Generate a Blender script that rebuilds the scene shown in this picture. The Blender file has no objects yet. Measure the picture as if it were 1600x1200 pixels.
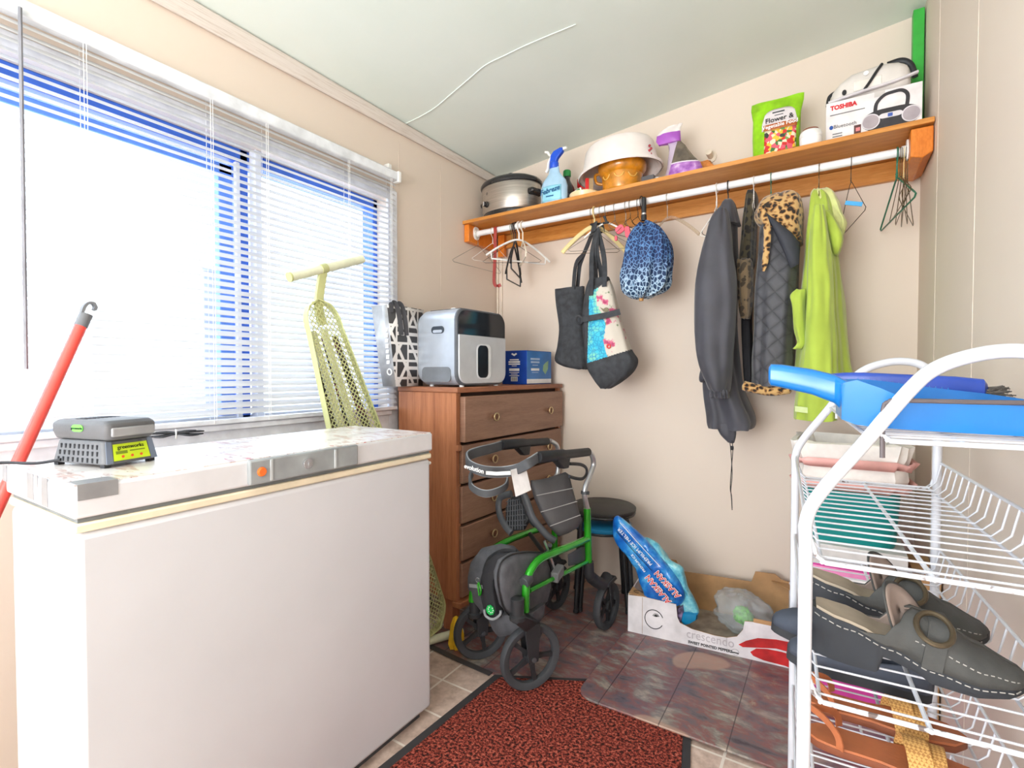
import bpy, bmesh, math, random
from mathutils import Vector, Matrix, noise
V = Vector
R = math.radians
scene = bpy.context.scene
col = scene.collection

# ------------------------------------------------------------------ camera, light, exposure
F_PX = 786.0
YAW = R(32.46); PITCH = math.atan(18 / F_PX)
ROOM_W = 1.93; CAM = V((1.658, -2.44, 1.08)); REAR_Y = -4.1
cd = bpy.data.cameras.new('camera'); cam = bpy.data.objects.new('camera', cd); col.objects.link(cam)
cd.sensor_width = 36.0; cd.lens = F_PX / 1600 * 36.0; cd.clip_start = 0.02
cam.location = CAM; cam.rotation_euler = (R(90) - PITCH, 0, YAW)
scene.camera = cam

world = bpy.data.worlds.new('sky'); scene.world = world; world.use_nodes = True
bg = world.node_tree.nodes['Background']
bg.inputs[0].default_value = (0.86, 0.93, 1.0, 1); bg.inputs[1].default_value = 3.0

def area(name, loc, rot, sx, sy, power, color):
    l = bpy.data.lights.new(name, 'AREA'); l.shape = 'RECTANGLE'; l.size = sx; l.size_y = sy
    l.energy = power; l.color = color
    o = bpy.data.objects.new(name, l); col.objects.link(o); o.location = loc; o.rotation_euler = rot
    return o
# overcast daylight outside the blind window (left) plus fill added outside an unseen rear window
area('daylight_window', (-0.62, -1.80, 1.42), (0, R(-90), 0), 1.7, 3.0, 29, (0.80, 0.89, 1.0))
area('added_fill_rear', (0.95, REAR_Y - 0.30, 1.25), (R(128), 0, 0), 1.6, 1.6, 124, (1.0, 0.965, 0.93))
# cool fill added outside a made-up second window further back in the left wall
area('added_fill_side', (-0.45, -3.45, 1.05), (0, R(-102), 0), 1.7, 1.0, 46, (0.68, 0.82, 1.0))

vs = scene.view_settings
scene.display_settings.display_device = 'sRGB'
vs.view_transform = 'Standard'; vs.look = 'None'; vs.gamma = 1.0; vs.use_curve_mapping = False
vs.exposure = 0.05
scene.cycles.use_denoising = True
scene.cycles.max_bounces = 10; scene.cycles.diffuse_bounces = 6; scene.cycles.transparent_max_bounces = 24
scene.cycles.sample_clamp_indirect = 6.0

# ------------------------------------------------------------------ measuring helpers
_fw0 = V((-math.sin(YAW), math.cos(YAW), 0)); _rt = V((math.cos(YAW), math.sin(YAW), 0)); _u0 = V((0, 0, 1))
_fw = _fw0 * math.cos(PITCH) - _u0 * math.sin(PITCH); _up = _u0 * math.cos(PITCH) + _fw0 * math.sin(PITCH)
def ray(px, py): return _fw + _rt * ((px - 800) / F_PX) - _up * ((py - 600) / F_PX)
def _on(px, py, k, v):
    d = ray(px, py); return CAM + d * ((v - CAM[k]) / d[k])
def pX(px, py, v=0.0): return _on(px, py, 0, v)
def pY(px, py, v=0.0): return _on(px, py, 1, v)
def pZ(px, py, v=0.0): return _on(px, py, 2, v)
def pV(px, py, a, b):
    """point on the upright plane through floor points a and b"""
    a = V((a[0], a[1], 0)); b = V((b[0], b[1], 0)); n = (b - a).cross(V((0, 0, 1))); d = ray(px, py)
    return CAM + d * ((a - CAM).dot(n) / d.dot(n))
def proj(p):
    v = V(p) - CAM; d = v.dot(_fw); return 800 + F_PX * v.dot(_rt) / d, 600 - F_PX * v.dot(_up) / d
def pN(px, py, p, n):
    d = ray(px, py); return CAM + d * ((V(p) - CAM).dot(V(n)) / d.dot(V(n)))

# ------------------------------------------------------------------ materials
def lin(c):
    r = []
    for v in c[:3]:
        v = v / 255.0
        r.append(v / 12.92 if v <= 0.04045 else ((v + 0.055) / 1.055) ** 2.4)
    return (*r, 1.0)
_mc = {}
class NT:
    def __init__(s, name):
        s.m = bpy.data.materials.new(name); s.m.use_nodes = True; s.t = s.m.node_tree
        s.b = s.t.nodes['Principled BSDF']; s.out = s.t.nodes['Material Output']
    def n(s, typ, **kw):
        x = s.t.nodes.new(typ)
        for k, v in kw.items():
            if k.startswith('i_'):
                x.inputs[k[2:].replace('_', ' ')].default_value = v
            else: setattr(x, k, v)
        return x
    def l(s, a, b): s.t.links.new(a, b)
    def coord(s, scale=(1, 1, 1), rot=(0, 0, 0), kind='Object'):
        tc = s.n('ShaderNodeTexCoord'); mp = s.n('ShaderNodeMapping')
        mp.inputs['Scale'].default_value = scale; mp.inputs['Rotation'].default_value = rot
        s.l(tc.outputs[kind], mp.inputs['Vector']); return mp.outputs['Vector']
    def ramp(s, fac, stops, interp='LINEAR'):
        r = s.n('ShaderNodeValToRGB'); cr = r.color_ramp; cr.interpolation = interp
        while len(cr.elements) < len(stops): cr.elements.new(0.5)
        for e, (p, c) in zip(cr.elements, stops): e.position = p; e.color = lin(c)
        s.l(fac, r.inputs['Fac']); return r.outputs['Color']
    def noise(s, vec, scale, detail=3, rough=0.5, dist=0.0):
        x = s.n('ShaderNodeTexNoise'); x.inputs['Scale'].default_value = scale; x.inputs['Detail'].default_value = detail
        x.inputs['Roughness'].default_value = rough; x.inputs['Distortion'].default_value = dist
        s.l(vec, x.inputs['Vector']); return x.outputs['Fac']
    def vor(s, vec, scale, feature='F1', rnd=1.0, out='Distance'):
        x = s.n('ShaderNodeTexVoronoi'); x.feature = feature; x.inputs['Scale'].default_value = scale
        x.inputs['Randomness'].default_value = rnd; s.l(vec, x.inputs['Vector']); return x.outputs[out]
    def mix(s, fac, a, b):
        x = s.n('ShaderNodeMix'); x.data_type = 'RGBA'
        for i, v in ((0, fac), (6, a), (7, b)):
            if hasattr(v, 'is_linked') or hasattr(v, 'links'): s.l(v, x.inputs[i])
            elif isinstance(v, (int, float)): x.inputs[i].default_value = v
            else: x.inputs[i].default_value = lin(v)
        return x.outputs[2]
    def math(s, op, a, b=None):
        x = s.n('ShaderNodeMath'); x.operation = op
        for i, v in ((0, a), (1, b)):
            if v is None: continue
            if isinstance(v, (int, float)): x.inputs[i].default_value = v
            else: s.l(v, x.inputs[i])
        return x.outputs[0]
    def color(s, c):
        if isinstance(c, tuple): s.b.inputs['Base Color'].default_value = lin(c)
        else: s.l(c, s.b.inputs['Base Color'])
    def bump(s, h, strength=0.3, dist=0.002):
        x = s.n('ShaderNodeBump'); x.inputs['Strength'].default_value = strength; x.inputs['Distance'].default_value = dist
        s.l(h, x.inputs['Height']); s.l(x.outputs['Normal'], s.b.inputs['Normal'])
    def pbr(s, rough=0.5, metal=0.0, spec=0.5):
        s.b.inputs['Roughness'].default_value = rough; s.b.inputs['Metallic'].default_value = metal
        s.b.inputs['Specular IOR Level'].default_value = spec; return s.m

def M(name, c, rough=0.5, metal=0.0, spec=0.4, var=0.06, vscale=18.0, bump=0.0, bscale=120.0, coat=0.0, sheen=0.0, trans=0.0):
    """plain procedural material: colour broken up a little by noise"""
    key = name
    if key in _mc: return _mc[key]
    n = NT(name); vec = n.coord()
    f = n.noise(vec, vscale, 4)
    lo = tuple(max(0, v * (1 - var)) for v in c); hi = tuple(min(255, v * (1 + var)) for v in c)
    n.color(n.ramp(f, [(0.3, lo), (0.7, hi)]))
    if bump: n.bump(n.noise(vec, bscale, 3), bump, 0.003)
    n.pbr(rough, metal, spec)
    if coat: n.b.inputs['Coat Weight'].default_value = coat; n.b.inputs['Coat Roughness'].default_value = 0.15
    if sheen: n.b.inputs['Sheen Weight'].default_value = sheen
    if trans: n.b.inputs['Transmission Weight'].default_value = trans
    _mc[key] = n.m; return n.m

def clear(name, tint, amount, rough=0.1):
    """thin clear plastic or glass: mostly transparent, some gloss"""
    n = NT(name); tr = n.n('ShaderNodeBsdfTransparent'); mx = n.n('ShaderNodeMixShader')
    tr.inputs[0].default_value = lin(tint); n.color(tint); n.pbr(rough)
    fz = n.n('ShaderNodeTexNoise'); fz.inputs['Scale'].default_value = 9
    n.l(n.coord(), fz.inputs['Vector'])
    f = n.math('MULTIPLY_ADD', fz.outputs['Fac'], amount * 0.5); f.node.inputs[2].default_value = amount * 0.75
    n.l(f, mx.inputs[0]); n.l(tr.outputs[0], mx.inputs[1]); n.l(n.b.outputs[0], mx.inputs[2])
    n.l(mx.outputs[0], n.out.inputs['Surface']); return n.m

# ------------------------------------------------------------------ mesh helpers
ORG = {}
class MB:
    def __init__(s): s.v = []; s.f = []; s.mi = []; s.cur = 0
    def add(s, vs, fs):
        o = len(s.v); s.v += [V(p) for p in vs]
        for f in fs: s.f.append([i + o for i in f]); s.mi.append(s.cur)
        return s
    def box(s, a, b):
        x0, y0, z0 = [min(a[i], b[i]) for i in range(3)]; x1, y1, z1 = [max(a[i], b[i]) for i in range(3)]
        return s.add([(x0,y0,z0),(x1,y0,z0),(x1,y1,z0),(x0,y1,z0),(x0,y0,z1),(x1,y0,z1),(x1,y1,z1),(x0,y1,z1)],
                     [(3,2,1,0),(4,5,6,7),(0,1,5,4),(1,2,6,5),(2,3,7,6),(3,0,4,7)])
    def obox(s, c, size, ex=(1,0,0), ey=(0,1,0), ez=(0,0,1)):
        c = V(c); ex, ey, ez = V(ex) * size[0] / 2, V(ey) * size[1] / 2, V(ez) * size[2] / 2
        p = [c + ex * i + ey * j + ez * k for k in (-1, 1) for i, j in ((-1,-1),(1,-1),(1,1),(-1,1))]
        return s.add(p, [(3,2,1,0),(4,5,6,7),(0,1,5,4),(1,2,6,5),(2,3,7,6),(3,0,4,7)])
    def prism(s, pts, ext):
        n = len(pts); pts = [V(p) for p in pts]; ext = V(ext)
        nn = V((0, 0, 0))
        for i in range(n): nn += (pts[i] - pts[0]).cross(pts[(i + 1) % n] - pts[0])
        if nn.dot(ext) < 0: pts = pts[::-1]
        return s.add(pts + [p + ext for p in pts], [tuple(range(n))[::-1], tuple(range(n, 2 * n))] +
                     [(i, (i + 1) % n, n + (i + 1) % n, n + i) for i in range(n)])
    def loft(s, rings, cap=True, closed=True, wrap=False):
        n = len(rings[0]); o = []
        vs = [p for r in rings for p in r]; fs = []
        m = len(rings)
        for j in range(m if wrap else m - 1):
            j2 = (j + 1) % m
            for i in range(n if closed else n - 1):
                fs.append((j * n + i, j * n + (i + 1) % n, j2 * n + (i + 1) % n, j2 * n + i))
        if cap and not wrap:
            fs.append(tuple(range(n))[::-1]); fs.append(tuple(range((m - 1) * n, m * n)))
        return s.add(vs, fs)
    def tube(s, pts, r, n=8, closed=False, flat=None, cap=True):
        pts = [V(p) for p in pts]; k = len(pts)
        rr = r if isinstance(r, (list, tuple)) else [r] * k
        tang = []
        for i in range(k):
            a = pts[(i - 1) % k] if (closed or i > 0) else pts[i]
            b = pts[(i + 1) % k] if (closed or i < k - 1) else pts[i]
            t = b - a; tang.append(t.normalized() if t.length > 1e-9 else V((0, 0, 1)))
        t0 = tang[0]; nrm = t0.cross(V((0, 0, 1)))
        if nrm.length < 0.05: nrm = t0.cross(V((0, 1, 0)))
        nrm.normalize(); rings = []
        for i in range(k):
            t = tang[i]; nrm = (nrm - t * nrm.dot(t)); nrm.normalize(); bn = t.cross(nrm)
            fl = flat or 1.0
            rings.append([pts[i] + nrm * math.cos(2 * math.pi * j / n) * rr[i] * fl + bn * math.sin(2 * math.pi * j / n) * rr[i] for j in range(n)])
        return s.loft(rings, cap=cap, wrap=closed)
    def strap(s, pts, width, th, wdir):
        """flat band following pts, its width along wdir (one vector or one per point)"""
        rings = []; k = len(pts); pts = [V(p) for p in pts]
        for i in range(k):
            t = (pts[min(i + 1, k - 1)] - pts[max(i - 1, 0)]).normalized()
            w = V(wdir[i] if isinstance(wdir[0], (tuple, list, Vector)) else wdir)
            w = (w - t * w.dot(t)).normalized(); nn = t.cross(w)
            a, b = w * width / 2, nn * th / 2
            rings.append([pts[i] - a - b, pts[i] + a - b, pts[i] + a + b, pts[i] - a + b])
        return s.loft(rings)
    def cyl(s, a, b, r, n=16, r2=None): return s.tube([a, b], [r, r if r2 is None else r2], n)
    def lathe(s, prof, n=28, c=(0, 0, 0), axis=(0, 0, 1), sx=1.0, sy=1.0, cap=True):
        c = V(c); q = V((0, 0, 1)).rotation_difference(V(axis).normalized())
        rings = [[c + q @ V((r * sx * math.cos(2 * math.pi * i / n), r * sy * math.sin(2 * math.pi * i / n), z)) for i in range(n)] for r, z in prof]
        return s.loft(rings, cap=cap)
    def torus(s, c, R_, r, axis=(0, 0, 1), n=32, m=10, sx=1, sy=1):
        c = V(c); q = V((0, 0, 1)).rotation_difference(V(axis).normalized())
        return s.tube([c + q @ V((R_ * sx * math.cos(2 * math.pi * i / n), R_ * sy * math.sin(2 * math.pi * i / n), 0)) for i in range(n)], r, m, closed=True)
    def ball(s, c, r, n=16, m=10):
        c = V(c); rx, ry, rz = r if isinstance(r, (tuple, list)) else (r, r, r)
        rings = []
        for j in range(m + 1):
            a = -math.pi / 2 + math.pi * j / m; q = max(math.cos(a), 0.02)
            rings.append([c + V((rx * q * math.cos(2 * math.pi * i / n), ry * q * math.sin(2 * math.pi * i / n), rz * math.sin(a))) for i in range(n)])
        return s.loft(rings)
    def build(s, name, mat, parent=None, base=None, bevel=0.0, seg=2, sub=0, solid=0.0, angle=38, mats=None, bangle=30):
        pts = s.v
        if parent is not None: org = ORG[parent.name]; 
        else:
            if base is None:
                xs = [p.x for p in pts]; ys = [p.y for p in pts]; zs = [p.z for p in pts]
                base = ((min(xs) + max(xs)) / 2, (min(ys) + max(ys)) / 2, min(zs))
            org = V(base)
        me = bpy.data.meshes.new(name)
        me.from_pydata([tuple(p - org) for p in pts], [], s.f)
        for m_ in ([mat] + list(mats or [])): me.materials.append(m_)
        if any(s.mi): me.polygons.foreach_set('material_index', s.mi)
        bm = bmesh.new(); bm.from_mesh(me)
        bmesh.ops.recalc_face_normals(bm, faces=bm.faces); bm.to_mesh(me); bm.free()
        me.polygons.foreach_set('use_smooth', [True] * len(me.polygons))
        me.set_sharp_from_angle(angle=R(angle)); me.update()
        o = bpy.data.objects.new(name, me); col.objects.link(o)
        if parent is not None: o.parent = parent
        else: o.location = org
        ORG[o.name] = org
        if solid:
            md = o.modifiers.new('thickness', 'SOLIDIFY'); md.thickness = solid; md.offset = 0
        if bevel:
            md = o.modifiers.new('bevel', 'BEVEL'); md.width = bevel; md.segments = seg; md.limit_method = 'ANGLE'; md.angle_limit = R(bangle)
        if sub:
            md = o.modifiers.new('smooth', 'SUBSURF'); md.levels = sub; md.render_levels = sub
        return o

def tag(o, label, cat, group=None, kind=None):
    o['label'] = label; o['category'] = cat
    if group: o['group'] = group
    if kind: o['kind'] = kind
    return o
def thing(name, label, cat, loc, group=None):
    o = bpy.data.objects.new(name, None); col.objects.link(o); o.location = loc; o.empty_display_size = 0.05
    ORG[o.name] = V(loc); return tag(o, label, cat, group)
def struct(o): o['kind'] = 'structure'; return o

def text(name, body, org, xd, up, size, mat, parent, align='CENTER', depth=0.0004, shear=0.0, bold=0.0, lift=0.0012, stretch=1.0):
    cu = bpy.data.curves.new(name, 'FONT'); cu.body = body; cu.size = size; cu.align_x = align; cu.align_y = 'CENTER'
    cu.extrude = depth; cu.shear = shear; cu.offset = bold; cu.resolution_u = 3
    t = bpy.data.objects.new(name + '_t', cu); col.objects.link(t)
    me = bpy.data.meshes.new_from_object(t.evaluated_get(bpy.context.evaluated_depsgraph_get()))
    bpy.data.objects.remove(t); bpy.data.curves.remove(cu)
    xd = V(xd).normalized(); up = V(up); up = (up - xd * up.dot(xd)).normalized(); nn = xd.cross(up)
    m = Matrix(((xd.x * stretch, up.x, nn.x, 0), (xd.y * stretch, up.y, nn.y, 0), (xd.z * stretch, up.z, nn.z, 0), (0, 0, 0, 1)))
    m.translation = V(org) + nn * lift - ORG[parent.name]
    me.transform(m); me.name = name; me.materials.clear(); me.materials.append(mat)
    o = bpy.data.objects.new(name, me); col.objects.link(o); o.parent = parent; ORG[o.name] = ORG[parent.name]
    return o
def smooth_path(pts, k=6, closed=False):
    pts = [V(p) for p in pts]; n = len(pts); out = []
    for i in range(n if closed else n - 1):
        if closed: p0, p1, p2, p3 = pts[i - 1], pts[i], pts[(i + 1) % n], pts[(i + 2) % n]
        else: p0, p1, p2, p3 = pts[max(i - 1, 0)], pts[i], pts[i + 1], pts[min(i + 2, n - 1)]
        for j in range(k):
            t = j / k
            out.append(0.5 * ((2 * p1) + (p2 - p0) * t + (2 * p0 - 5 * p1 + 4 * p2 - p3) * t * t + (3 * p1 - p0 - 3 * p2 + p3) * t ** 3))
    if not closed: out.append(pts[-1])
    return out
def rrect(w, h, r, k=5):
    """rounded rectangle outline as 2-D points, centred"""
    out = []
    for cx, cy, a0 in ((w/2 - r, h/2 - r, 0), (-w/2 + r, h/2 - r, 90), (-w/2 + r, -h/2 + r, 180), (w/2 - r, -h/2 + r, 270)):
        for j in range(k + 1):
            a = R(a0 + 90 * j / k); out.append((cx + r * math.cos(a), cy + r * math.sin(a)))
    return out
def on_plane(pts2, o, ex, ey):
    o, ex, ey = V(o), V(ex), V(ey); return [o + ex * a + ey * b for a, b in pts2]
def lerp_rows(rows, n):
    """rows of (row, left, right, half depth), sampled smoothly n times"""
    out = []; m = len(rows) - 1
    for i in range(n):
        u = i / (n - 1) * m; k = min(int(u), m - 1); t = u - k
        p0, p1, p2, p3 = rows[max(k - 1, 0)], rows[k], rows[k + 1], rows[min(k + 2, m)]
        out.append([0.5 * (2 * b + (c - a) * t + (2 * a - 5 * b + 4 * c - d) * t * t + (3 * b - a - 3 * c + d) * t ** 3) for a, b, c, d in zip(p0, p1, p2, p3)])
    return out
def hung(mb, rows, yc, n=34, seg=40, fold=0.006, k=5, ph=0.0, pw=0.75, seed=1.0, crease=0.004):
    """hanging cloth: a closed volume whose outline at each height is rows, with folds that deepen downwards"""
    rings = []
    rr = lerp_rows(rows, n)
    for j, (py, l, r, hd) in enumerate(rr):
        a, b = pY(l, py, yc), pY(r, py, yc); c = (a + b) / 2; hw = max((b - a).length / 2, 0.002); u = j / (n - 1)
        ring = []
        for i in range(seg):
            th = 2 * math.pi * i / seg; cs, sn = math.cos(th), math.sin(th)
            x = hw * math.copysign(abs(cs) ** pw, cs); y = hd * math.copysign(abs(sn) ** pw, sn)
            f = fold * (0.25 + u) * (math.sin(k * th + ph + 1.2 * math.sin(3 * u + seed)) + 0.5 * math.sin((2 * k + 1) * th + seed))
            nz = noise.noise(V((c.x * 9 + cs * 2 + seed * 7, sn * 2, c.z * 9))) * crease * 2
            s_ = f + nz; L = math.hypot(x, y) + 1e-6
            ring.append(V((c.x + x * (1 + s_ / L * 0.6), yc + y * (1 + s_ / L), c.z + nz * 0.6)))
        rings.append(ring)
    return mb.loft(rings)
# ------------------------------------------------------------------ shared materials
WHITE = M('white_plastic', (238, 238, 236), 0.35)
ENAMEL = M('white_enamel', (236, 236, 238), 0.3, var=0.03)
BLACK = M('black_plastic', (38, 39, 42), 0.45, var=0.12)
DARK = M('dark_grey_plastic', (70, 72, 76), 0.5, var=0.08)
GREY = M('grey_plastic', (120, 122, 124), 0.5)
STEEL = M('wire_steel', (150, 148, 140), 0.35, 0.8)
CHROME = M('chrome', (205, 206, 208), 0.22, 0.9)
INK = M('black_ink', (24, 24, 28), 0.6)
WINK = M('white_ink', (245, 245, 245), 0.6)
RINK = M('red_ink', (205, 28, 38), 0.5)
BINK = M('blue_ink', (35, 80, 160), 0.5)
FABRIC = M('black_fabric', (52, 54, 60), 0.9, var=0.12, vscale=60, bump=0.25, bscale=500, sheen=0.3)

# ------------------------------------------------------------------ room shell
def wall_material():
    n = NT('painted_board'); v = n.coord()
    a = n.noise(v, 1.3, 4); b = n.noise(n.coord((40, 40, 1.5)), 3.0, 3)
    c = n.ramp(a, [(0.3, (222, 207, 193)), (0.7, (227, 213, 199))])
    n.color(c); n.bump(b, 0.06, 0.002); return n.pbr(0.55, 0, 0.35)
WALL = wall_material()
def ceil_material():
    n = NT('pale_green_ceiling'); v = n.coord()
    a = n.noise(v, 2.2, 5)
    n.color(n.ramp(a, [(0.3, (224, 235, 229)), (0.7, (232, 241, 236))])); n.bump(n.noise(v, 60, 4), 0.08, 0.002); return n.pbr(0.7, 0, 0.25)
CEIL = ceil_material()
def zc(x): return 2.205 + 0.114 * x            # the roof slopes up from the window wall
WIN_Y0, WIN_Y1, WIN_Z0, WIN_Z1 = -2.75, -0.862, 0.915, 1.842
SW = (-3.92, -2.98, 0.35, 2.0)          # unseen second opening in the left wall, added to bring in fill
m = MB(); X0 = -0.13
m.box((X0, REAR_Y, -0.05), (0, 0.12, WIN_Z0)); m.box((X0, REAR_Y, WIN_Z1), (0, 0.12, 2.6))
m.box((X0, WIN_Y1, WIN_Z0), (0, 0.12, WIN_Z1)); m.box((X0, SW[1], WIN_Z0), (0, WIN_Y0, WIN_Z1)); m.box((X0, REAR_Y, WIN_Z0), (0, SW[0], WIN_Z1))
m.v = []; m.f = []; m.mi = []
for ya, yb, za, zb in ((SW[1], 0.12, -.05, WIN_Z0), (SW[1], 0.12, WIN_Z1, 2.6), (WIN_Y1, .12, WIN_Z0, WIN_Z1), (SW[1], WIN_Y0, WIN_Z0, WIN_Z1), (REAR_Y, SW[0], -.05, 2.6), (SW[0], SW[1], -.05, SW[2]), (SW[0], SW[1], SW[3], 2.6)): m.box((X0, ya, za), (0, yb, zb))
wall_left = struct(m.build('wall_left', WALL))
wall_back = struct(MB().box((0, 0, -0.05), (ROOM_W + 0.12, 0.12, 2.75)).build('wall_back', WALL))
wall_right = struct(MB().box((ROOM_W, REAR_Y, -0.05), (ROOM_W + 0.12, 0, 2.75)).build('wall_right', WALL))
m = MB(); RX0, RX1, RZ0, RZ1 = 0.2, 1.7, 0.7, 2.2
m.box((0, REAR_Y - 0.12, -0.05), (ROOM_W, REAR_Y, RZ0)); m.box((0, REAR_Y - 0.12, RZ1), (ROOM_W, REAR_Y, 2.75))
m.box((0, REAR_Y - 0.12, RZ0), (RX0, REAR_Y, RZ1)); m.box((RX1, REAR_Y - 0.12, RZ0), (ROOM_W, REAR_Y, RZ1))
wall_rear = struct(m.build('wall_rear', WALL))
c = [(X0, REAR_Y, zc(X0)), (ROOM_W + .1, REAR_Y, zc(ROOM_W + .1)), (ROOM_W + .1, 0.1, zc(ROOM_W + .1)), (X0, 0.1, zc(X0))]
struct(MB().prism(c, (0, 0, 0.08)).build('ceiling', CEIL))

def tile_material():
    n = NT('beige_vinyl_tile'); v = n.coord(); br = n.n('ShaderNodeTexBrick'); br.offset = 0
    n.l(v, br.inputs['Vector']); br.inputs['Scale'].default_value = 1.0
    br.inputs['Brick Width'].default_value = 0.15; br.inputs['Row Height'].default_value = 0.15; br.inputs['Mortar Size'].default_value = 0.004
    br.inputs['Color1'].default_value = (1, 1, 1, 1); br.inputs['Color2'].default_value = (0.9, 0.9, 0.9, 1); br.inputs['Mortar'].default_value = (0, 0, 0, 1)
    base = n.ramp(n.noise(v, 26, 5, 0.65), [(0.3, (172, 148, 134)), (0.55, (206, 182, 168)), (0.75, (222, 202, 190))])
    fac = n.math('GREATER_THAN', br.outputs['Fac'], 0.5)
    n.color(n.mix(fac, base, (232, 222, 212))); return n.pbr(0.4, 0, 0.4)
struct(MB().box((-0.1, REAR_Y, -0.06), (ROOM_W + .1, 0.1, 0)).build('floor', tile_material()))

def crown_material():
    n = NT('whitewashed_wood'); v = n.coord((60, 2.5, 60)); f = n.noise(v, 3, 6, 0.7)
    w = n.noise(n.coord(), 1.4, 3)
    c = n.mix(w, n.ramp(f, [(0.35, (176, 160, 145)), (0.5, (216, 208, 200)), (0.7, (226, 220, 214))]), (222, 212, 204))
    n.color(c); n.bump(f, 0.15, 0.002); return n.pbr(0.6)
m = MB().prism([(0.001, 0, 2.135), (0.012, 0, 2.130), (0.022, 0, 2.145), (0.026, 0, 2.195), (0.018, 0, 2.2035), (0.001, 0, 2.2015)], (0, -4.0, 0))
m.v = [p + V((0, 0, 0.028 if p.z < 2.17 else 0.001)) * (1 if p.y > -0.1 else -0.6 if p.z < 2.17 else 0) for p in m.v]
struct(m.build('trim_1', crown_material(), bevel=0.002))
CREAM = M('cream_paint', (226, 212, 194), 0.5)
m = MB().tube([(0.012, -0.006, 1.03), (0.012, -0.007, 1.778)], 0.006, 8); m.tube([(0.04, -0.006, 1.03), (0.04, -0.006, 1.778)], 0.004, 8)
struct(m.build('trim_2', CREAM))
# faint upright joints in the wall boards
m = MB().box((ROOM_W - 0.001, -0.372, 0), (ROOM_W + 0.01, -0.368, 2.4)).box((ROOM_W - 0.001, -0.888, 0), (ROOM_W + 0.01, -0.884, 2.4))
m.box((-0.01, -0.498, 0.0), (0.0008, -0.4965, 2.12)).box((-0.01, -0.785, 1.9), (0.0008, -0.7835, 2.12))
struct(m.build('trim_3', M('board_joint', (218, 204, 190), 0.7)))
# ceiling board joint: a lifted, curling seam
pts = [pN(x, y, (0, 0, 2.203), (-0.114, 0, 1)) for x, y in ((632, 194), (655, 183), (680, 168), (706, 146), (732, 124), (758, 102), (790, 86), (830, 67), (900, 38))]
struct(MB().tube(smooth_path(pts, 4), 0.0016, 6).build('trim_4', CEIL))

# ------------------------------------------------------------------ window and what stands outside it
BLUE = M('blue_frame_paint', (62, 108, 206), 0.4)
BLUE2 = M('blue_frame_paint_light', (96, 140, 226), 0.4)
FRAMEW = M('window_white', (226, 228, 234), 0.45)
win = bpy.data.objects.new('window_1', None); col.objects.link(win); win['kind'] = 'structure'; ORG[win.name] = V((0, 0, 0))
m = MB(); xa, xb = -0.125, -0.055
m.box((xa, WIN_Y0, 1.797), (xb, WIN_Y1, WIN_Z1))
m.box((xa, WIN_Y1 - 0.024, WIN_Z0), (xb, WIN_Y1, WIN_Z1)); m.box((xa, WIN_Y0, WIN_Z0), (xb, WIN_Y0 + 0.04, WIN_Z1))
m.box((xa, -1.478, WIN_Z0), (xb, -1.448, WIN_Z1))
m.build('window_frame', BLUE, win, bevel=0.003)
MB().box((xa, WIN_Y0 + .04, WIN_Z0), (xb, WIN_Y1 - .035, WIN_Z0 + 0.02)).build('window_sill', FRAMEW, win, bevel=.003)  # lower frame rail, coloured white for the glare that washes out its blue
m = MB(); m.box((-0.095, -2.71, 1.742), (-0.06, -1.485, 1.775)); m.box((-0.095, -1.545, WIN_Z0 + .02), (-0.06, -1.50, 1.775))
m.build('sash', BLUE2, win, bevel=0.003)
m = MB().box((-0.05, -1.448, WIN_Z0), (-0.012, -1.425, WIN_Z1)).box((-.056, -1.500, WIN_Z0), (-.04, -1.484, 1.79)); m.build('mullion', FRAMEW, win, bevel=0.003)
m = MB(); m.box((0.0005, WIN_Y1, 0.82), (0.012, WIN_Y1 + 0.056, 1.885)); m.box((0.0005, WIN_Y0, 1.842), (0.012, WIN_Y1, 1.885))
m.box((0.0005, WIN_Y0, 0.82), (0.012, WIN_Y1, WIN_Z0 - 0.02))
MB().box((-0.054, WIN_Y0 + .002, WIN_Z0 - 0.02), (0.03, WIN_Y1 - .001, WIN_Z0)).build('window_sill', FRAMEW, win, bevel=.003)
m.build('casing', FRAMEW, win, bevel=0.003)
m = MB().box((-0.075, -1.448, WIN_Z0 + .02), (-0.071, WIN_Y1 - .035, 1.797)).box((-0.080, -2.71, WIN_Z0 + .02), (-0.076, -1.545, 1.742))
m.build('pane', clear('window_glass', (250, 253, 255), 0.04, 0.03), win)
win3 = bpy.data.objects.new('added_window_side', None); col.objects.link(win3); win3['kind'] = 'structure'; ORG[win3.name] = V((0, 0, 0))  # added window, out of view, for the cool side fill
m = MB()
for a, b in (((SW[0], SW[2]), (SW[1], SW[2] + .05)), ((SW[0], SW[3] - .05), (SW[1], SW[3])), ((SW[0], SW[2]), (SW[0] + .05, SW[3])), ((SW[1] - .05, SW[2]), (SW[1], SW[3]))): m.box((-.1, *a), (-.04, *b))
m.build('window_frame', FRAMEW, win3); MB().box((-.072, SW[0] + .05, SW[2] + .05), (-.068, SW[1] - .05, SW[3] - .05)).build('pane', clear('side_glass', (250, 253, 255), 0.04, 0.03), win3)
win2 = bpy.data.objects.new('added_window_rear', None); col.objects.link(win2); win2['kind'] = 'structure'; ORG[win2.name] = V((0, 0, 0))  # rear window added out of view to let the fill light in
m = MB(); t = 0.05; ya, yb = REAR_Y - 0.09, REAR_Y - 0.03
m.box((RX0, ya, RZ0), (RX0 + t, yb, RZ1)).box((RX1 - t, ya, RZ0), (RX1, yb, RZ1)).box((RX0, ya, RZ0), (RX1, yb, RZ0 + t)).box((RX0, ya, RZ1 - t), (RX1, yb, RZ1))
m.build('window_frame', FRAMEW, win2)
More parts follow.
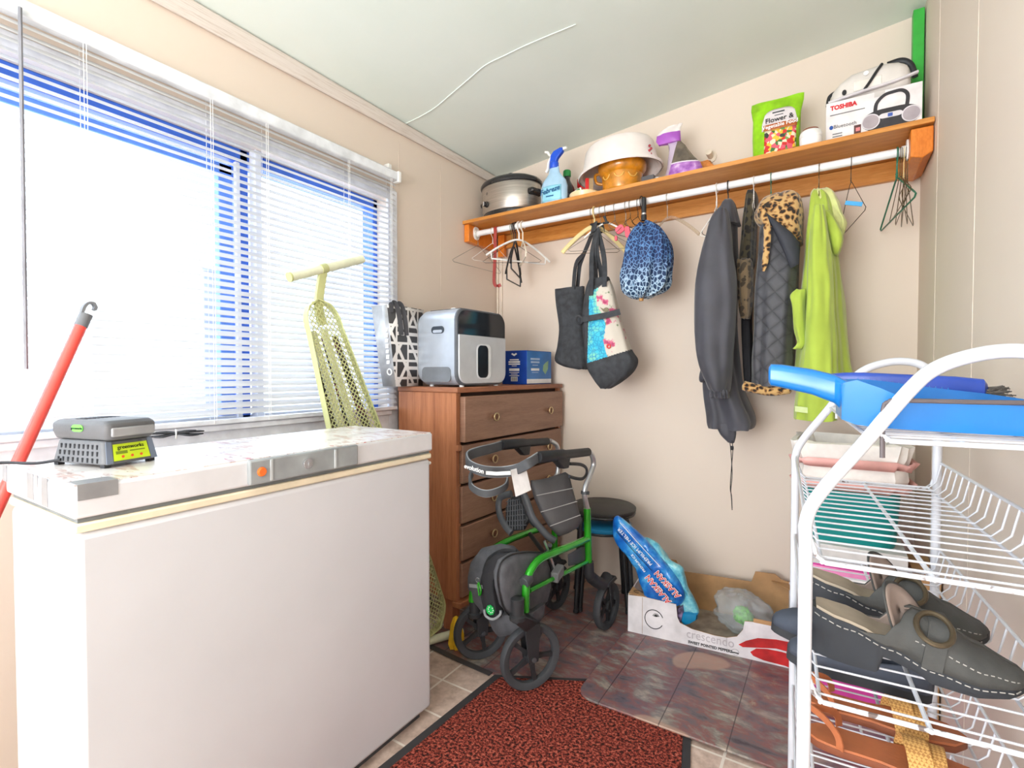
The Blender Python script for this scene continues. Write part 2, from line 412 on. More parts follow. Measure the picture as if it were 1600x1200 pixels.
MB().box((RX0 + t, REAR_Y - .062, RZ0 + t), (RX1 - t, REAR_Y - .058, RZ1 - t)).build('pane', clear('rear_glass', (250, 253, 255), 0.04, 0.03), win2)
o = MB().box((-0.26, -1.545, -0.05), (-0.17, -1.41, 1.43)).box((-0.27, -1.555, 1.43), (-0.16, -1.40, 1.445)).build('post', M('weathered_grey_wood', (226, 224, 228), 0.8, bump=0.3, bscale=40), bevel=0.004)
tag(o, 'pale wooden post standing outside behind the blind, beside the mullion', 'post')

# ------------------------------------------------------------------ venetian blind
n_ = NT('blind_slat'); n_.color(n_.ramp(n_.noise(n_.coord(), 6, 2), [(.3, (226, 226, 226)), (.7, (232, 232, 232))])); n_.pbr(.45)
tl_ = n_.n('ShaderNodeBsdfTranslucent'); tl_.inputs[0].default_value = lin((236, 236, 238)); ms_ = n_.n('ShaderNodeMixShader'); ms_.inputs[0].default_value = .42
n_.l(n_.b.outputs[0], ms_.inputs[1]); n_.l(tl_.outputs[0], ms_.inputs[2]); n_.l(ms_.outputs[0], n_.out.inputs['Surface']); SLAT = n_.m
bl = thing('venetian_blind', 'white venetian blind hanging over the window, slats open', 'blind', (0.03, -1.78, 0.9))
BY0, BY1 = -2.76, -0.835
MB().box((0.013, BY0, 1.917), (0.045, BY1, 1.958)).build('headrail', M('headrail_white', (226, 230, 236), 0.35), bl, bevel=0.004)
MB().box((0.013, BY1, 1.914), (0.05, BY1 + 0.018, 1.961)).box((0.001, BY1 - 0.04, 1.958), (0.03, BY1 - 0.02, 1.985)).build('end_bracket', WHITE, bl, bevel=0.003)
m = MB(); z = 1.903; rnd = random.Random(3); tilt = R(-42)
while z > 0.94:
    rings = []
    zz = z + rnd.uniform(-0.0012, 0.0012); tl = tilt + rnd.uniform(-0.03, 0.03)
    for y in (BY0 + 0.005, -2.2, -1.6, -1.2, BY1 - 0.004):
        dz = rnd.uniform(-0.0008, 0.0008); ring = []
        for u in (-1, -0.5, 0, 0.5, 1):
            ring.append(V((0.029 + 0.0125 * u * math.cos(tl), y, zz + dz + 0.0125 * u * math.sin(tl) + 0.0016 * (1 - u * u))))
        ring += [p - V((0, 0, 0.0006)) for p in ring[::-1]]
        rings.append(ring)
    m.loft(rings); z -= 0.0226
m.build('slats', SLAT, bl, angle=60)
MB().box((0.016, BY0, 0.9165), (0.042, BY1 - 0.002, 0.932)).build('bottom_rail', FRAMEW, bl, bevel=0.003)
m = MB()
for y in (-0.875, -1.10, -1.44, -1.62, -1.93, -2.3, -2.65):
    for x in (0.0155, 0.0425): m.tube([(x, y, 0.92), (x, y, 1.917)], 0.0008, 5)
    m.tube([(0.044, y + 0.006, 0.93), (0.044, y + 0.006, 1.917)], 0.0008, 5)
m.build('ladder_cord', WHITE, bl)
MB().tube([(0.052, -2.05, 1.93), (0.056, -2.052, 1.60), (0.06, -2.055, 1.088)], 0.0042, 6).build('tilt_wand', M('wand_grey', (132, 132, 140), 0.3), bl)

# ------------------------------------------------------------------ chest freezer
fz = thing('chest_freezer', 'white chest freezer with cream seal and patterned cover on its lid', 'freezer', (0.405, -1.69, 0))
FX0, FX1, FY0, FY1, FT = 0.25, 0.61, -2.135, -1.255, 0.894
BODY = M('freezer_white', (206, 207, 212), 0.38, var=0.02, vscale=3)
MB().box((FX0 + 0.01, FY0 + 0.004, 0.03), (FX1 - 0.003, FY1 - 0.004, 0.812)).build('body', BODY, fz, bevel=0.012, seg=3)
MB().box((FX0 + 0.03, FY0 + 0.03, 0.0003), (FX1 - 0.03, FY1 - 0.03, 0.031)).build('plinth', DARK, fz)
MB().box((FX0 + 0.008, FY0 + 0.002, 0.8125), (FX1 - 0.001, FY1 - 0.002, 0.829)).build('seal', M('cream_seal', (230, 218, 192), 0.5, var=0.04), fz, bevel=0.004)
MB().box((FX0 + 0.012, FY0 + 0.008, 0.8295), (FX1 - 0.006, FY1 - 0.008, 0.8365)).build('gasket', M('gasket_grey', (112, 116, 116), 0.6), fz)
lid = MB().box((FX0, FY0, 0.837), (FX1 + 0.002, FY1, FT - 0.002)).build('lid', M('lid_white', (214, 214, 218), 0.35, var=0.02), fz, bevel=0.006, seg=3)
def cover_material():
    n = NT('patterned_cover'); v = n.coord()
    s1 = n.noise(n.coord((9, 26, 1)), 1.6, 5, 0.6); s2 = n.noise(n.coord((7, 20, 1), (0, 0, 0.5)), 4.0, 4, 0.6)
    g = n.ramp(n.noise(v, 5, 2), [(0.35, (246, 242, 240)), (0.65, (240, 232, 228))])
    c = n.mix(n.ramp(s1, [(0.54, (0, 0, 0)), (0.60, (255, 255, 255))]), g, (218, 188, 178))
    c = n.mix(n.ramp(s2, [(0.60, (0, 0, 0)), (0.65, (255, 255, 255))]), c, (186, 150, 142))
    w = n.n('ShaderNodeTexWave'); w.inputs['Scale'].default_value = 12; w.inputs['Distortion'].default_value = 3; n.l(n.coord((0.2, 1, 1)), w.inputs['Vector'])
    c = n.mix(n.ramp(w.outputs['Fac'], [(0.8, (0, 0, 0)), (0.95, (140, 140, 140))]), c, (170, 158, 152))
    r = n.noise(v, 34, 2); c = n.mix(n.ramp(r, [(0.70, (0, 0, 0)), (0.73, (255, 255, 255))]), c, (200, 92, 92))
    n.color(c); n.b.inputs['Coat Weight'].default_value = 0.8; n.b.inputs['Coat Roughness'].default_value = 0.25; return n.pbr(0.4, 0, 0.5)
CVR = cover_material()
MB().box((FX0 + .003, FY0 + .004, FT - 0.002), (FX1 - 0.004, FY1 - 0.003, FT)).build('lid_cover', CVR, lid)
TAPE = M('duct_tape', (150, 150, 152), 0.35, 0.3)
ty = FX1 + 0.0022
m = MB().box((ty, FY0 + 0.006, 0.868), (ty + 0.001, FY0 + 0.062, FT)); m.box((FX1 - .04, FY0 + 0.006, FT), (ty + .001, FY0 + .062, FT + 0.001))
m.build('tape_strip', TAPE, lid)
for x0, x1, zlo in ((0.385, 0.42, 0.845), (0.465, 0.495, 0.842), (0.235, 0.26, 0.86), (0.43, 0.445, 0.872)):
    MB().box((x0, FY0 - 0.001, zlo), (x1, FY0, FT - 0.001)).build('tape_strip', TAPE, lid)
ha, hb = pX(386, 735, FX1 + .002).y, pX(556, 712, FX1 + .002).y
hp = MB().box((FX1 - 0.002, ha, 0.8395), (FX1 + 0.012, hb, 0.893)).build('handle_panel', M('handle_grey', (148, 152, 154), 0.4), lid, bevel=0.004)
for px in (424, 524):
    y = pX(px, 730, FX1 + .012).y
    MB().box((FX1 + 0.010, y - 0.003, 0.843), (FX1 + 0.0145, y + 0.003, 0.889)).build('rib', M('handle_grey_light', (182, 186, 188), 0.35), hp, bevel=0.001)
y = pX(409, 735, FX1 + .012).y
MB().cyl((FX1 + 0.011, y, 0.866), (FX1 + 0.017, y, 0.866), 0.011, 20, 0.009).build('indicator_lamp', M('amber_lens', (236, 110, 40), 0.2, coat=0.5), hp, bevel=0.0015)['label'] = 'orange indicator lamp'
y = pX(480, 722, FX1 + .012).y
MB().cyl((FX1 + 0.011, y, 0.867), (FX1 + 0.018, y, 0.867), 0.012, 20).box((FX1 + .018, y - .001, .862), (FX1 + .0185, y + .001, .872)).build('lock', CHROME, hp, bevel=0.001)
MB().cyl((FX1 - .02, FY1 - .005, 0.795), (FX1 - .02, FY1 + 0.012, 0.795), 0.007, 12, 0.005).build('knob', WHITE, fz, bevel=0.001)

# ------------------------------------------------------------------ battery charger and battery on the lid
CH = M('charger_grey', (98, 99, 102), 0.5, bump=0.1, bscale=300); CH2 = M('charger_blue_grey', (112, 122, 140), 0.5)
LIME = M('lime_label', (196, 222, 40), 0.45); GREENL = M('green_badge', (110, 220, 80), 0.45)
BLp, BRp, BKp = pZ(165, 733, FT), pZ(247, 719, FT), pZ(92, 724, FT)
ex = (BRp - BLp); wch = ex.length; ex.normalize(); ey = V((-ex.y, ex.x, 0)); dch = 0.15
if (BKp - BLp).dot(ey) < 0: ey = -ey
dch = abs((BKp - BLp).dot(ey)); ctr = BLp + ex * wch / 2 + ey * dch / 2
ch = thing('battery_charger', 'grey battery charger with lime front label sitting on freezer lid', 'charger', ctr)
def frame2(a, b, z): return ctr + ex * a + ey * b + V((0, 0, z))
def taper(w0, d0, z0, w1, d1, z1, r, s0=0, s1=0):
    return [[frame2(a, b + s, z) for a, b in rrect(w, d, r, 4)] for w, d, z, s in ((w0, d0, z0, s0), (w1, d1, z1, s1))]
hC = 0.052
m = MB().loft(taper(wch, dch, 0.006, wch * .9, dch * .86, hC, 0.012)); body = m.build('body', CH, ch, bevel=0.003)
for a in (-1, 1):
    for b in (-1, 1): MB().obox(frame2(a * wch * .42, b * dch * .42, 0.0038), (0.012, 0.012, 0.007), ex, ey).build('foot', BLACK, ch)
def on_face(a, z, off=0.0006):   # point on the sloping front face (toward -ey)
    t = (z - 0.006) / (hC - 0.006); return frame2(a, -dch / 2 * (1 - .14 * t) - off, z)
m = MB().prism([on_face(a, z) for a, z in ((-.036, .012), (.036, .012), (.033, .044), (-.033, .044))], ey * -0.0008); lb = m.build('front_label', LIME, ch)
fu = (on_face(0, .044) - on_face(0, .012)).normalized()
fs = max(0.5, wch / 0.11)
text('lettering', 'greenworks', on_face(0, .037), ex, fu, 0.0115 * fs, INK, lb, lift=0.0014)
m = MB()
for a_, z_, w_, h_ in ((-.019, .0275, .022, .006), (.012, .029, .030, .0025)): m = MB().obox(on_face(a_, z_, .0016), (w_, .0004, h_), ex, ey, fu); m.build('small_print', M('olive_ink', (120, 140, 30), .6), lb)
m = MB()
for k in (-1, 0, 1): m.cyl(on_face(k * .018, .019, .001), on_face(k * .018, .019, .002), 0.0028, 10)
m.build('status_lamp', M('lamp_red_orange', (224, 92, 50), 0.4), lb)
for s_ in (-1, 1): MB().prism([on_face(s_ * a * wch / .11, z, 0.0004) for a, z in ((.040, .008), (.053, .008), (.048, .050), (.037, .050))], ey * -0.0012).build('corner_band', CH2, ch)
m = MB()                                                   # vent slots on the side
for r_ in range(3):
    for k in range(9):
        b = -dch * .36 + dch * .72 * k / 8; z = (0.014, 0.027, 0.040)[r_]
        t = (z - .006) / (hC - .006); a = -wch / 2 * (1 - .1 * t) - 0.0004
        m.obox(frame2(a, b * (1 - .14 * t), z), (0.0012, 0.004, 0.009), ex, ey)
m.build('vent', M('vent_black', (28, 28, 32), 0.7), ch)
bt = thing('tool_battery', 'dark grey tool battery pack docked on top of the charger', 'battery', frame2(0, 0, hC))
m = MB().loft(taper(wch * .86, dch * 1.0, hC + .001, wch * .96, dch * 1.04, hC + .016, .012) + taper(wch * .96, dch * 1.04, hC + .032, wch * .84, dch * .92, hC + .040, .012))
m.build('case', M('battery_grey', (92, 92, 94), 0.45, bump=0.1, bscale=300), bt, bevel=0.003)
m = MB().obox(frame2(0, -dch * .52, hC + .017), (wch * .82, 0.006, 0.018), ex, ey); m.build('front_bar', M('battery_light', (150, 150, 152), 0.35), bt, bevel=0.004)
a = -wch * .48
m = MB().prism([frame2(a - .0006, x * .02, hC + .024 + z * .014) for x, z in rrect(1.6, 1, .45)], ex * -0.001); bd = m.build('badge', GREENL, bt)
text('lettering', 'greenworks', frame2(a - .002, 0, hC + .024), -ey, (0, 0, 1), 0.0065, INK, bd, lift=0.0006)
m = MB()
for k in range(9): m.obox(frame2(wch * (-.3 + .075 * k), dch * .12, hC + .0402), (.004, .028, .0012), ex, ey)
m.build('vent', M('vent_black2', (40, 40, 44), 0.7), bt)
# mains cord: runs off the left edge, and a tied bundle behind
CORD = M('black_cord', (40, 40, 44), 0.5)
p0 = frame2(-wch / 2, dch * .3, .012)
m = MB().tube(smooth_path([p0, p0 + V((-.03, -.02, -.006)), (FX0 + .06, FY0 + .02, FT + .005), (FX0 + .02, FY0 - .01, FT + .007), (FX0 - .02, FY0 - .08, FT + .006)], 6), 0.003, 8)
m.build('power_cord', CORD, ch)
bc = pZ(275, 685, FT); rnd = random.Random(5); m = MB()
bdir = V((0.35, 0.9, 0)).normalized(); bside = V((-bdir.y, bdir.x, 0))
for k in range(7):
    o_ = bside * rnd.uniform(-.016, .016) + V((0, 0, .006 + rnd.uniform(0, .014))); L = .055 + rnd.uniform(-.01, .012); w = rnd.uniform(.006, .016)
    m.tube(smooth_path([bc + o_ - bdir * L, bc + o_ - bdir * L * .5 + bside * w, bc + V((0, 0, .012)) + o_ * .3, bc + o_ + bdir * L * .6 + bside * w, bc + o_ + bdir * L * 1.05, bc + o_ + bdir * L * .6 - bside * w, bc + V((0, 0, .01)) + o_ * .3 - bside * .004, bc + o_ - bdir * L * .6 - bside * w], 4, True), 0.0022, 6, closed=True)
cb = m.build('coiled_cord', CORD); tag(cb, 'bundle of tied black electric cord lying on the freezer lid', 'cord')
MB().torus(bc + V((0, 0, .012)), .012, .002, bdir).build('tie', WHITE, cb)

# ------------------------------------------------------------------ red pole leaning in the window corner
a, b = pX(-25, 838, 0.12), pX(127, 508, 0.085); d = (a - b).normalized(); foot = a + d * (a.z - 0.03) / -d.z * 1.0
foot = b + d * ((0.02 - b.z) / d.z)
br = thing('broom', 'red pole with dark grey hanging hook, leaning on the blind behind freezer', 'broom', foot)
MB().cyl(foot, b, 0.0125, 16).build('handle', M('red_plastic', (240, 84, 74), 0.35, coat=0.3), br)
up_ = -d; side = up_.cross(V((1, 0, 0))).normalized(); e = b
m = MB().cyl(e - up_ * .004, e + up_ * .03, 0.0135, 16)
hk = [e + up_ * .026 - side * .008 * 1, e + up_ * .05 - side * .010, e + up_ * .066 - side * .004, e + up_ * .068 + side * .006, e + up_ * .056 + side * .010]
hk = [e + up_ * u + (-side) * w for u, w in ((.028, .009), (.045, .0105), (.058, .006), (.062, -.003), (.056, -.010), (.048, -.0105))]
m.strap(smooth_path(hk, 5), .016, .006, (1, 0, 0)).build('hanging_hook', M('hook_grey', (112, 114, 118), 0.5), br)
hx = V((foot.x + .0, foot.y, 0))
MB().obox((foot.x - .005, foot.y, .075), (.05, .26, .05)).build('broom_head', M('red_plastic2', (200, 50, 48), 0.4), br, bevel=.006)
m = MB(); rnd = random.Random(2)
for k in range(26):
    for j in range(3): y = foot.y - .12 + .24 * k / 25; x = foot.x - .02 + .016 * j; m.cyl((x, y, .052), (x + rnd.uniform(-.006, .006), y + rnd.uniform(-.006, .006), .001), .0025, 4)
m.build('bristles', M('bristle_grey', (90, 90, 92), 0.9), br)
# ------------------------------------------------------------------ dresser
def wood_material(name, c0, c1, c2, scale=(1, 1, 1), rot=(0, 0, 0), rough=0.4, dark=0.0):
    n = NT(name); v = n.coord(scale, rot); f = n.noise(v, 2.2, 6, 0.6, 0.4)
    g = n.noise(n.coord(tuple(k * 6 for k in scale), rot), 4, 3)
    c = n.mix(0.3, n.ramp(f, [(0.3, c0), (0.5, c1), (0.7, c2)]), n.ramp(g, [(0.35, c0), (0.65, c2)]))
    n.color(c); n.bump(g, 0.05, 0.001); return n.pbr(rough, 0, 0.4)
DW_SIDE = wood_material('dresser_side_wood', (142, 86, 56), (172, 110, 74), (188, 126, 88), (16, 16, 0.8))
DW = wood_material('dresser_front_wood', (128, 94, 76), (148, 112, 92), (162, 126, 104), (1.2, 1.2, 14))
DW_DK = M('dresser_gap', (62, 42, 34), 0.7)
dN = V((0.388, -0.862, 0)); dF = V((0.430, -0.028, 0)); du = (dF - dN); dL = du.length; du.normalize(); dv = V((-du.y, du.x, 0))   # du along the front, dv to its back
DD = 0.335; DT = 1.02
def dp(a, b, z): return dN + du * a + dv * b + V((0, 0, z))
def dbox(m, a0, b0, z0, a1, b1, z1): return m.obox(dp((a0 + a1) / 2, (b0 + b1) / 2, (z0 + z1) / 2), (a1 - a0, b1 - b0, z1 - z0), du, dv)
dr = thing('dresser', 'brown wood dresser of five drawers standing in the corner', 'dresser', dp(dL / 2, DD / 2, 0))
m = MB(); dbox(m, 0.0, 0.0, 0.15, 0.02, DD, 0.998); dbox(m, dL - .02, 0, 0.15, dL, DD, 0.998); dbox(m, .02, DD - .01, .15, dL - .02, DD, .998); dbox(m, .02, 0.01, .15, dL - .02, DD - .01, .17)
dbox(m, .02, 0.006, .15, .036, .03, .998); m.build('carcass', DW_SIDE, dr, bevel=0.002)
m = MB(); dbox(m, .036, 0.02, .17, dL - .02, .026, .998); m.build('frame', DW_DK, dr)
m = MB(); dbox(m, -.006, -.012, 0.998, dL + .004, DD, DT); m.build('top', wood_material('dresser_top_wood', (128, 78, 54), (150, 96, 68), (172, 114, 82), (1.4, 1.4, 14)), dr, bevel=0.004)
m = MB(); dbox(m, -.004, -.022, .128, dL, .02, .15); m.build('base_moulding', DW_SIDE, dr, bevel=0.003)
for a0, b0 in ((.03, .05), (dL - .09, .05), (.03, DD - .09), (dL - .09, DD - .09)):
    m = MB(); dbox(m, a0, b0, .0042, a0 + .05, b0 + .05, .15); m.build('leg', DW_SIDE, dr, bevel=.003)
BRASS = M('brass_ring', (196, 172, 130), 0.35, 0.6); KNOBW = M('knob_wood', (112, 74, 52), 0.5)
zs = [0.988, 0.79, 0.622, 0.458, 0.306, 0.155]
rnd = random.Random(1)
for k in range(5):
    z1, z0 = zs[k] - .006, zs[k + 1] + .006; out = (0.012, 0.004, 0.0, 0.002, 0.0)[k]
    m = MB(); dbox(m, .024 if k else .03, -.010 - out, z0, dL - .012, .018, z1); d_ = m.build('drawer', DW, dr, bevel=.003)
    if k == 1:
        m = MB(); dbox(m, -.002, -.012, zs[1] - .026, .022, .0, zs[1] - .002); m.build('trim_chip', DW_SIDE, dr, bevel=.002)
    for a in (.215, .67):
        c0 = dp(a, -.010 - out, (z0 + z1) / 2); ax = -dv
        kb = MB().lathe([(.0075, 0), (.0075, .010), (.017, .013), (.018, .020), (.010, .022)], 20, c0, ax).build('knob', KNOBW, d_)
        MB().torus(c0 + ax * .021, .0160, .003, ax, 24, 8).build('ring', BRASS, d_)

# ------------------------------------------------------------------ on the dresser
# ice maker
iA = pN(714, 597, dp(0, 0.012, 0), dv); iB = pN(790, 597, dp(0, .012, 0), dv)
a0, a1 = (iA - dN).dot(du), (iB - dN).dot(du); b0, b1 = .012, .245; IZ0, IZ1 = DT + .006, 1.345
im = thing('ice_maker', 'silver and black countertop ice maker with clear door window on dresser', 'appliance', dp((a0 + a1) / 2, (b0 + b1) / 2, DT))
hw = (a1 - a0); hz = IZ1 - IZ0
def ibody(b, inset, r):
    return [dp((a0 + a1) / 2 + x, b, (IZ0 + IZ1) / 2 + z) for x, z in rrect(hw - 2 * inset, hz - 2 * inset, r, 6)]
SILV = M('silver_paint', (186, 194, 206), 0.35, 0.35, var=0.03)
m = MB().loft([ibody(b0 + .014, .0, .05), ibody(b1 - .03, .0, .05), ibody(b1, .012, .045)]); m.build('shell', SILV, im, angle=30)
m = MB().loft([ibody(b0 + .002, .004, .05), ibody(b0 + .006, .0, .05), ibody(b0 + .014, .0, .05)]); m.build('front_bezel', M('bezel_grey', (92, 96, 102), 0.4), im)
zsplit = IZ0 + hz * .655
outl = rrect(hw - .016, hz - .016, .046, 6)
dz = (IZ0 + IZ1) / 2
low = [(x, z) for x, z in outl if z + dz < zsplit]; lo = sorted([p for p in low if p[0] < 0], key=lambda p: -p[1]) + sorted([p for p in low if p[0] >= 0], key=lambda p: p[1])
lo = [(-(hw - .016) / 2, zsplit - dz)] + lo + [((hw - .016) / 2, zsplit - dz)]
m = MB().prism([dp((a0 + a1) / 2 + x, b0 + .002, dz + z) for x, z in lo], -dv * .008); dor = m.build('door', M('door_silver', (202, 204, 208), 0.35, 0.15, var=.02), im, bevel=.002)
hi = [(x, z) for x, z in outl if z + dz >= zsplit]; h = sorted([p for p in hi if p[0] < 0], key=lambda p: p[1]) + sorted([p for p in hi if p[0] >= 0], key=lambda p: -p[1])
h = [(-(hw - .016) / 2, zsplit + .002 - dz)] + h + [((hw - .016) / 2, zsplit + .002 - dz)]
GLOSS = M('gloss_black', (34, 38, 44), 0.08, coat=0.5)
m = MB().prism([dp((a0 + a1) / 2 + x, b0 + .003, dz + z) for x, z in h], -dv * .005); m.build('display_window', GLOSS, im)
w0 = dp(a0 + hw * .5, b0 - .0062, IZ0 + hz * .315)
m = MB().prism(on_plane(rrect(.098, .150, .026), w0, du, (0, 0, 1)), -dv * .002); fr_ = m.build('window_frame', M('window_rim', (222, 224, 226), 0.35), dor, bevel=.001)
m = MB().prism(on_plane(rrect(.070, .138, .022), w0 - dv * .0021 - du * .008, du, (0, 0, 1)), -dv * .001); m.build('window', GLOSS, dor)
m = MB(); tp = lambda a, b: dp(a, b, IZ1 + .0015)
m.obox(dp((a0 + a1) / 2, (b0 + b1) / 2 - .01, IZ1 + .0005), (hw * .72, b1 - b0 - .06, .003), du, dv); m.build('top_panel', GLOSS, im)
for a, b in ((.18, .06), (.62, .03), (.76, .03)):
    MB().obox(dp(a0 + hw * a, b0 + b, IZ1 + .003), (hw * .1, .022, .002), du, dv).build('button', WHITE, im)
side = dp(a0, 0, 0)
m = MB().prism(on_plane(rrect(.072, .03, .0145), dp(a0 - .0008, b0 + .105, IZ1 - .088), dv, (0, 0, 1)), -du * .0012); hdl = m.build('side_handle', M('handle_recess', (52, 60, 70), .5), im)
m = MB().prism(on_plane(rrect(.052, .012, .006), dp(a0 - .0022, b0 + .105, IZ1 - .094), dv, (0, 0, 1)), -du * .001); m.build('grip', SILV, hdl)
m = MB().prism(on_plane(rrect(.165, .062, .02), dp(a0 - .0006, b0 + .115, IZ0 + .046), dv, (0, 0, 1)), -du * .001); m.build('lower_side_panel', M('panel_grey', (112, 116, 122), .4), im)
for a in (.15, .85):
    for b in (.03, .2): MB().cyl(dp(a0 + hw * a, b, DT + .0004), dp(a0 + hw * a, b, IZ0 + .002), .010, 12).build('foot', WHITE, im)
# blue filter box and the pale box behind the ice maker
fA, fB = pN(823, 597, dp(0, .03, 0), dv), pN(861, 597, dp(0, .03, 0), dv)
a2, a3 = (fA - dN).dot(du), min((fB - dN).dot(du), dL - .02); BZ = 1.19
NAVY = M('carton_navy', (22, 62, 150), 0.4); SKY = M('carton_blue', (70, 128, 196), 0.4)
bx = thing('filter_box', 'small blue printed carton box on dresser end, under the hanging tote bags', 'box', dp((a2 + a3) / 2, .1, DT))
c_ = MB(); c_.obox(dp((a2 + a3) / 2, .105, (DT + .0005 + BZ) / 2), (a3 - a2, .15, BZ - DT - .001), du, dv); cb_ = c_.build('carton', NAVY, bx, bevel=.0015)
m = MB().obox(dp((a2 + a3) / 2, .0294, (DT + BZ) / 2 + .012), (a3 - a2 - .002, .001, BZ - DT - .03), du, dv); pnl = m.build('front_panel', SKY, bx)
m = MB().obox(dp((a2 + a3) / 2, .0294, DT + .016), (a3 - a2 - .002, .001, .022), du, dv); m.build('white_band', WINK, bx)
lf = [((0, .25), (.5, .0), (1, .35), (1.1, .9), (.5, .75), (0.1, .6))][0]
m = MB().prism([dp(a3 - .085 + x * .05, .0288, DT + .05 + z * .08) for x, z in lf], -dv * .0006); m.build('leaf_print', M('leaf_green', (150, 190, 150), .5), pnl)
PALE = M('pale_blue_ink', (186, 206, 232), .5)
m = MB()
for z, w_, h_ in ((.128, .085, .009), (.112, .08, .009), (.097, .05, .004), (.06, .06, .003)): m.obox(dp(a2 + .075, .0284, DT + z), (w_, .0006, h_), du, dv)
m.build('small_print', PALE, pnl)
m = MB().obox(dp(a2 + .075, .0284, DT + .075), (.075, .0006, .012), du, dv); m.build('white_bar', WINK, pnl)
sd = dp(a2 - .0003, .105, 0)
m = MB()
for z, w_, h_ in ((.124, .055, .006), (.113, .070, .009), (.102, .070, .006), (.093, .03, .003), (.074, .062, .013), (.060, .06, .003), (.052, .04, .003), (.044, .06, .003)): m.obox(sd - du * .0004 + V((0, 0, DT + z)), (.0006, w_, h_), du, dv)
m.build('small_print', WINK, cb_)
MB().obox(sd + V((0, 0, DT + .027)), (.0012, .04, .022), du, dv).build('barcode_patch', WINK, cb_)
m = MB()
for k in range(9): m.obox(sd - du * .0008 + dv * (-.016 + .004 * k) + V((0, 0, DT + .027)), (.0006, .0012 + .0012 * (k % 3 == 0), .018), du, dv)
m.build('barcode', INK, cb_)
MB().prism([sd - du * .0008 + dv * x * -1 + V((0, 0, DT + .148 + z)) for x, z in ((-.018, .004), (0, -.006), (.018, .004), (.012, .01), (0, .004), (-.012, .01))], du * -.0004).build('emblem', WINK, cb_)
pb = MB(); pb.obox(dp(a1 + .028, .285, DT + .065), (.07, .07, .129), du, dv); tag(pb.build('teal_box', M('pale_teal', (150, 190, 186), .5), bevel=.002), 'pale teal box tucked behind the ice maker beside blue carton', 'box')
# gift bag with a black and white geometric side, overhanging the dresser's left end
sb = thing('shopping_bag', 'silver shopping bag with black and white geometric side, left of ice maker', 'bag', dp(-.0, .26, DT))
g0 = dp(.01, .11, 0)         # lower front corner on the top
BGZ0, BGZ1 = DT + .002, 1.355
gx = V((0, 1, 0)); gy = V((-1, 0, 0)); ox, oy = dp(-.0, .235, 0).x, dp(.0, .235, 0).y
pc = [pV(612, 604, (ox, oy), (ox, oy + .1))]
cx = .092; cy = -.928
def bagring(z, dx0, dx1, dy0, dy1):
    return [V((cx + dx0, cy + dy0, z)), V((cx + (dx0 + dx1) / 2, cy + dy0 + .012 * (z - BGZ0) / .3, z)), V((cx + dx1, cy + dy0, z)), V((cx + dx1 + .006, cy + (dy0 + dy1) / 2, z)), V((cx + dx1, cy + dy1, z)), V((cx + dx0, cy + dy1, z))]
def geo_material():
    n = NT('geometric_print'); v = n.coord((1, 1, 1))
    sx = n.n('ShaderNodeSeparateXYZ'); n.l(v, sx.inputs[0])
    def band(ang, freq, w):
        u = n.math('ADD', n.math('MULTIPLY', sx.outputs['Y'], math.cos(ang) * freq), n.math('MULTIPLY', sx.outputs['Z'], math.sin(ang) * freq))
        f = n.math('FRACT', u); return n.math('LESS_THAN', f, w)
    a = band(R(90), 14, .2); b = band(R(30), 14, .2); c = band(R(150), 14, .2)
    ck = n.n('ShaderNodeTexVoronoi'); ck.inputs['Scale'].default_value = 16; ck.inputs['Randomness'].default_value = 0.0; n.l(n.coord((1, 1, .86)), ck.inputs['Vector'])
    sel = n.n('ShaderNodeSeparateColor'); n.l(ck.outputs['Color'], sel.inputs[0])
    s1 = n.math('GREATER_THAN', sel.outputs[0], .5); s2 = n.math('GREATER_THAN', sel.outputs[1], .5)
    l1 = n.math('MULTIPLY', n.math('MAXIMUM', a, b), s1); l2 = n.math('MULTIPLY', n.math('MAXIMUM', b, c), n.math('SUBTRACT', 1.0, s1))
    e = n.n('ShaderNodeTexVoronoi'); e.feature = 'DISTANCE_TO_EDGE'; e.inputs['Scale'].default_value = 16; e.inputs['Randomness'].default_value = 0.0; n.l(n.coord((1, 1, .86)), e.inputs['Vector'])
    l3 = n.math('LESS_THAN', e.outputs['Distance'], .07)
    f = n.math('MAXIMUM', n.math('MAXIMUM', l1, l2), l3)
    n.color(n.mix(f, (58, 56, 58), (226, 222, 220))); return n.pbr(.5)
SILVERFOIL = M('silver_foil', (176, 176, 178), 0.35, 0.35, var=.1)
m = MB(); rs = []
for z, d0, d1, e0, e1 in ((BGZ0, -.03, .045, -.015, .145), (BGZ0 + .12, -.034, .047, -.035, .15), (BGZ1, -.042, .048, -.065, .15)): rs.append(bagring(z, d0, d1, e0, e1))
m.loft(rs, cap=False); m.add(rs[0], [tuple(range(6))])
o = m.build('bag_body', SILVERFOIL, sb, solid=.002, mats=[geo_material()])
for p in o.data.polygons:
    if p.normal.x > .6: p.material_index = 1
for dy in (.0, .03):
    q = [V((cx + .049, cy + dy - .045, BGZ1 - .03)), V((cx + .051, cy + dy - .043, BGZ1 + .004)), V((cx + .053, cy + dy - .02, BGZ1 + .003)), V((cx + .055, cy + dy - .002, BGZ1 - .05)), V((cx + .054, cy + dy + .008, BGZ1 - .12))]
    MB().strap(smooth_path(q, 6), .022, .003, (0.15, .5, .5)).build('strap', M('strap_charcoal', (72, 72, 76), .8), sb)
m = MB()
for k in range(7): m.obox(V((cx + .03, cy - .044 - .0017 * k, BGZ0 + .10 + .022 * k)), (.016, .0012, .013 + .004 * (k % 2)), (1, 0, 0), (0, 1, -.12), (0, .1, 1))
m.build('small_print', WINK, sb)
MB().torus(V((cx + .03, cy - .036, BGZ0 + .06)), .012, .0028, (0, 1, .1), 18, 6).build('emblem', WINK, sb)

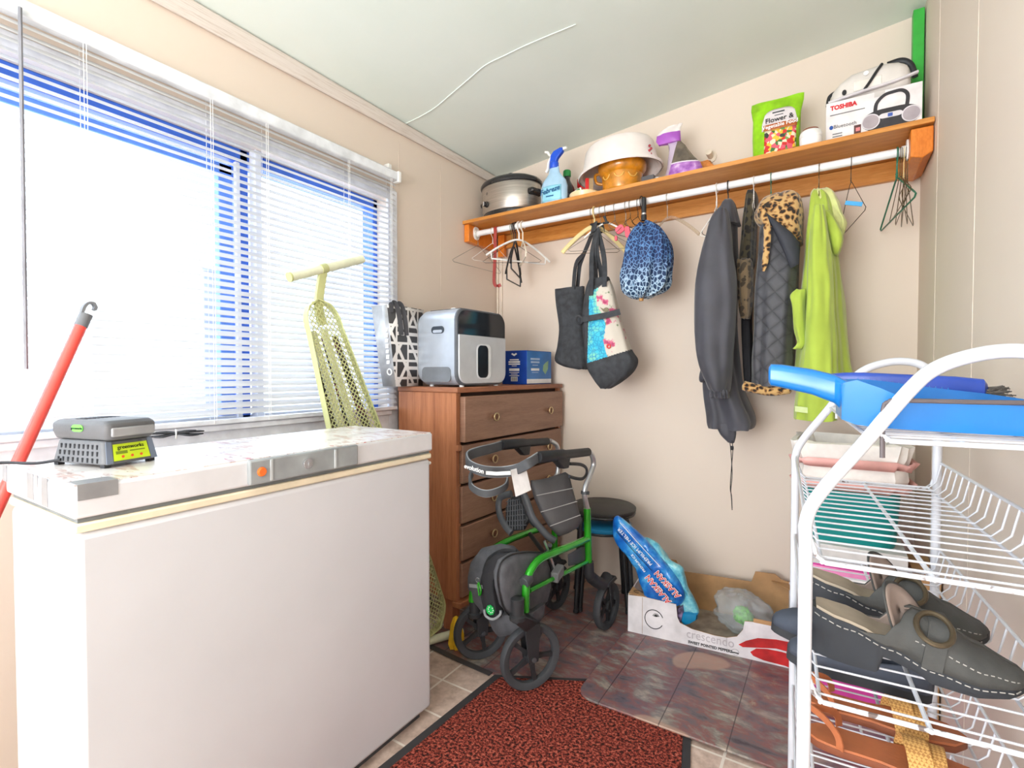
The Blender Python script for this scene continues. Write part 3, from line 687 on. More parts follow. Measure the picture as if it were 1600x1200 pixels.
# ------------------------------------------------------------------ ironing board standing behind the freezer
IBG = M('pale_green_enamel', (192, 194, 138), 0.4, var=.04)
foot_c = V((0.335, -1.045, 0.030)); nose = V((0.095, -1.285, 1.345))
ax = (nose - foot_c); IBL = ax.length; ax.normalize()
wd = V((0.08, 1, 0.2)); wd = (wd - ax * wd.dot(ax)).normalized(); nb = wd.cross(ax).normalized()
if nb.x < 0: nb = -nb
ib = thing('ironing_board', 'pale green metal mesh ironing board folded upright behind freezer', 'ironing board', foot_c)
def half(t):   # half width along the board, t from tail 0 to nose 1
    if t < .06: return .135 * (0.72 + .28 * math.sin(t / .06 * math.pi / 2))
    if t > .93: return .062 * math.sqrt(max(0.0, 1 - ((t - .93) / .07) ** 2)) + .002
    return .135 + (.062 - .135) * ((t - .06) / .87) ** 1.25
def ip(t, w, o=0.0): return foot_c + ax * (t * IBL) + wd * w + nb * o
ts = [i / 60 for i in range(61)]
HR = lambda t: half(t) * (1 + .40 * (1 - max(0, (t - .2) / .8)) ** .6 * (1 if t < .93 else 1)); HL = lambda t: half(t) * (1 + .04 * (1 - t))
ol = [ip(t, HR(t)) for t in ts] + [ip(t, -HL(t)) for t in ts[::-1]]
m = MB().loft([[p - nb * .026, p + nb * .006, p + nb * .006 + (ip(.5, 0) - p).normalized() * .006, p - nb * .026 + (ip(.5, 0) - p).normalized() * .004] for p in ol], cap=False, wrap=True)
m.build('rim', IBG, ib, angle=50)
m = MB(); st = .0205                               # expanded metal: two families of slanting strands clipped to the outline
for sgn in (-1, 1):
    k = -60
    while k < 140:
        t0 = k * st / IBL; prev = None; seg = []
        for i in range(0, 45):
            w = -.16 + .36 * i / 44; t = t0 + sgn * (w * 1.15) / IBL
            ins = 0.003 < t < .997 and -HL(t) + .003 < w < HR(t) - .003
            if ins: seg.append(ip(t, w, .002))
            if (not ins or i == 44) and len(seg) > 1:
                m.strap([seg[0], seg[-1]], .0034, .0014, wd.cross(nb)); seg = []
            elif not ins: seg = []
        k += 1
m.build('mesh_top', IBG, ib)
for w0, w1 in ((.022, .05), (-.028, -.008)):
    MB().obox(ip(.52, w0, -.024), (.026, .012, IBL * .80), wd, nb, (ax - wd * (w1 - w0) * 1.5 / IBL).normalized()).build('leg', M('pale_leg', (222, 222, 196), .4), ib, bevel=.003)
n_ = NT('dark_floral_cloth'); v_ = n_.coord()
c__ = n_.ramp(n_.noise(v_, 14, 3), [(.42, (52, 48, 52)), (.5, (96, 84, 60)), (.56, (60, 58, 84)), (.66, (120, 52, 52))]); n_.color(c__); PADM = n_.pbr(.9)
for f0_, f1_ in ((-.78, -.38), (-.02, .30), (.58, .86)):
    tt_ = [i / 20 * .84 + .06 for i in range(21)]
    a_ = [ip(t, (HR(t) if f0_ > 0 else HL(t)) * f0_, -.037) for t in tt_]; b_ = [ip(t, (HR(t) if f1_ > 0 else HL(t)) * f1_, -.037) for t in tt_][::-1]
    MB().prism(a_ + b_, -nb * .006).build('cover_strip', PADM, ib)['label'] = 'dark printed cloth strip behind the mesh'
for t in (.18, .5): MB().obox(ip(t, 0, -.016), (half(t) * 1.9, .008, .03), wd, nb, ax).build('cross_bar', IBG, ib, bevel=.002)
h0, h1 = pX(452, 433, .085), pX(566, 405, .085); hd = (h1 - h0).normalized(); hm = h0 + (h1 - h0) * .43
MB().strap(smooth_path([ip(.93, .0, -.012), ip(.985, .004, -.010), hm], 5), .030, .016, wd).build('neck', IBG, ib, bevel=.002)
fb = MB().cyl(h0, h1, .0165, 22).build('foot_bar', M('pale_green_backlit', (222, 224, 196), .35), ib, bevel=.001)  # window backlight is in the colour: paler than the board's green
MB().cyl(h1 - hd * .006, h1 + hd * .0015, .0125, 18).build('end_cap', GREY, fb); MB().cyl(h0 - hd * .0015, h0 + hd * .006, .0168, 18).build('end_cap', IBG, fb)
MB().cyl(hm - hd * .014, hm + hd * .014, .0182, 20).build('collar', IBG, fb, bevel=.001)
e0 = pZ(708, 990, .0245)
MB().cyl(e0 - V((.05, .10, 0)), e0 + V((.02, .035, 0)), .016, 18).build('lower_foot_bar', M('pale_green_backlit', (222, 224, 196), .35), ib, bevel=.001)
# yellow cloth under the dresser edge
yc = V((.428, -.915, 0.0042)); rings = []
for j, (r, z) in enumerate(((.026, .001), (.030, .02), (.026, .05), (.020, .085), (.011, .115), (.004, .122))):
    rings.append([yc + V((math.cos(i * math.pi / 9) * r * (1 + .2 * math.sin(3 * i + j)), math.sin(i * math.pi / 9) * r * (1 + .2 * math.cos(2 * i + j)), z)) for i in range(18)])
tag(MB().loft(rings).build('cleaning_cloth', M('yellow_cloth', (236, 190, 40), .8, bump=.3, bscale=90)), 'crumpled yellow cloth on the floor between ironing board and dresser', 'cloth')
# ------------------------------------------------------------------ wooden shelf with hanging rod
PINE = wood_material('varnished_pine', (176, 108, 44), (206, 138, 66), (222, 160, 88), (1.0, 14, 14), rough=.32)
PINE_END = wood_material('varnished_pine_end', (188, 98, 24), (216, 120, 36), (228, 140, 58), (8, 8, 3), rough=.35)
SHB = lambda x: 1.862 + (x / ROOM_W) * 0.028                  # underside of the board: it climbs a little to the right
SHT = 0.017; SY0 = -0.325
def shz(x): return SHB(x) + SHT
ws = thing('wall_shelf', 'long varnished pine shelf running wall to wall above the clothes rod', 'shelf', (ROOM_W / 2, -.16, 1.86))
m = MB().prism([(0.002, SY0, SHB(0)), (ROOM_W - .002, SY0, SHB(ROOM_W)), (ROOM_W - .002, SY0, shz(ROOM_W)), (.002, SY0, shz(0))], (0, -SY0 - .004, 0)); m.build('board', PINE, ws, bevel=.002)
m = MB().box((.004, SY0 + .012, SHB(0) - .092), (.036, -.05, SHB(0) - .0005)); m.build('end_block', PINE_END, ws, bevel=.003)
m = MB().prism([(ROOM_W - .062, SY0 + .012, SHB(1.9) - .006), (ROOM_W - .003, SY0 + .012, SHB(1.9) - .006), (ROOM_W - .003, SY0 + .012, SHB(1.9) - .088), (ROOM_W - .03, SY0 + .012, SHB(1.9) - .105), (ROOM_W - .062, SY0 + .012, SHB(1.9) - .096)], (0, .25, 0)); m.build('end_block', PINE_END, ws, bevel=.003)
m = MB().prism([(.04, -.024, SHB(0) - .075), (ROOM_W - .01, -.024, SHB(ROOM_W) - .075), (ROOM_W - .01, -.024, SHB(ROOM_W) - .001), (.04, -.024, SHB(0) - .001)], (0, .022, 0)); m.build('cleat', PINE, ws, bevel=.002)
MB().box((.042, -.05, SHB(0) - .125), (.085, -.025, SHB(0) - .002)).build('cleat_block', PINE_END, ws, bevel=.002)
RY = -0.25; RR = 0.0145
def rz(x): return 1.823 + 0.014 * x / ROOM_W
rod = thing('clothes_rod', 'white metal clothes rod hung below the pine shelf', 'rod', (ROOM_W / 2, RY, 1.83))
MB().cyl((.05, RY, rz(.05)), (ROOM_W - .064, RY, rz(ROOM_W)), RR, 20).build('tube', ENAMEL, rod)
for x0, sx, z_ in ((.0365, 1, rz(0)), (ROOM_W - .0625, -1, rz(ROOM_W))):
    m = MB().prism([(x0, RY + y * .026, z_ + .002 + z * .034) for y, z in rrect(2, 2, .8)], (sx * .005, 0, 0)); m.cyl((x0 + sx * .004, RY, z_), (x0 + sx * .018, RY, z_), RR + .004, 18)
    m.build('flange', WHITE, rod, bevel=.001)

# ------------------------------------------------------------------ things standing on the shelf
def on_shelf(px, y, px_y=260):
    p = pY(px, px_y, y); return V((p.x, y, shz(p.x) + .0026))
# slow cooker
c0 = V((0.205, -.165, shz(.21) + .0028)); sxx, syy = .168, .125
sc_ = thing('slow_cooker', 'oval stainless slow cooker with black lid at the shelf left end', 'slow cooker', c0)
BRUSH = NT('brushed_steel'); _v = BRUSH.coord((2, 2, 60)); BRUSH.color(BRUSH.ramp(BRUSH.noise(_v, 3, 3), [(.3, (176, 168, 160)), (.7, (206, 198, 190))])); BRUSH = BRUSH.pbr(.3, .85)
COOKB = M('cooker_black', (40, 40, 42), .2, coat=.4)
def ell(prof): return MB().lathe([(r, z) for r, z in prof], 48, c0, sx=sxx, sy=syy)
ell([(.80, .0), (.93, .004), (.965, .02), (.955, .034)]).build('base', COOKB, sc_)
ell([(.95, .033), (.985, .04), (1.0, .1), (1.0, .165), (.99, .17)]).build('body', BRUSH, sc_)
ld = ell([(1.01, .169), (1.045, .174), (1.05, .184), (1.0, .196), (.8, .212), (.5, .222), (.2, .226), (.02, .227)]).build('lid', COOKB, sc_)
MB().lathe([(.012, 0), (.012, .01), (.02, .013), (.021, .02), (.014, .025)], 18, c0 + V((0, 0, .226))).build('lid_knob', BLACK, ld)
def eside(a, z, off=0.0): return c0 + V((math.cos(a) * sxx, math.sin(a) * syy, z)) + V((math.cos(a) / sxx, math.sin(a) / syy, 0)).normalized() * off
for a in (R(-14), R(166)):
    nn = V((math.cos(a) / sxx, math.sin(a) / syy, 0)).normalized(); tt = V((-nn.y, nn.x, 0)); q = eside(a, .115)
    m = MB().loft([on_plane(rrect(.085, .034, .012), q - nn * .006, tt, (0, 0, 1)), on_plane(rrect(.085, .026, .010), q + nn * .022, tt, (0, 0, 1)), on_plane(rrect(.07, .016, .006), q + nn * .03, tt, (0, 0, 1))]); m.build('handle', COOKB, sc_)
a = R(-118); nn = V((math.cos(a) / sxx, math.sin(a) / syy, 0)).normalized(); q = eside(a, .072)
kb = MB().lathe([(.016, 0), (.016, .004), (.013, .006), (.0125, .018), (.010, .02)], 20, q, nn).build('control_knob', COOKB, sc_)
MB().obox(q + nn * .0205, (.003, .003, .02), V((-nn.y, nn.x, 0)), nn).build('pointer', WHITE, kb)
q = eside(a, .128, .0004); MB().lathe([(.008, 0), (.008, .0008)], 16, q, nn).build('emblem', M('emblem_grey', (120, 110, 104), .5), sc_)
# spray bottle
c0 = on_shelf(866, -.255); c0.x += 0.0
sp = thing('spray_bottle', 'pale blue spray bottle with blue trigger next to the slow cooker', 'bottle', c0)
BTL = M('pale_blue_bottle', (168, 204, 230), .25, coat=.3)
prof = [(.052, .0), (.058, .006), (.060, .05), (.060, .085), (.052, .115), (.034, .14), (.025, .155), (.0225, .17), (.021, .183)]
MB().lathe(prof, 32, c0, sx=1.18, sy=.62).build('bottle', BTL, sp)
m = MB(); 
lbq = [(x, z) for x, z in rrect(.092, .070, .02)]
def bsurf(x, z):     # front surface of the bottle
    for (r0, z0), (r1, z1) in zip(prof, prof[1:]):
        if z0 <= z <= z1: r = r0 + (r1 - r0) * (z - z0) / max(z1 - z0, 1e-6); break
    return c0 + V((x, -.62 * r * math.sqrt(max(0.02, 1 - (x / (1.18 * r)) ** 2)) - .0006, z))
rows = []
for j in range(7): rows.append([bsurf(-.052 + .104 * i / 12, .014 + .072 * j / 6) for i in range(13)])
lb = MB().loft(rows, cap=False, closed=False).build('label', M('aqua_label', (150, 216, 240), .35), sp, solid=.0008)
q = bsurf(0, .058); q2 = q + V((0, -.001, 0))
text('lettering', 'Febreze', q2 + V((-.004, 0, .004)), (1, 0, .12), (0, 0, 1), .033, M('deep_teal_ink', (20, 90, 140), .5), lb, shear=.3, bold=.0006, lift=.002)
m = MB().obox(q2 + V((-.004, -.001, -.022)), (.04, .0006, .005)); m.build('small_print', M('deep_teal_ink', (20, 90, 140), .5), lb)
TRB = M('trigger_blue', (32, 84, 210), .35, coat=.2)
z = .183
MB().lathe([(.021, .178), (.022, .18), (.022, .204), (.017, .21)], 20, c0).build('collar', TRB, sp)
hp_ = [(-.020, .206), (.016, .206), (.020, .222), (.048, .248), (.050, .266), (.034, .268), (.0, .258), (-.016, .240)]
tg = MB().prism([c0 + V((x, -.012, z_)) for x, z_ in hp_], (0, .024, 0)).build('trigger_head', TRB, sp, bevel=.004)
MB().cyl(c0 + V((.046, 0, .262)), c0 + V((.066, 0, .264)), .0085, 14, .006).build('nozzle', WHITE, tg)
MB().tube(smooth_path([c0 + V((-.010, 0, .236)), c0 + V((-.028, 0, .25)), c0 + V((-.034, 0, .262)), c0 + V((-.050, 0, .268))], 5), [.006] * 15 + [.0065], 10).build('back_spur', WHITE, tg)
MB().tube(smooth_path([c0 + V((-.016, 0, .236)), c0 + V((-.030, 0, .21)), c0 + V((-.034, 0, .182)), c0 + V((-.044, 0, .168))], 5), .0065, 10, flat=1.4).build('trigger', WHITE, tg)
# dark bottle with green cap
c0 = on_shelf(886, -.13)
db = thing('bottle', 'black bottle with green screw cap behind the spray bottle', 'bottle', c0)
MB().lathe([(.040, 0), (.044, .006), (.044, .09), (.036, .12), (.020, .15), (.016, .16), (.016, .178)], 26, c0).build('body', M('smoky_bottle', (62, 60, 60), .25, coat=.3), db)
MB().lathe([(.0185, .176), (.0195, .178), (.0195, .204), (.017, .208)], 24, c0).build('cap', M('cap_green', (44, 140, 70), .4), db)
MB().lathe([(.0446, .03), (.0446, .08)], 26, c0, cap=False).build('label', M('label_smoke', (88, 92, 104), .4), db)
# red bottle
c0 = on_shelf(911, -.070)
o = thing('bottle', 'red plastic bottle standing behind white basin rim', 'bottle', c0)
REDP = M('red_bottle', (206, 34, 36), .3, coat=.3)
MB().lathe([(.026, 0), (.030, .006), (.030, .10), (.026, .125), (.02, .135)], 22, c0, sx=1.1, sy=.8).build('body', REDP, o)
MB().lathe([(.028, .134), (.030, .137), (.030, .17), (.026, .174)], 22, c0, sx=1.05, sy=.8).build('cap', REDP, o)
# cream dish, with two small boxes on it
c0 = on_shelf(914, -.22)
ds = MB().lathe([(.056, 0), (.068, .006), (.074, .03), (.072, .034), (.02, .034)], 36, c0).build('dish', M('cream_ceramic', (236, 214, 172), .35, coat=.3), base=c0)
tag(ds, 'round cream lidded dish carrying two small cartons, left of amber pot', 'dish')
q = c0 + V((.028, .0, .0348))
o = thing('carton', 'small red and tan carton upright on the cream dish', 'carton', q)
MB().obox(q + V((0, 0, .0325)), (.026, .03, .064), (.9, .43, 0), (-.43, .9, 0)).build('body', M('carton_tan', (170, 146, 110), .6), o)
MB().obox(q + V((-.012, -.012, .0325)), (.016, .026, .064), (.9, .43, 0), (-.43, .9, 0)).build('red_side', REDP, o)
q = c0 + V((-.030, -.012, .0385))
o = thing('carton', 'little white and green carton leaning on the cream dish', 'carton', q)
MB().obox(q + V((0, 0, .0105)), (.05, .03, .013), (.9, 0, .34), (0, 1, 0), (-.34, 0, .9)).build('body', WHITE, o, bevel=.001)
MB().obox(q + V((.008, -.0155, .013)), (.018, .0008, .010), (.9, 0, .34), (0, 1, 0), (-.34, 0, .9)).build('green_mark', M('mark_green', (40, 140, 80), .5), o)
# amber ceramic pot (upside-down basin rests on it)
ca = on_shelf(972, -.165)
AMB = M('amber_glaze', (206, 136, 34), .22, coat=.6, var=.15, vscale=30)
ap = thing('ceramic_pot', 'amber glazed ceramic pot under the upturned white basin', 'pot', ca)
MB().lathe([(.090, 0), (.096, .006), (.094, .018), (.088, .024), (.086, .03)], 40, ca).build('foot', AMB, ap)
MB().lathe([(.086, .029), (.087, .034), (.090, .05), (.094, .10), (.098, .104), (.108, .118), (.112, .140), (.110, .15), (.10, .152)], 40, ca).build('body', AMB, ap)
AMBL = M('amber_relief', (232, 184, 92), .2, coat=.6)
for a in (R(-118), R(-78), R(-40)):
    nn = V((math.cos(a), math.sin(a), 0)); tt = V((-nn.y, nn.x, 0)); q = ca + nn * .092 + V((0, 0, .075))
    MB().tube(smooth_path([q + tt * x + V((0, 0, z_)) + nn * .002 for x, z_ in ((-.022, .012), (-.012, -.002), (0, -.006), (.012, -.002), (.022, .012))], 5), .003, 8).build('relief', AMBL, ap)
for a in (R(-125), R(-105), R(-82), R(-60)):
    MB().ball(ca + V((math.cos(a) * .092, math.sin(a) * .092, .016)), (.010, .008, .005), 10, 6).build('relief', AMBL, ap)
MB().tube(smooth_path([ca + V((-.094, -.02, .125)), ca + V((-.12, -.03, .12)), ca + V((-.115, -.03, .085)), ca + V((-.088, -.02, .075))], 6), .007, 10).build('handle', AMB, ap)
# basin
zb = shz(.81) + .115
bsn = V((.812, -.175, zb)); bx_ax = V((-.06, .05, 1)).normalized()
prof = [(.196, -.006), (.200, -.002), (.198, .006), (.182, .010), (.172, .05), (.162, .11), (.150, .126), (.12, .131), (.01, .131)]
inn = [(.01, .126), (.118, .126), (.146, .122), (.157, .11), (.168, .05), (.177, .006), (.190, -.004)]
b_ = MB().lathe(prof + inn, 56, bsn, bx_ax, cap=False, sx=1.0, sy=.78); 
o = b_.build('basin', M('basin_white', (236, 228, 224), .35, var=.02), base=bsn); tag(o, 'white oval wash basin upside down over the amber pot', 'basin')
a = R(-22); q = bsn + V((math.cos(a) * .170, math.sin(a) * .136, .055)); nn = V((math.cos(a), math.sin(a), 0)); tt = V((-nn.y, nn.x, 0))
for k, (dx, dz) in enumerate(((-.004, .016), (.006, .006), (-.006, -.006), (.004, -.018))):
    MB().ball(q + tt * dx + V((0, 0, dz)) + nn * .001, (.006, .006, .006), 8, 6).build('printed_berry', M('berry_red', (170, 60, 70), .5), o)
# dark box with small plugs
c0 = on_shelf(1016, -.20)
o = thing('power_adapter', 'small dark grey power adapter box between amber pot and purple pouch', 'adapter', c0)
MB().box(c0 + V((-.034, -.02, 0)), c0 + V((.022, .04, .058))).build('case', M('adapter_grey', (92, 92, 96), .5), o, bevel=.003)
for z_ in (.02, .042): MB().box(c0 + V((.022, -.006, z_)), c0 + V((.040, .004, z_ + .006))).build('prong', CHROME, o)
# purple foil pouch
c0 = on_shelf(1066, -.19)
pu = thing('pouch', 'shiny purple foil pouch with rolled down white top beside the basin', 'pouch', c0)
def pouch_rings(rows):
    rings = []
    for z_, x0, x1, hd, sh in rows:
        ring = []
        for i in range(28):
            th = 2 * math.pi * i / 28; cs, sn = math.cos(th), math.sin(th)
            ring.append(c0 + V(((x0 + x1) / 2 + (x1 - x0) / 2 * math.copysign(abs(cs) ** .8, cs) + .003 * math.sin(5 * th + z_ * 60), hd * math.copysign(abs(sn) ** .9, sn) + sh + .003 * math.sin(4 * th + 80 * z_), z_)))
        rings.append(ring)
    return rings
n_ = NT('purple_foil'); v_ = n_.coord(); sx_ = n_.n('ShaderNodeSeparateXYZ'); n_.l(v_, sx_.inputs[0])
foil = n_.ramp(n_.noise(v_, 30, 2), [(.35, (150, 86, 176)), (.6, (196, 138, 216)), (.7, (228, 196, 236))])
gr = n_.ramp(n_.noise(v_, 22, 3), [(.4, (96, 88, 80)), (.6, (122, 112, 98))])
zed = n_.math('ADD', sx_.outputs['Z'], n_.math('MULTIPLY', sx_.outputs['X'], .05))
c1 = n_.mix(n_.math('GREATER_THAN', zed, .083), foil, gr)
c1 = n_.mix(n_.math('LESS_THAN', n_.math('ABSOLUTE', n_.math('SUBTRACT', zed, .081)), .0028), c1, (236, 226, 240))
c1 = n_.mix(n_.math('LESS_THAN', n_.math('ADD', sx_.outputs['X'], n_.math('MULTIPLY', sx_.outputs['Z'], -.22)), -.058), c1, (206, 190, 212))
n_.color(c1); n_.bump(n_.noise(v_, 40, 3), .4, .004); PFOIL = n_.pbr(.25, .25)
MB().loft(pouch_rings([(0.0, -.075, .088, .035, 0), (.02, -.078, .094, .042, 0), (.07, -.066, .080, .038, 0), (.11, -.058, .045, .028, 0), (.16, -.056, .012, .016, -.002), (.185, -.062, -.006, .009, -.004)])).build('bag', PFOIL, pu)
MB().loft(pouch_rings([(.180, -.100, -.002, .012, -.012), (.196, -.108, -.004, .016, -.014), (.222, -.104, -.008, .013, -.014)])).build('fold_band', M('purple_band', (160, 84, 182), .35), pu)
MB().loft(pouch_rings([(.221, -.104, -.008, .011, -.014), (.24, -.095, -.006, .010, -.01), (.254, -.066, .0, .006, -.006), (.258, -.04, -.002, .004, -.004)])).build('rolled_top', M('foil_white', (232, 224, 222), .4), pu)
c0 = on_shelf(1104, -.10)
o = MB().loft(pouch_rings([(0, -.05, .05, .03, 0), (.04, -.055, .05, .034, 0), (.08, -.045, .035, .02, 0), (.11, -.03, .012, .008, 0)])).build('snack_bag', M('orange_clear_bag', (226, 130, 66), .4, var=.25, vscale=40), base=c0)
tag(o, 'small orange packet half hidden behind purple pouch', 'packet')
o = MB().cyl((1.18, -.0, 2.06), (1.18, -.055, 2.066), .012, 16, .014); o.lathe([(.026, 0), (.026, .006)], 18, (1.18, -.0065, 2.06), (0, 1, 0))
tag(o.build('wall_peg', CREAM), 'stubby cream peg on the wall above the purple pouch', 'peg')
# green plant-food pouch
c0 = on_shelf(1212, -.21)
GRP = M('lime_pouch', (138, 196, 20), .35, var=.12, vscale=22, bump=.5, bscale=30, coat=.2)
gp = thing('plant_food_pouch', 'lime green plant food pouch standing on shelf, vegetables printed on front', 'pouch', c0)
rows = [(0.0, -.072, .072, .034, .0), (.02, -.078, .078, .036, .0), (.10, -.083, .082, .030, .004), (.18, -.087, .086, .018, .012), (.225, -.089, .090, .006, .016), (.25, -.088, .091, .003, .016)]
MB().loft(pouch_rings(rows)).build('bag', GRP, gp)
def front(x, z_):
    for r0, r1 in zip(rows, rows[1:]):
        if r0[0] <= z_ <= r1[0]:
            t = (z_ - r0[0]) / (r1[0] - r0[0]); q = [r0[i] + (r1[i] - r0[i]) * t for i in range(5)]
            u = max(-1, min(1, (x - (q[1] + q[2]) / 2) / ((q[2] - q[1]) / 2))); return c0 + V((x, -q[3] * (max(0.0, 1 - abs(u) ** 2.5)) ** .36 + q[4] - .0042, z_))
n_ = NT('printed_vegetables'); v_ = n_.coord()
vc = n_.n('ShaderNodeTexVoronoi'); vc.inputs['Scale'].default_value = 74; n_.l(n_.coord((1, .3, 1)), vc.inputs['Vector']); sc2 = n_.n('ShaderNodeSeparateColor'); n_.l(vc.outputs['Color'], sc2.inputs[0])
n_.color(n_.ramp(sc2.outputs[0], [(0, (206, 50, 44)), (.2, (232, 220, 190)), (.38, (70, 120, 60)), (.55, (240, 190, 60)), (.68, (56, 66, 58)), (.82, (220, 90, 110)), (.95, (120, 160, 90))], 'CONSTANT')); VEG = n_.pbr(.4)
def patch(x0, x1, z0, z1, lift=0.0, top=None, nx=14, nz=8):
    m = MB(); rr = []
    for j in range(nz + 1):
        r_ = []
        for i in range(nx + 1):
            x = x0 + (x1 - x0) * i / nx; zt = z1 if top is None else z0 + (z1 - z0) * top((i / nx) * 2 - 1)
            r_.append(front(x, z0 + (zt - z0) * j / nz) + V((0, -lift, 0)))
        rr.append(r_)
    return m.loft(rr, cap=False, closed=False)
lab = patch(-.048, .072, .118, .205, 0, lambda u: .35 + .65 * (max(0, 1 - u ** 4)) ** .5).build('label', M('label_lilac', (222, 214, 216), .4), gp, solid=.0006)
ban = patch(-.042, .072, .118, .142, .0012).build('title_band', M('brown_band', (184, 100, 52), .4), gp, solid=.0006)
patch(-.038, .070, .012, .117, .0005).build('picture', VEG, gp, solid=.0006)
text('lettering', 'Flower &', front(.012, .157) + V((0, -.004, 0)), (1, 0, .03), (0, 0, 1), .026, INK, lab, bold=.0003)
text('lettering', 'Vegetable Food', front(.015, .130) + V((0, -.006, 0)), (1, 0, .03), (0, 0, 1), .0195, WINK, ban, bold=.0003)
m = MB().obox(front(.008, .189) + V((0, -.001, 0)), (.042, .0006, .006)); m.build('small_print', DARK, lab); m = MB().obox(front(.010, .176) + V((0, -.001, 0)), (.03, .0006, .003)); m.build('small_print', DARK, lab)
# white round containers
c0 = on_shelf(1266, -.286)
o = thing('round_container', 'low round white container with brown lid disc between pouch and box', 'container', c0)
MB().lathe([(.031, 0), (.035, .004), (.036, .028), (.034, .030)], 30, c0).build('lower_tub', WHITE, o)
MB().lathe([(.034, .029), (.0365, .032), (.0365, .042), (.033, .052), (.028, .056)], 30, c0).build('upper_tub', WHITE, o)
MB().lathe([(.025, .0555), (.027, .057), (.025, .062), (.004, .063)], 26, c0).build('lid', M('brown_lid', (140, 78, 56), .5), o)
# radio carton
xa, xb = pY(1290, 217, -.24).x, pY(1443, 185, -.24).x; xb = min(xb, 1.905); BZ0 = shz(1.77) + .004; BH = .158; y0 = -.24
tbx = thing('radio_carton', 'white carton printed with a black portable radio at shelf right end', 'box', ((xa + xb) / 2, y0 + .07, BZ0))
crt = MB().box((xa, y0, BZ0), (xb, y0 + .135, BZ0 + BH)).build('carton', M('carton_white', (232, 226, 226), .45), tbx, bevel=.0015)
def fr(u, v_, o=.0006): return V((xa + (xb - xa) * u, y0 - o, BZ0 + BH * v_))
text('lettering', 'TOSHIBA', fr(.05, .855), (1, 0, 0), (0, 0, 1), .0215, RINK, crt, align='LEFT', bold=.0010, stretch=.9)
text('lettering', 'Bluetooth', fr(.085, .42), (1, 0, 0), (0, 0, 1), .0175, DARK, crt, align='LEFT')
m = MB().obox(fr(.235, .70), (.105, .0006, .0035)); m.build('small_print', GREY, crt); m = MB(); m.obox(fr(.13, .26), (.03, .0006, .004)).obox(fr(.13, .20), (.03, .0006, .004)).obox(fr(.12, .13), (.03, .0006, .009)).obox(fr(.12, .045), (.03, .0006, .009)).obox(fr(.23, .135), (.032, .0006, .003)).obox(fr(.23, .055), (.032, .0006, .003)); m.build('small_print', GREY, crt)
MB().lathe([(.0075, 0), (.0075, .0008)], 20, fr(.062, .42), (0, -1, 0), sx=.8).build('emblem', BINK, crt)
MB().box(fr(.31, .08, 0), fr(.385, .36, .0012)).build('printed_phone', M('phone_dark', (92, 58, 56), .5), crt)
MB().box(fr(.33, .22, 0.001), fr(.375, .30, .0016)).build('phone_screen', M('phone_pink', (216, 130, 130), .5), crt)
PR = M('print_black', (54, 52, 56), .5); PG = M('print_grey', (170, 160, 166), .5); PS = M('print_silver', (214, 210, 214), .5)
pr = MB().prism([fr(.69 + x, .36 + z_, 0) for x, z_ in rrect(.60, .46, .21, 7)], (0, -.0012, 0)).build('printed_radio', PR, crt)
for u in (.485, .895):
    MB().lathe([(.027, 0), (.027, .0016)], 28, fr(u, .36), (0, -1, 0)).build('speaker_ring', PS, pr)
    MB().lathe([(.0235, 0), (.0235, .0020)], 28, fr(u, .36), (0, -1, 0)).build('speaker_cone', PG, pr)
MB().prism([fr(.69 + x, .43 + z_, 0) for x, z_ in rrect(.24, .11, .05, 6)], (0, -.0018, 0)).build('control_strip', PS, pr)
MB().prism([fr(.685 + x, .43 + z_, 0) for x, z_ in rrect(.05, .075, .006, 2)], (0, -.0024, 0)).build('display', M('display_blue', (70, 96, 176), .4), pr)
MB().strap(smooth_path([fr(.55, .47, .001), fr(.56, .62, .001), (fr(.62, .78, .001)), fr(.72, .84, .001), fr(.82, .80, .001), fr(.845, .66, .001), fr(.83, .50, .001)], 6), .011, .0012, [V((1, 0, 0))] * 6 + [V((.7, 0, -.7))] * 6 + [V((.3, 0, -1))] * 6 + [V((0, 0, -1))] * 6 + [V((.5, 0, 1)) * -1] * 6 + [V((-1, 0, 0))] * 7).build('printed_handle', PR, crt) if False else None
m = MB(); hp2 = smooth_path([fr(.53, .54, .0012), fr(.545, .74, .0012), fr(.62, .88, .0012), fr(.71, .91, .0012), fr(.80, .90, .0012), fr(.855, .78, .0012), fr(.85, .56, .0012)], 6)
rings = []
for i, p in enumerate(hp2):
    t = (hp2[min(i + 1, len(hp2) - 1)] - hp2[max(i - 1, 0)]).normalized(); w = t.cross(V((0, 1, 0))).normalized() * .0055
    rings.append([p - w, p + w, p + w + V((0, -.0006, 0)), p - w + V((0, -.0006, 0))])
m.loft(rings).build('printed_handle', PR, crt)
MB().box(fr(.52, .88, 0), fr(.63, 1.0, .0006)).build('clear_tape', M('tape_beige', (206, 200, 196), .35), crt)
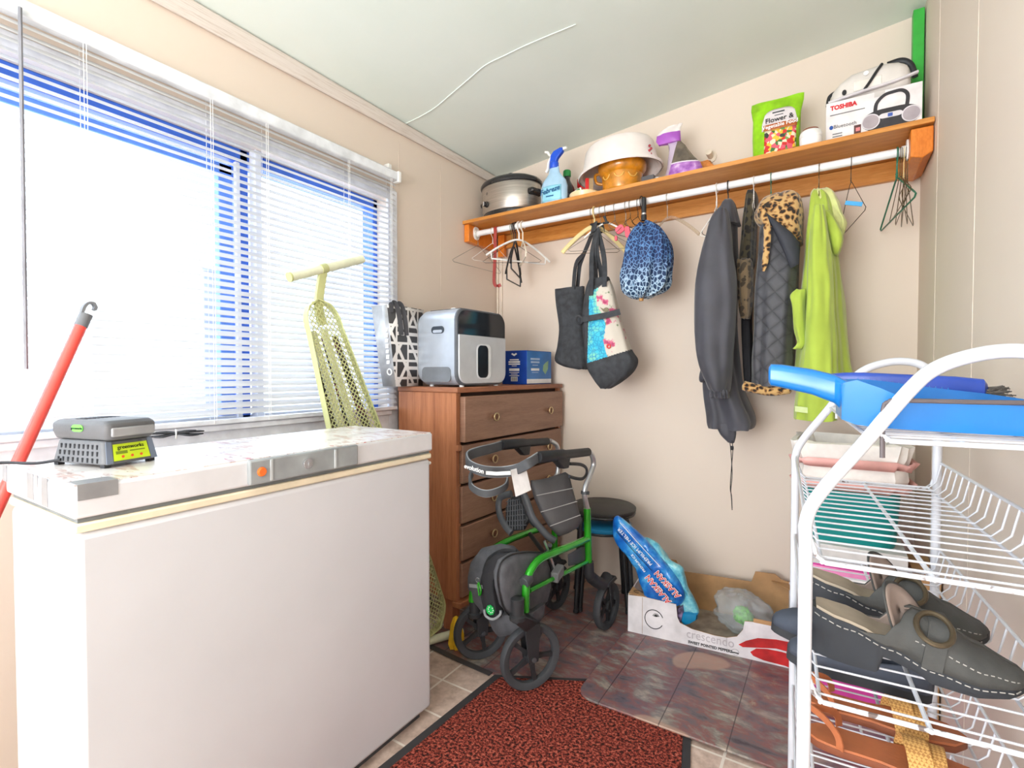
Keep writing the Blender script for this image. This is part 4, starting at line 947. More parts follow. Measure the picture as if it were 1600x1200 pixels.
# old boombox lying face down on the carton
cbx = V((1.765, y0 + .075, BZ0 + BH + .003)); BBW = M('boombox_white', (218, 212, 206), .45, var=.04)
bb = thing('radio', 'old white portable radio with dark handle lying on radio carton', 'radio', cbx)
def bbr(xs, sy, z0, z1): return [cbx + V((xs, y * sy, (z0 + z1) / 2 + z_ * (z1 - z0))) for y, z_ in rrect(1, 1, .32, 5)]
m = MB().loft([bbr(-.125, .05, .012, .034), bbr(-.118, .085, .004, .052), bbr(-.095, .115, .001, .075), bbr(-.06, .125, .0, .098), bbr(.03, .13, .0, .108), bbr(.075, .125, .0, .10), bbr(.1, .11, .002, .085), bbr(.112, .06, .012, .06)]); m.build('body', BBW, bb, angle=50)
MB().tube(smooth_path([cbx + V((-.13, -.055, .0065)), cbx + V((-.03, -.067, .014)), cbx + V((.06, -.067, .022)), cbx + V((.128, -.055, .040))], 6), .0055, 10, flat=1.6).build('rim_band', PS, bb)
MB().box(cbx + V((-.055, -.0668, .022)), cbx + V((.028, -.062, .056))).build('battery_cover', M('boombox_cover', (228, 222, 214), .5), bb, bevel=.002)
m = MB().tube(smooth_path([cbx + V((.028, -.066, .094)), cbx + V((.012, -.071, .07)), cbx + V((-.006, -.073, .04)), cbx + V((-.022, -.071, .018))], 5), .0048, 8); m.build('antenna', BLACK, bb)
MB().lathe([(.008, 0), (.008, .003)], 18, cbx + V((-.018, -.0665, .075)), (0, -1, 0)).build('screw_boss', WHITE, bb)
MB().lathe([(.007, 0), (.007, .002)], 18, cbx + V((-.082, -.0615, .028)), (0, -1, 0), sy=1.4).build('jack_socket', BLACK, bb)
MB().tube(smooth_path([cbx + V((.045, -.03, .104)), cbx + V((.085, -.03, .106)), cbx + V((.112, -.03, .082)), cbx + V((.124, -.03, .035))], 6), .009, 10, flat=.6).build('handle', BLACK, bb)
MB().tube(smooth_path([cbx + V((-.105, -.02, .058)), cbx + V((-.128, -.03, .040)), cbx + V((-.134, -.03, .006))], 6), .006, 8).build('handle_end', BLACK, bb)
# green plank on end in the corner
gq = (1.910, -.05)
o = MB().box((1.893, -.075, shz(1.9) + .001), (1.926, -.03, 2.405)).build('green_plank', M('bright_green_paint', (58, 172, 66), .45), bevel=.002)
tag(o, 'bright green plank standing on end in the right corner of the shelf', 'plank')
# ------------------------------------------------------------------ hangers on the rod
def hook_path(x, wr, rh=.0205, drop=.05, flip=1):
    """hook over the rod, then down to the neck"""
    zc_ = rz(x) + RR + wr + .0004 - rh; pts = []
    for a in range(-35, 200, 15): pts.append(V((x, RY + flip * rh * math.cos(R(a)), zc_ + rh * math.sin(R(a)))))
    pts += [V((x, RY - flip * rh * .80, zc_ - rh * .75)), V((x, RY - flip * .005, zc_ - rh - .010)), V((x, RY, zc_ - rh - .016)), V((x, RY, zc_ - drop))]
    return pts, V((x, RY, zc_ - drop))
def hanger(name, label, x, yaw, mat, wr=.0012, width=.40, fall=.10, bar=True, group=None, drop=.062, hookmat=None, curved=False, flat=None, lean=0.0, hookr=None):
    u = V((math.cos(yaw), math.sin(yaw), 0)); hp_, nk = hook_path(x, hookr or wr, drop=drop)
    t = thing(name, label, 'hanger', nk, group)
    hm_ = MB().tube(smooth_path(hp_, 2), hookr or wr, 6); hm_.build('hook', hookmat or mat, t)
    w = width / 2; dn = V((lean, 0, -1)).normalized()
    if curved:
        p = [nk + u * s * w * a + dn * fall * b for s, a, b in ((-1, 1, 1), (-1, .8, .72), (-1, .5, .36), (-1, .2, .08), (1, .0, .0), (1, .2, .08), (1, .5, .36), (1, .8, .72), (1, 1, 1))]
        MB().tube(smooth_path(p, 4), wr, 8, flat=flat).build('shoulders', mat, t)
        if bar: MB().tube([nk + u * -w * .86 + dn * fall * .8, nk + u * -w * .84 + dn * (fall * 1.15), nk + u * w * .84 + dn * (fall * 1.15), nk + u * w * .86 + dn * fall * .8], wr * .8, 8).build('bar', mat, t)
    else:
        c_ = .012
        p = [nk, nk + u * w * .08 + dn * .004, nk + u * (w - c_) + dn * (fall - .004), nk + u * w + dn * (fall + .004), nk + u * (w - c_) + dn * (fall + .012)]
        q = [nk + u * -(w - c_) + dn * (fall + .012), nk + u * -w + dn * (fall + .004), nk + u * -(w - c_) + dn * (fall - .004), nk + u * -w * .08 + dn * .004, nk]
        MB().tube(p + q, wr, 6).build('frame', mat, t)
        tw = MB()
        for ph in (0, math.pi): tw.tube([nk + V((math.cos(k * 1.1 + ph) * wr, math.sin(k * 1.1 + ph) * wr, k * .0026)) for k in range(9)], wr * .8, 5)
        tw.build('twist', hookmat or mat, t)
    return t
def rx(px, py): return pY(px, py, RY).x
IVORY = M('ivory_plastic', (234, 224, 206), .35); DKWIRE = M('dark_wire', (70, 64, 58), .4, .6); GREENW = M('green_wire', (46, 112, 88), .4); WHITEW = M('white_wire', (236, 232, 226), .35)
BRW = M('bronze_wire', (104, 88, 62), .35, .5)
hanger('wire_hanger', 'bare steel wire hanger nearest the left end of the rod', rx(747, 362), R(86), STEEL, width=.40, fall=.105, group=None)
hanger('wire_hanger', 'thin white wire hanger behind the dark red strap', rx(770, 358), R(70), WHITEW, wr=.0013, width=.26, fall=.09)
# dark red strap hooked over the rod
x0 = rx(776, 352); RS = M('dark_red_plastic', (158, 62, 56), .4)
pp = [V((x0 - .004, RY + .018, rz(x0) - .012)), V((x0 - .002, RY + .018, rz(x0) + .010)), V((x0, RY, rz(x0) + RR + .0025)), V((x0 + .003, RY - .0185, rz(x0) + .006)), V((x0 + .008, RY - .024, rz(x0) - .03)), V((x0 + .006, RY - .024, rz(x0) - .14)), V((x0, RY - .024, rz(x0) - .255)), V((x0 + .002, RY - .022, rz(x0) - .283)), V((x0 + .012, RY - .018, rz(x0) - .296)), V((x0 + .026, RY - .016, rz(x0) - .294)), V((x0 + .036, RY - .014, rz(x0) - .290))]
o = MB().strap(smooth_path(pp, 5), .017, .003, [(1, .15, 0)] * 40 + [(1, .3, .0)] * 11).build('hook_strap', RS); tag(o, 'dark red flat strap hooked over the rod with curled lower end', 'strap')
xw = rx(811, 345)
hanger('plastic_hanger', 'white plastic hanger in front of the hanger bundle', xw, R(58), WHITE, wr=.0052, width=.36, fall=.095, curved=True, drop=.07, hookr=.0042)
hanger('plastic_hanger', 'ivory plastic hanger with a straight bar in the bundle', xw + .022, R(128), IVORY, wr=.0045, width=.30, fall=.085, curved=True, drop=.085, hookr=.0035)
hanger('plastic_hanger', 'black plastic hanger turned edge on in the bundle', xw - .020, R(112), BLACK, wr=.0050, width=.30, fall=.14, curved=True, drop=.075, hookr=.0035)
hanger('plastic_hanger', 'black plastic hanger hanging lowest in the bundle', xw - .031, R(104), BLACK, wr=.0045, width=.26, fall=.16, curved=True, drop=.10, hookr=.0030)
hanger('wire_hanger', 'dark wire hanger swung sideways behind the plastic hangers', xw - .042, R(30), DKWIRE, width=.30, fall=.09, drop=.075, hookmat=GREENW)
# gold hanger that carries the tote bags, with wire hangers around it
xg = rx(929, 332); GOLD = M('gold_plastic', (226, 206, 150), .35)
gh = hanger('wide_hanger', 'pale gold wide plastic hanger carrying the two tote bags', xg, R(32), GOLD, wr=.010, width=.30, fall=.12, curved=True, bar=False, drop=.07, flat=.5, hookr=.004)
hanger('wire_hanger', 'bronze wire hanger just left of the gold hanger', xg - .014, R(25), BRW, width=.26, fall=.10, drop=.075)
hanger('wire_hanger', 'steel wire hanger behind the tote bag straps', xg + .030, R(18), STEEL, width=.30, fall=.08, drop=.085)
x1 = rx(947, 325)
t = hanger('clip_hanger', 'white plastic hanger with black end clip by the tote bags', x1, R(15), WHITE, wr=.004, width=.20, fall=.06, curved=True, bar=False, drop=.06, hookr=.0014, hookmat=STEEL)
q = V((x1 + .005, RY - .02, rz(x1) - .065)); MB().obox(q + V((0, 0, .012)), (.010, .008, .034), (.9, 0, .4), (0, 1, 0), (-.4, 0, .9)).obox(q + V((.002, 0, -.004)), (.028, .01, .008)).build('clip', BLACK, t, bevel=.001)
x2 = rx(978, 335); PINK = M('pink_plastic', (234, 96, 116), .4)
t = hanger('clip_hanger', 'steel clip hanger with pink clips beside leopard umbrella', x2, R(72), STEEL, wr=.0014, width=.14, fall=.05, drop=.075, bar=True)
for k, (px, py, w_, h_, tl) in enumerate(((968, 358, .05, .035, .5), (980, 362, .03, .05, .15), (962, 372, .014, .022, 0.))):
    q = pY(px, py, RY - .03); e1 = V((math.cos(tl), 0, math.sin(tl))); e2 = V((-math.sin(tl), 0, math.cos(tl)))
    MB().prism(on_plane(rrect(w_ * .8, h_, min(w_, h_) * .35), q, e1, e2), (0, .010, 0)).build('clip', PINK, t, bevel=.002)
for px, col_, lb_ in ((961, STEEL, 'thin steel wire hanger hook with clear clip, left of the pink clips'), (985, BRW, 'bronze wire hanger between pink clips and umbrella handle'), (997, DKWIRE, 'dark wire hanger touching the umbrella handle')):
    hanger('wire_hanger', lb_, rx(px, 322), R(80), col_, wr=.0013, width=.11, fall=.03, drop=.055)
# leopard umbrella, loosely furled, hung by its handle
xu = rx(1007, 330); uy = RY - .045
um = thing('umbrella', 'loosely furled blue leopard print umbrella with black handle hanging from rod', 'umbrella', (xu, uy, 1.5))
ht, hb = pY(1006, 310, uy), pY(1006, 345, uy)
MB().cyl(ht, ht.lerp(hb, .66), .0105, 20).lathe([(.0105, 0), (.008, .004)], 20, ht).build('handle', BLACK, um)
MB().cyl(ht.lerp(hb, .66), ht.lerp(hb, .74), .0112, 20).build('silver_band', CHROME, um); MB().cyl(ht.lerp(hb, .74), hb, .0118, 20).build('runner', BLACK, um)
MB().torus(V((xu - .012, RY, rz(xu) - .002)), .0265, .0022, (1, 0, 0), 28, 6).build('wrist_loop', BLACK, um)
def leopard(name, base, ring, spot, scale, rnd=.9, up=None, rough=.8):
    n = NT(name); v = n.coord(); nz = n.n('ShaderNodeTexNoise'); nz.inputs['Scale'].default_value = scale * .5; n.l(v, nz.inputs['Vector'])
    mx = n.n('ShaderNodeMix'); mx.data_type = 'VECTOR'; mx.inputs[0].default_value = .03; n.l(v, mx.inputs[4]); n.l(nz.outputs['Color'], mx.inputs[5])
    d = n.vor(mx.outputs[1], scale, rnd=rnd)
    c = n.ramp(d, [(0, ring), (.34, ring), (.42, spot), (.50, spot), (.58, base)] if spot else [(0, ring), (.42, ring), (.5, base)])
    if up: c = n.mix(n.ramp(n.noise(v, 7, 2), [(.4, (0, 0, 0)), (.62, (190, 190, 190))]), c, up)
    n.color(c); n.bump(n.noise(v, 220, 2), .3, .002); n.b.inputs['Sheen Weight'].default_value = .3; return n.pbr(rough)
n_ = NT('blue_leopard'); v_ = n_.coord((1, .6, .75)); d_ = n_.vor(v_, 70, 'DISTANCE_TO_EDGE', 1.0)
sx_ = n_.n('ShaderNodeSeparateXYZ'); n_.l(v_, sx_.inputs[0])
g1 = n_.ramp(d_, [(.015, (96, 140, 188)), (.06, (50, 88, 146)), (.12, (26, 46, 90))]); g2 = n_.ramp(d_, [(.03, (200, 218, 230)), (.09, (124, 166, 198)), (.15, (30, 58, 92))])
zf = n_.math('ADD', n_.math('MULTIPLY', sx_.outputs['Z'], -9), .45); zf.node.use_clamp = True
n_.color(n_.mix(zf, g1, g2)); n_.bump(n_.noise(n_.coord((30, 30, 4)), 3, 3), .3, .004); BLEO = n_.pbr(.7)
um_rows = [(346, 1000, 1012, .012), (358, 990, 1030, .035), (378, 983, 1044, .055), (405, 978, 1049, .062), (432, 973, 1045, .066), (450, 974, 1040, .062), (460, 982, 1028, .05), (465, 996, 1010, .02)]
hung(MB(), um_rows, uy + .01, n=50, seg=96, fold=.017, k=7, crease=.008, pw=.85, seed=2).build('canopy', BLEO, um, angle=80)
q = pY(1002, 466, uy + .01); MB().lathe([(.009, -.012), (.010, .0), (.009, .012)], 14, q).build('tip', M('tan_wood', (190, 140, 80), .5), um)
m = MB(); q0 = pY(1008, 350, uy)
for dx, dz in ((-.05, -.002), (.05, .008)): MB().tube([q0, q0 + V((dx * .5, 0, -.004)), q0 + V((dx, 0, dz))], .0016, 6).build('rib_end', STEEL, um)
# clear hanger
CLR = clear('clear_plastic', (236, 228, 216), .16, .12)
xc = rx(1043, 312)
hanger('clear_hanger', 'clear plastic hanger with steel hook between umbrella and charcoal jacket', xc, R(-38), CLR, wr=.007, width=.40, fall=.12, curved=True, bar=False, drop=.085, flat=.5, hookmat=STEEL, hookr=.0013)
# bare hanger with a blue label
xb_ = rx(1330, 252)
t = hanger('wire_hanger', 'dark wire hanger with a small blue paper label, right of lime jacket', xb_, R(100), DKWIRE, width=.42, fall=.145, drop=.07)
q = pY(1334, 318, RY - .05); MB().obox(q, (.052, .004, .014), V((.96, 0, -.28)).normalized(), (0, 1, 0), V((.28, 0, .96)).normalized()).build('paper_label', M('label_blue', (66, 160, 220), .5), t)
# bunch of hangers at the right end: one thick green, the rest bent wire
xr = rx(1402, 240)
hanger('wire_hanger', 'thick green coated hanger in front of the bunch at the rod right end', xr, R(98), GREENW, wr=.0028, width=.43, fall=.115, drop=.085)
for k in range(5):
    hanger('wire_hanger', 'bronze wire hanger bunched behind the green hanger at rod right end', xr + .008 + .0052 * k, R(93 - 3.5 * k), BRW, wr=.0013, width=.41, fall=.095 + .006 * (k % 3), drop=.08 + .004 * k, group='wire hangers bunched at the rod right end', hookmat=(GOLD if k == 2 else BRW))

# ------------------------------------------------------------------ tote bags
TB = M('tote_black', (60, 62, 66), .85, var=.15, vscale=40, bump=.25, bscale=160)
def printed_tote(px, py):
    if py < 452 - (px - 930) * .62 : return 0
    base_y = 568 - (px - 915) * .31
    if py > base_y: return 0
    lft = 921 + (py - 450) * -.03
    if px < lft: return 0
    if px < 933 + (py - 450) * .15 + 4 * math.sin(py * .09): return 1
    return 2
tb = thing('tote_bag', 'plain black tote bag hanging behind the painted tote', 'bag', pY(893, 575, -.17))
rows = [(450, 868, 912, .020), (475, 870, 912, .035), (510, 876, 914, .042), (540, 874, 918, .048), (562, 870, 922, .05), (572, 882, 920, .045), (577, 902, 918, .03)]
hung(MB(), rows, -.165, n=26, seg=48, fold=.005, k=3, pw=.6, seed=3).build('bag_body', TB, tb, angle=60)
top = pY(933, 352, RY - .02)
for a_, b_, dy in ((896, 448, -.03), (902, 449, .02)):
    MB().strap(smooth_path([pY(a_, b_ + 4, -.165 + dy * .6), pY(a_ + 4, b_ - 35, -.19), pY(913, 395, -.22), pY(928, 358, -.232)], 6), .030, .003, (.8, -.5, 0)).build('strap', TB, tb)
pt = thing('tote_bag', 'painted tote bag, turquoise and cream with black base, hanging from gold hanger', 'bag', pY(950, 605, -.30))
n_ = NT('turquoise_print'); v_ = n_.coord(); f_ = n_.vor(v_, 55, 'DISTANCE_TO_EDGE'); n_.color(n_.mix(n_.ramp(f_, [(.02, (255, 255, 255)), (.10, (0, 0, 0))]), n_.ramp(n_.noise(v_, 14, 3), [(.35, (36, 160, 204)), (.5, (64, 190, 214)), (.62, (130, 206, 176))]), (40, 140, 186))); TURQ = n_.pbr(.7)
n_ = NT('cream_floral_print'); v_ = n_.coord(); f_ = n_.noise(v_, 17, 4, .6); f2_ = n_.noise(n_.coord((1, 1, 1), (1, 2, 3)), 24, 3)
c_ = n_.ramp(f_, [(.55, (204, 196, 184)), (.60, (200, 90, 126)), (.70, (150, 44, 86))]); c_ = n_.mix(n_.ramp(f2_, [(.64, (0, 0, 0)), (.68, (255, 255, 255))]), c_, (110, 130, 96)); n_.color(c_); CRM = n_.pbr(.7)
rows = [(434, 922, 951, .016), (455, 916, 958, .034), (500, 912, 969, .046), (545, 915, 984, .056), (563, 917, 994, .060), (580, 921, 988, .055), (596, 931, 970, .042), (607, 940, 953, .02)]
o = hung(MB(), rows, -.30, n=120, seg=200, fold=.004, k=3, pw=.62, seed=5, crease=.003).build('bag_body', TB, pt, angle=60, mats=[TURQ, CRM])
for p in o.data.polygons:
    w_ = V(p.center) + ORG[pt.name]
    if p.normal.y < .35:
        px, py = proj(w_); p.material_index = printed_tote(px, py)
for a_, b_, yo in ((923, 452, -.338), (944, 438, -.335), (930, 442, -.27), (938, 438, -.268)):
    MB().strap(smooth_path([pY(a_, b_ + 10, yo), pY(a_ + 1, b_ - 12, yo + .004), pY((a_ + 933) / 2 + (4 if a_ > 940 else -3), 395, -.305), pY(933, 357, -.285)], 6), .027, .003, (.9, -.4, 0)).build('strap', TB, pt)
MB().strap(smooth_path([pY(927, 362, -.288), pY(929, 350, -.278), V((xg, RY - .008, rz(xg) - .062)), pY(938, 351, -.23), pY(941, 364, -.222)], 5), .034, .003, (.9, -.45, 0)).build('strap', TB, pt)
MB().strap(smooth_path([pY(906, 500, -.33), pY(922, 497, -.358), pY(945, 493, -.366), pY(969, 487, -.352)], 6), .026, .003, (0, 0, 1)).build('side_strap', TB, pt)
MB().torus(pY(905, 500, -.335), .018, .006, (.3, 1, .2), 22, 8).build('strap_loop', TB, pt)
q = pY(951, 541, -.362); MB().torus(q, .008, .003, (0, 1, 0), 16, 6).build('emblem', M('emblem_red', (214, 70, 70), .5), pt)
q = pY(947, 484, -.362)
MB().ball(q, (.012, .003, .010), 14, 8).prism([q + V((-.008, 0, .002)), q + V((-.03, 0, .014)), q + V((-.012, 0, -.008))], (0, .002, 0)).build('printed_bird', M('bird_print', (130, 120, 96), .6), pt)

# ------------------------------------------------------------------ coats
CHAR = M('charcoal_nylon', (66, 66, 74), .6, var=.08, vscale=10, bump=.15, bscale=60, sheen=.2)
def hang_hook(label, px, py, mat, wr=.0014): 
    x = rx(px, py); return hanger('coat_hanger', label, x, R(92), mat, wr=wr, width=.10, fall=.03, drop=.07)
jk = thing('jacket', 'charcoal grey nylon jacket with a dangling drawcord', 'jacket', pY(1140, 690, -.24))
rows = [(318, 1131, 1142, .020), (332, 1122, 1148, .06), (360, 1110, 1150, .09), (440, 1103, 1150, .10), (520, 1102, 1150, .10), (600, 1104, 1158, .10), (648, 1109, 1177, .10), (662, 1110, 1179, .10), (669, 1112, 1176, .10)]
hung(MB(), rows, -.235, n=40, seg=52, fold=.012, k=4, seed=1.5).build('body', CHAR, jk, angle=80)
rows = [(326, 1123, 1134, .020), (345, 1109, 1139, .036), (400, 1093, 1144, .046), (450, 1085, 1148, .05), (520, 1084, 1146, .05), (570, 1091, 1143, .048), (602, 1104, 1139, .042), (612, 1110, 1137, .036)]
sl = hung(MB(), rows, -.385, n=40, seg=44, fold=.007, k=3, seed=.4).build('sleeve', CHAR, jk, angle=80)
rows = [(608, 1110, 1137, .037), (612, 1109, 1138, .040), (622, 1111, 1138, .038)]
hung(MB(), rows, -.385, n=8, seg=60, fold=.006, k=14, seed=.4, crease=0).build('cuff', CHAR, sl, angle=80)
rows = [(560, 1100, 1120, .02), (585, 1094, 1118, .03), (594, 1093, 1104, .02), (597, 1094, 1098, .008)]
hung(MB(), rows, -.31, n=14, seg=20, fold=.002, k=3).build('pocket_flap', CHAR, jk, angle=80)
rows = [(662, 1118, 1150, .02), (680, 1126, 1149, .02), (692, 1138, 1147, .008)]
hung(MB(), rows, -.30, n=12, seg=20, fold=.002, k=3).build('hem_flap', CHAR, jk, angle=80)
q = [pY(x, y, -.31) for x, y in ((1140, 688), (1142, 705), (1144, 740), (1142, 765), (1143, 780), (1144, 797))]
q2 = [pY(x, y, -.31) for x, y in ((1144, 688), (1145, 705), (1143, 730), (1141, 762), (1143, 775), (1144, 794))]
MB().tube(smooth_path(q, 4), .0016, 6).build('drawcord', BLACK, jk); MB().tube(smooth_path(q2, 4), .0016, 6).build('drawcord', BLACK, jk)
MB().lathe([(.005, -.008), (.006, 0), (.005, .008)], 10, pY(1144, 700, -.31)).build('toggle', BLACK, jk)
rows = [(312, 1132, 1143, .015), (318, 1128, 1148, .04), (334, 1124, 1152, .055), (352, 1128, 1156, .05)]
hung(MB(), rows, -.255, n=14, seg=36, fold=.004, k=3, seed=3).build('hood', CHAR, jk, angle=80)
# dark fur-lined coat
DLEO = leopard('dark_leopard_fur', (74, 66, 48), (30, 27, 24), None, 46, rough=.95)
BLK = M('black_cloth', (44, 44, 48), .85, bump=.2, bscale=120)
BRF = leopard('brown_fur', (112, 94, 70), (62, 52, 40), None, 40, rough=.95)
fc = thing('coat', 'dark coat with dark leopard fur lining between jacket and quilted vest', 'coat', pY(1168, 605, -.2))
rows = [(410, 1160, 1175, .04), (440, 1160, 1175, .05), (520, 1160, 1175, .05), (600, 1165, 1177, .05), (608, 1166, 1175, .045)]
hung(MB(), rows, -.16, n=30, seg=40, fold=.003, k=4, seed=2).build('body', BLK, fc, angle=80)
rows = [(298, 1168, 1180, .02), (312, 1165, 1184, .04), (350, 1161, 1182, .05), (385, 1158, 1180, .05), (412, 1156, 1178, .05), (424, 1158, 1174, .04)]
hung(MB(), rows, -.18, n=30, seg=40, fold=.005, k=4, seed=6).build('fur_collar', DLEO, fc, angle=80)
rows = [(405, 1154, 1174, .02), (415, 1153, 1176, .035), (450, 1153, 1176, .035), (482, 1156, 1174, .03), (498, 1160, 1172, .02)]
hung(MB(), rows, -.275, n=20, seg=36, fold=.004, k=4, seed=7).build('fur_panel', BRF, fc, angle=80)
# quilted vest with leopard trim
n_ = NT('quilted_navy'); v_ = n_.coord((1, 0, 1), (0, R(38), 0)); sp_ = n_.n('ShaderNodeSeparateXYZ'); n_.l(v_, sp_.inputs[0])
def q_line(out, f):
    return n_.math('ABSOLUTE', n_.math('SUBTRACT', n_.math('FRACT', n_.math('MULTIPLY', out, f * 1.35)), .5))
h_ = n_.math('MINIMUM', n_.math('SUBTRACT', .5, q_line(sp_.outputs['X'], 15)), n_.math('SUBTRACT', .5, q_line(sp_.outputs['Z'], 15)))
h_ = n_.math('POWER', n_.math('MINIMUM', n_.math('MULTIPLY', h_, 3.5), 1.0), .5)
n_.color(n_.mix(h_, (46, 46, 52), (72, 72, 78))); n_.bump(h_, .5, .004); n_.b.inputs['Sheen Weight'].default_value = .2; QUILT = n_.pbr(.6)
TLEO = leopard('tan_leopard_fur', (198, 160, 104), (40, 32, 26), (150, 106, 62), 58, rough=.95)
qv = thing('quilted_vest', 'black quilted vest with tan leopard fur collar and hem', 'vest', pY(1208, 618, -.25))
rows = [(330, 1196, 1238, .05), (350, 1189, 1250, .085), (400, 1185, 1250, .11), (480, 1181, 1243, .118), (560, 1178, 1240, .118), (603, 1178, 1236, .115)]
hung(MB(), rows, -.25, n=40, seg=56, fold=.008, k=4, seed=4).build('body', QUILT, qv, angle=80)
rows = [(303, 1204, 1230, .02), (308, 1192, 1244, .055), (320, 1184, 1252, .085), (338, 1181, 1255, .10), (350, 1188, 1254, .10), (362, 1205, 1254, .095), (372, 1226, 1254, .085), (380, 1244, 1254, .06)]
hung(MB(), rows, -.265, n=30, seg=60, fold=.004, k=5, seed=9, crease=.006).build('fur_collar', TLEO, qv, angle=80)
lin_ = [pY(x, y, -.372) for x, y in ((1194, 330), (1215, 346), (1238, 364), (1250, 380), (1248, 412), (1236, 420), (1222, 388), (1205, 352))]
c__ = sum(lin_, V((0, 0, 0))) / len(lin_)
MB().loft([lin_, [p + (c__ - p) * .15 + V((0, -.014, 0)) for p in lin_], [p + (c__ - p) * .7 + V((0, -.020, 0)) for p in lin_]]).build('hood_lining', M('navy_lining', (54, 56, 64), .7), qv, angle=80)
MB().tube(smooth_path([pY(x, y, -.386) for x, y in ((1190, 322), (1193, 336), (1198, 352), (1199, 372), (1197, 398), (1193, 424))], 5), [.011] * 10 + [.012] * 8 + [.011] * 5 + [.009, .006, .004], 12, flat=.55).build('fur_trim', TLEO, qv, angle=80)
MB().tube(smooth_path([pY(x, y, -.345) for x, y in ((1160, 602), (1180, 607), (1205, 611), (1236, 607))], 6), [.006] + [.019] * 17 + [.012], 14).build('fur_hem', TLEO, qv, angle=80)
# lime jacket
LIM = M('lime_fleece', (166, 188, 70), .8, var=.05, vscale=8, bump=.12, bscale=40, sheen=.3); PLIM = M('pale_lime_fleece', (218, 224, 150), .9, bump=.4, bscale=120, sheen=.4)
lj = thing('jacket', 'bright lime green hooded jacket hanging rightmost of the coats', 'jacket', pY(1285, 655, -.27))
rows = [(299, 1272, 1286, .025), (312, 1267, 1296, .05), (350, 1263, 1304, .085), (400, 1258, 1310, .10), (480, 1252, 1318, .11), (560, 1248, 1326, .115), (585, 1246, 1330, .115), (596, 1248, 1322, .10)]
hung(MB(), rows, -.25, n=40, seg=56, fold=.012, k=4, seed=5).build('body', LIM, lj, angle=80)
rows = [(322, 1272, 1286, .02), (345, 1267, 1290, .034), (400, 1262, 1297, .044), (480, 1259, 1302, .048), (560, 1252, 1306, .05), (630, 1244, 1308, .05), (656, 1243, 1308, .048)]
sl = hung(MB(), rows, -.405, n=40, seg=48, fold=.008, k=3, seed=1).build('sleeve', LIM, lj, angle=80)
q = pY(1252, 640, -.452); MB().obox(q, (.04, .004, .02), V((.98, 0, -.1)), (0, 1, 0)).build('reflective_tab', M('reflective_grey', (190, 206, 140), .4), sl, bevel=.001)
rows = [(452, 1244, 1258, .01), (462, 1234, 1258, .02), (480, 1238, 1258, .025), (515, 1240, 1260, .025), (535, 1246, 1260, .02), (545, 1240, 1254, .01)]
hung(MB(), rows, -.405, n=18, seg=24, fold=.003, k=3).build('back_sleeve', LIM, lj, angle=80)
rows = [(296, 1272, 1294, .02), (304, 1268, 1304, .05), (322, 1272, 1312, .07), (338, 1288, 1316, .07), (350, 1296, 1322, .06), (362, 1302, 1320, .04), (368, 1306, 1316, .015)]
hung(MB(), rows, -.22, n=24, seg=44, fold=.006, k=6, seed=8, crease=.008).build('hood_lining', PLIM, lj, angle=80)
rows = [(330, 1282, 1296, .02), (345, 1286, 1306, .04), (370, 1292, 1318, .055), (388, 1296, 1316, .045), (398, 1300, 1310, .02)]
hung(MB(), rows, -.335, n=20, seg=36, fold=.004, k=3, seed=2).build('hood', LIM, lj, angle=80)
for lab_, px, py, mt, w_ in (('white hanger hook just left of the charcoal jacket', 1120, 296, WHITEW, .002), ('black hanger hook holding the charcoal jacket', 1138, 292, BLACK, .0024), ('white hanger hook holding the dark fur lined coat', 1178, 286, WHITEW, .0014), ('green hanger hook holding the quilted vest', 1205, 280, GREENW, .0016), ('bronze hanger hook holding the lime green jacket', 1280, 262, BRW, .0014)):
    hang_hook(lab_, px, py, mt, w_)
q = thing('wire_hanger', 'white tipped wire hanger end poking out left of charcoal jacket', 'hanger', pY(1100, 365, -.28))
MB().tube(smooth_path([pY(x, y, -.30) for x, y in ((1112, 338), (1104, 350), (1096, 362), (1095, 368), (1102, 369), (1110, 366))], 5), .0022, 8).build('frame', WHITEW, q)
MB().tube(smooth_path([pY(x, y, -.27) for x, y in ((1112, 342), (1101, 354), (1097, 364), (1104, 368), (1112, 364))], 5), .0014, 8).build('inner_wire', DKWIRE, q)
# ------------------------------------------------------------------ floor coverings
def slate_material(name, seed):
    n = NT(name); v = n.coord((1, 1, 1)); v2 = n.coord((1.0, 2.2, 1), (0, 0, seed))
    a = n.noise(v2, 6 + seed, 6, .66, .35); b = n.noise(v, 19, 5, .65); c_ = n.noise(v, 3.2 + seed * .3, 3)
    c = n.ramp(a, [(.30, (60, 52, 62)), (.41, (104, 94, 100)), (.48, (132, 84, 82)), (.56, (128, 124, 118)), (.66, (182, 166, 150))])
    c = n.mix(n.ramp(c_, [(.42, (0, 0, 0)), (.58, (170, 170, 170))]), c, n.ramp(b, [(.35, (74, 66, 82)), (.5, (118, 104, 112)), (.60, (146, 86, 78)), (.68, (190, 170, 140))]))
    pl = n.noise(n.coord((1, 1, 1), (0, 0, seed + 1)), 2.6, 2, .4)
    c = n.mix(n.ramp(pl, [(.635, (0, 0, 0)), (.65, (215, 215, 215))]), c, (186, 150, 130))
    sx = n.n('ShaderNodeSeparateXYZ'); n.l(v, sx.inputs[0])
    for ax_, f, o in (('X', 5.2, .08), ):
        ln = n.math('LESS_THAN', n.math('FRACT', n.math('ADD', n.math('MULTIPLY', sx.outputs[ax_], f), o)), .018); c = n.mix(n.math('MULTIPLY', ln, .75), c, (52, 40, 46))
    n.color(c); n.bump(b, .12, .002); n.b.inputs['Coat Weight'].default_value = .25; n.b.inputs['Coat Roughness'].default_value = .25
    return n.pbr(.35, 0, .4)
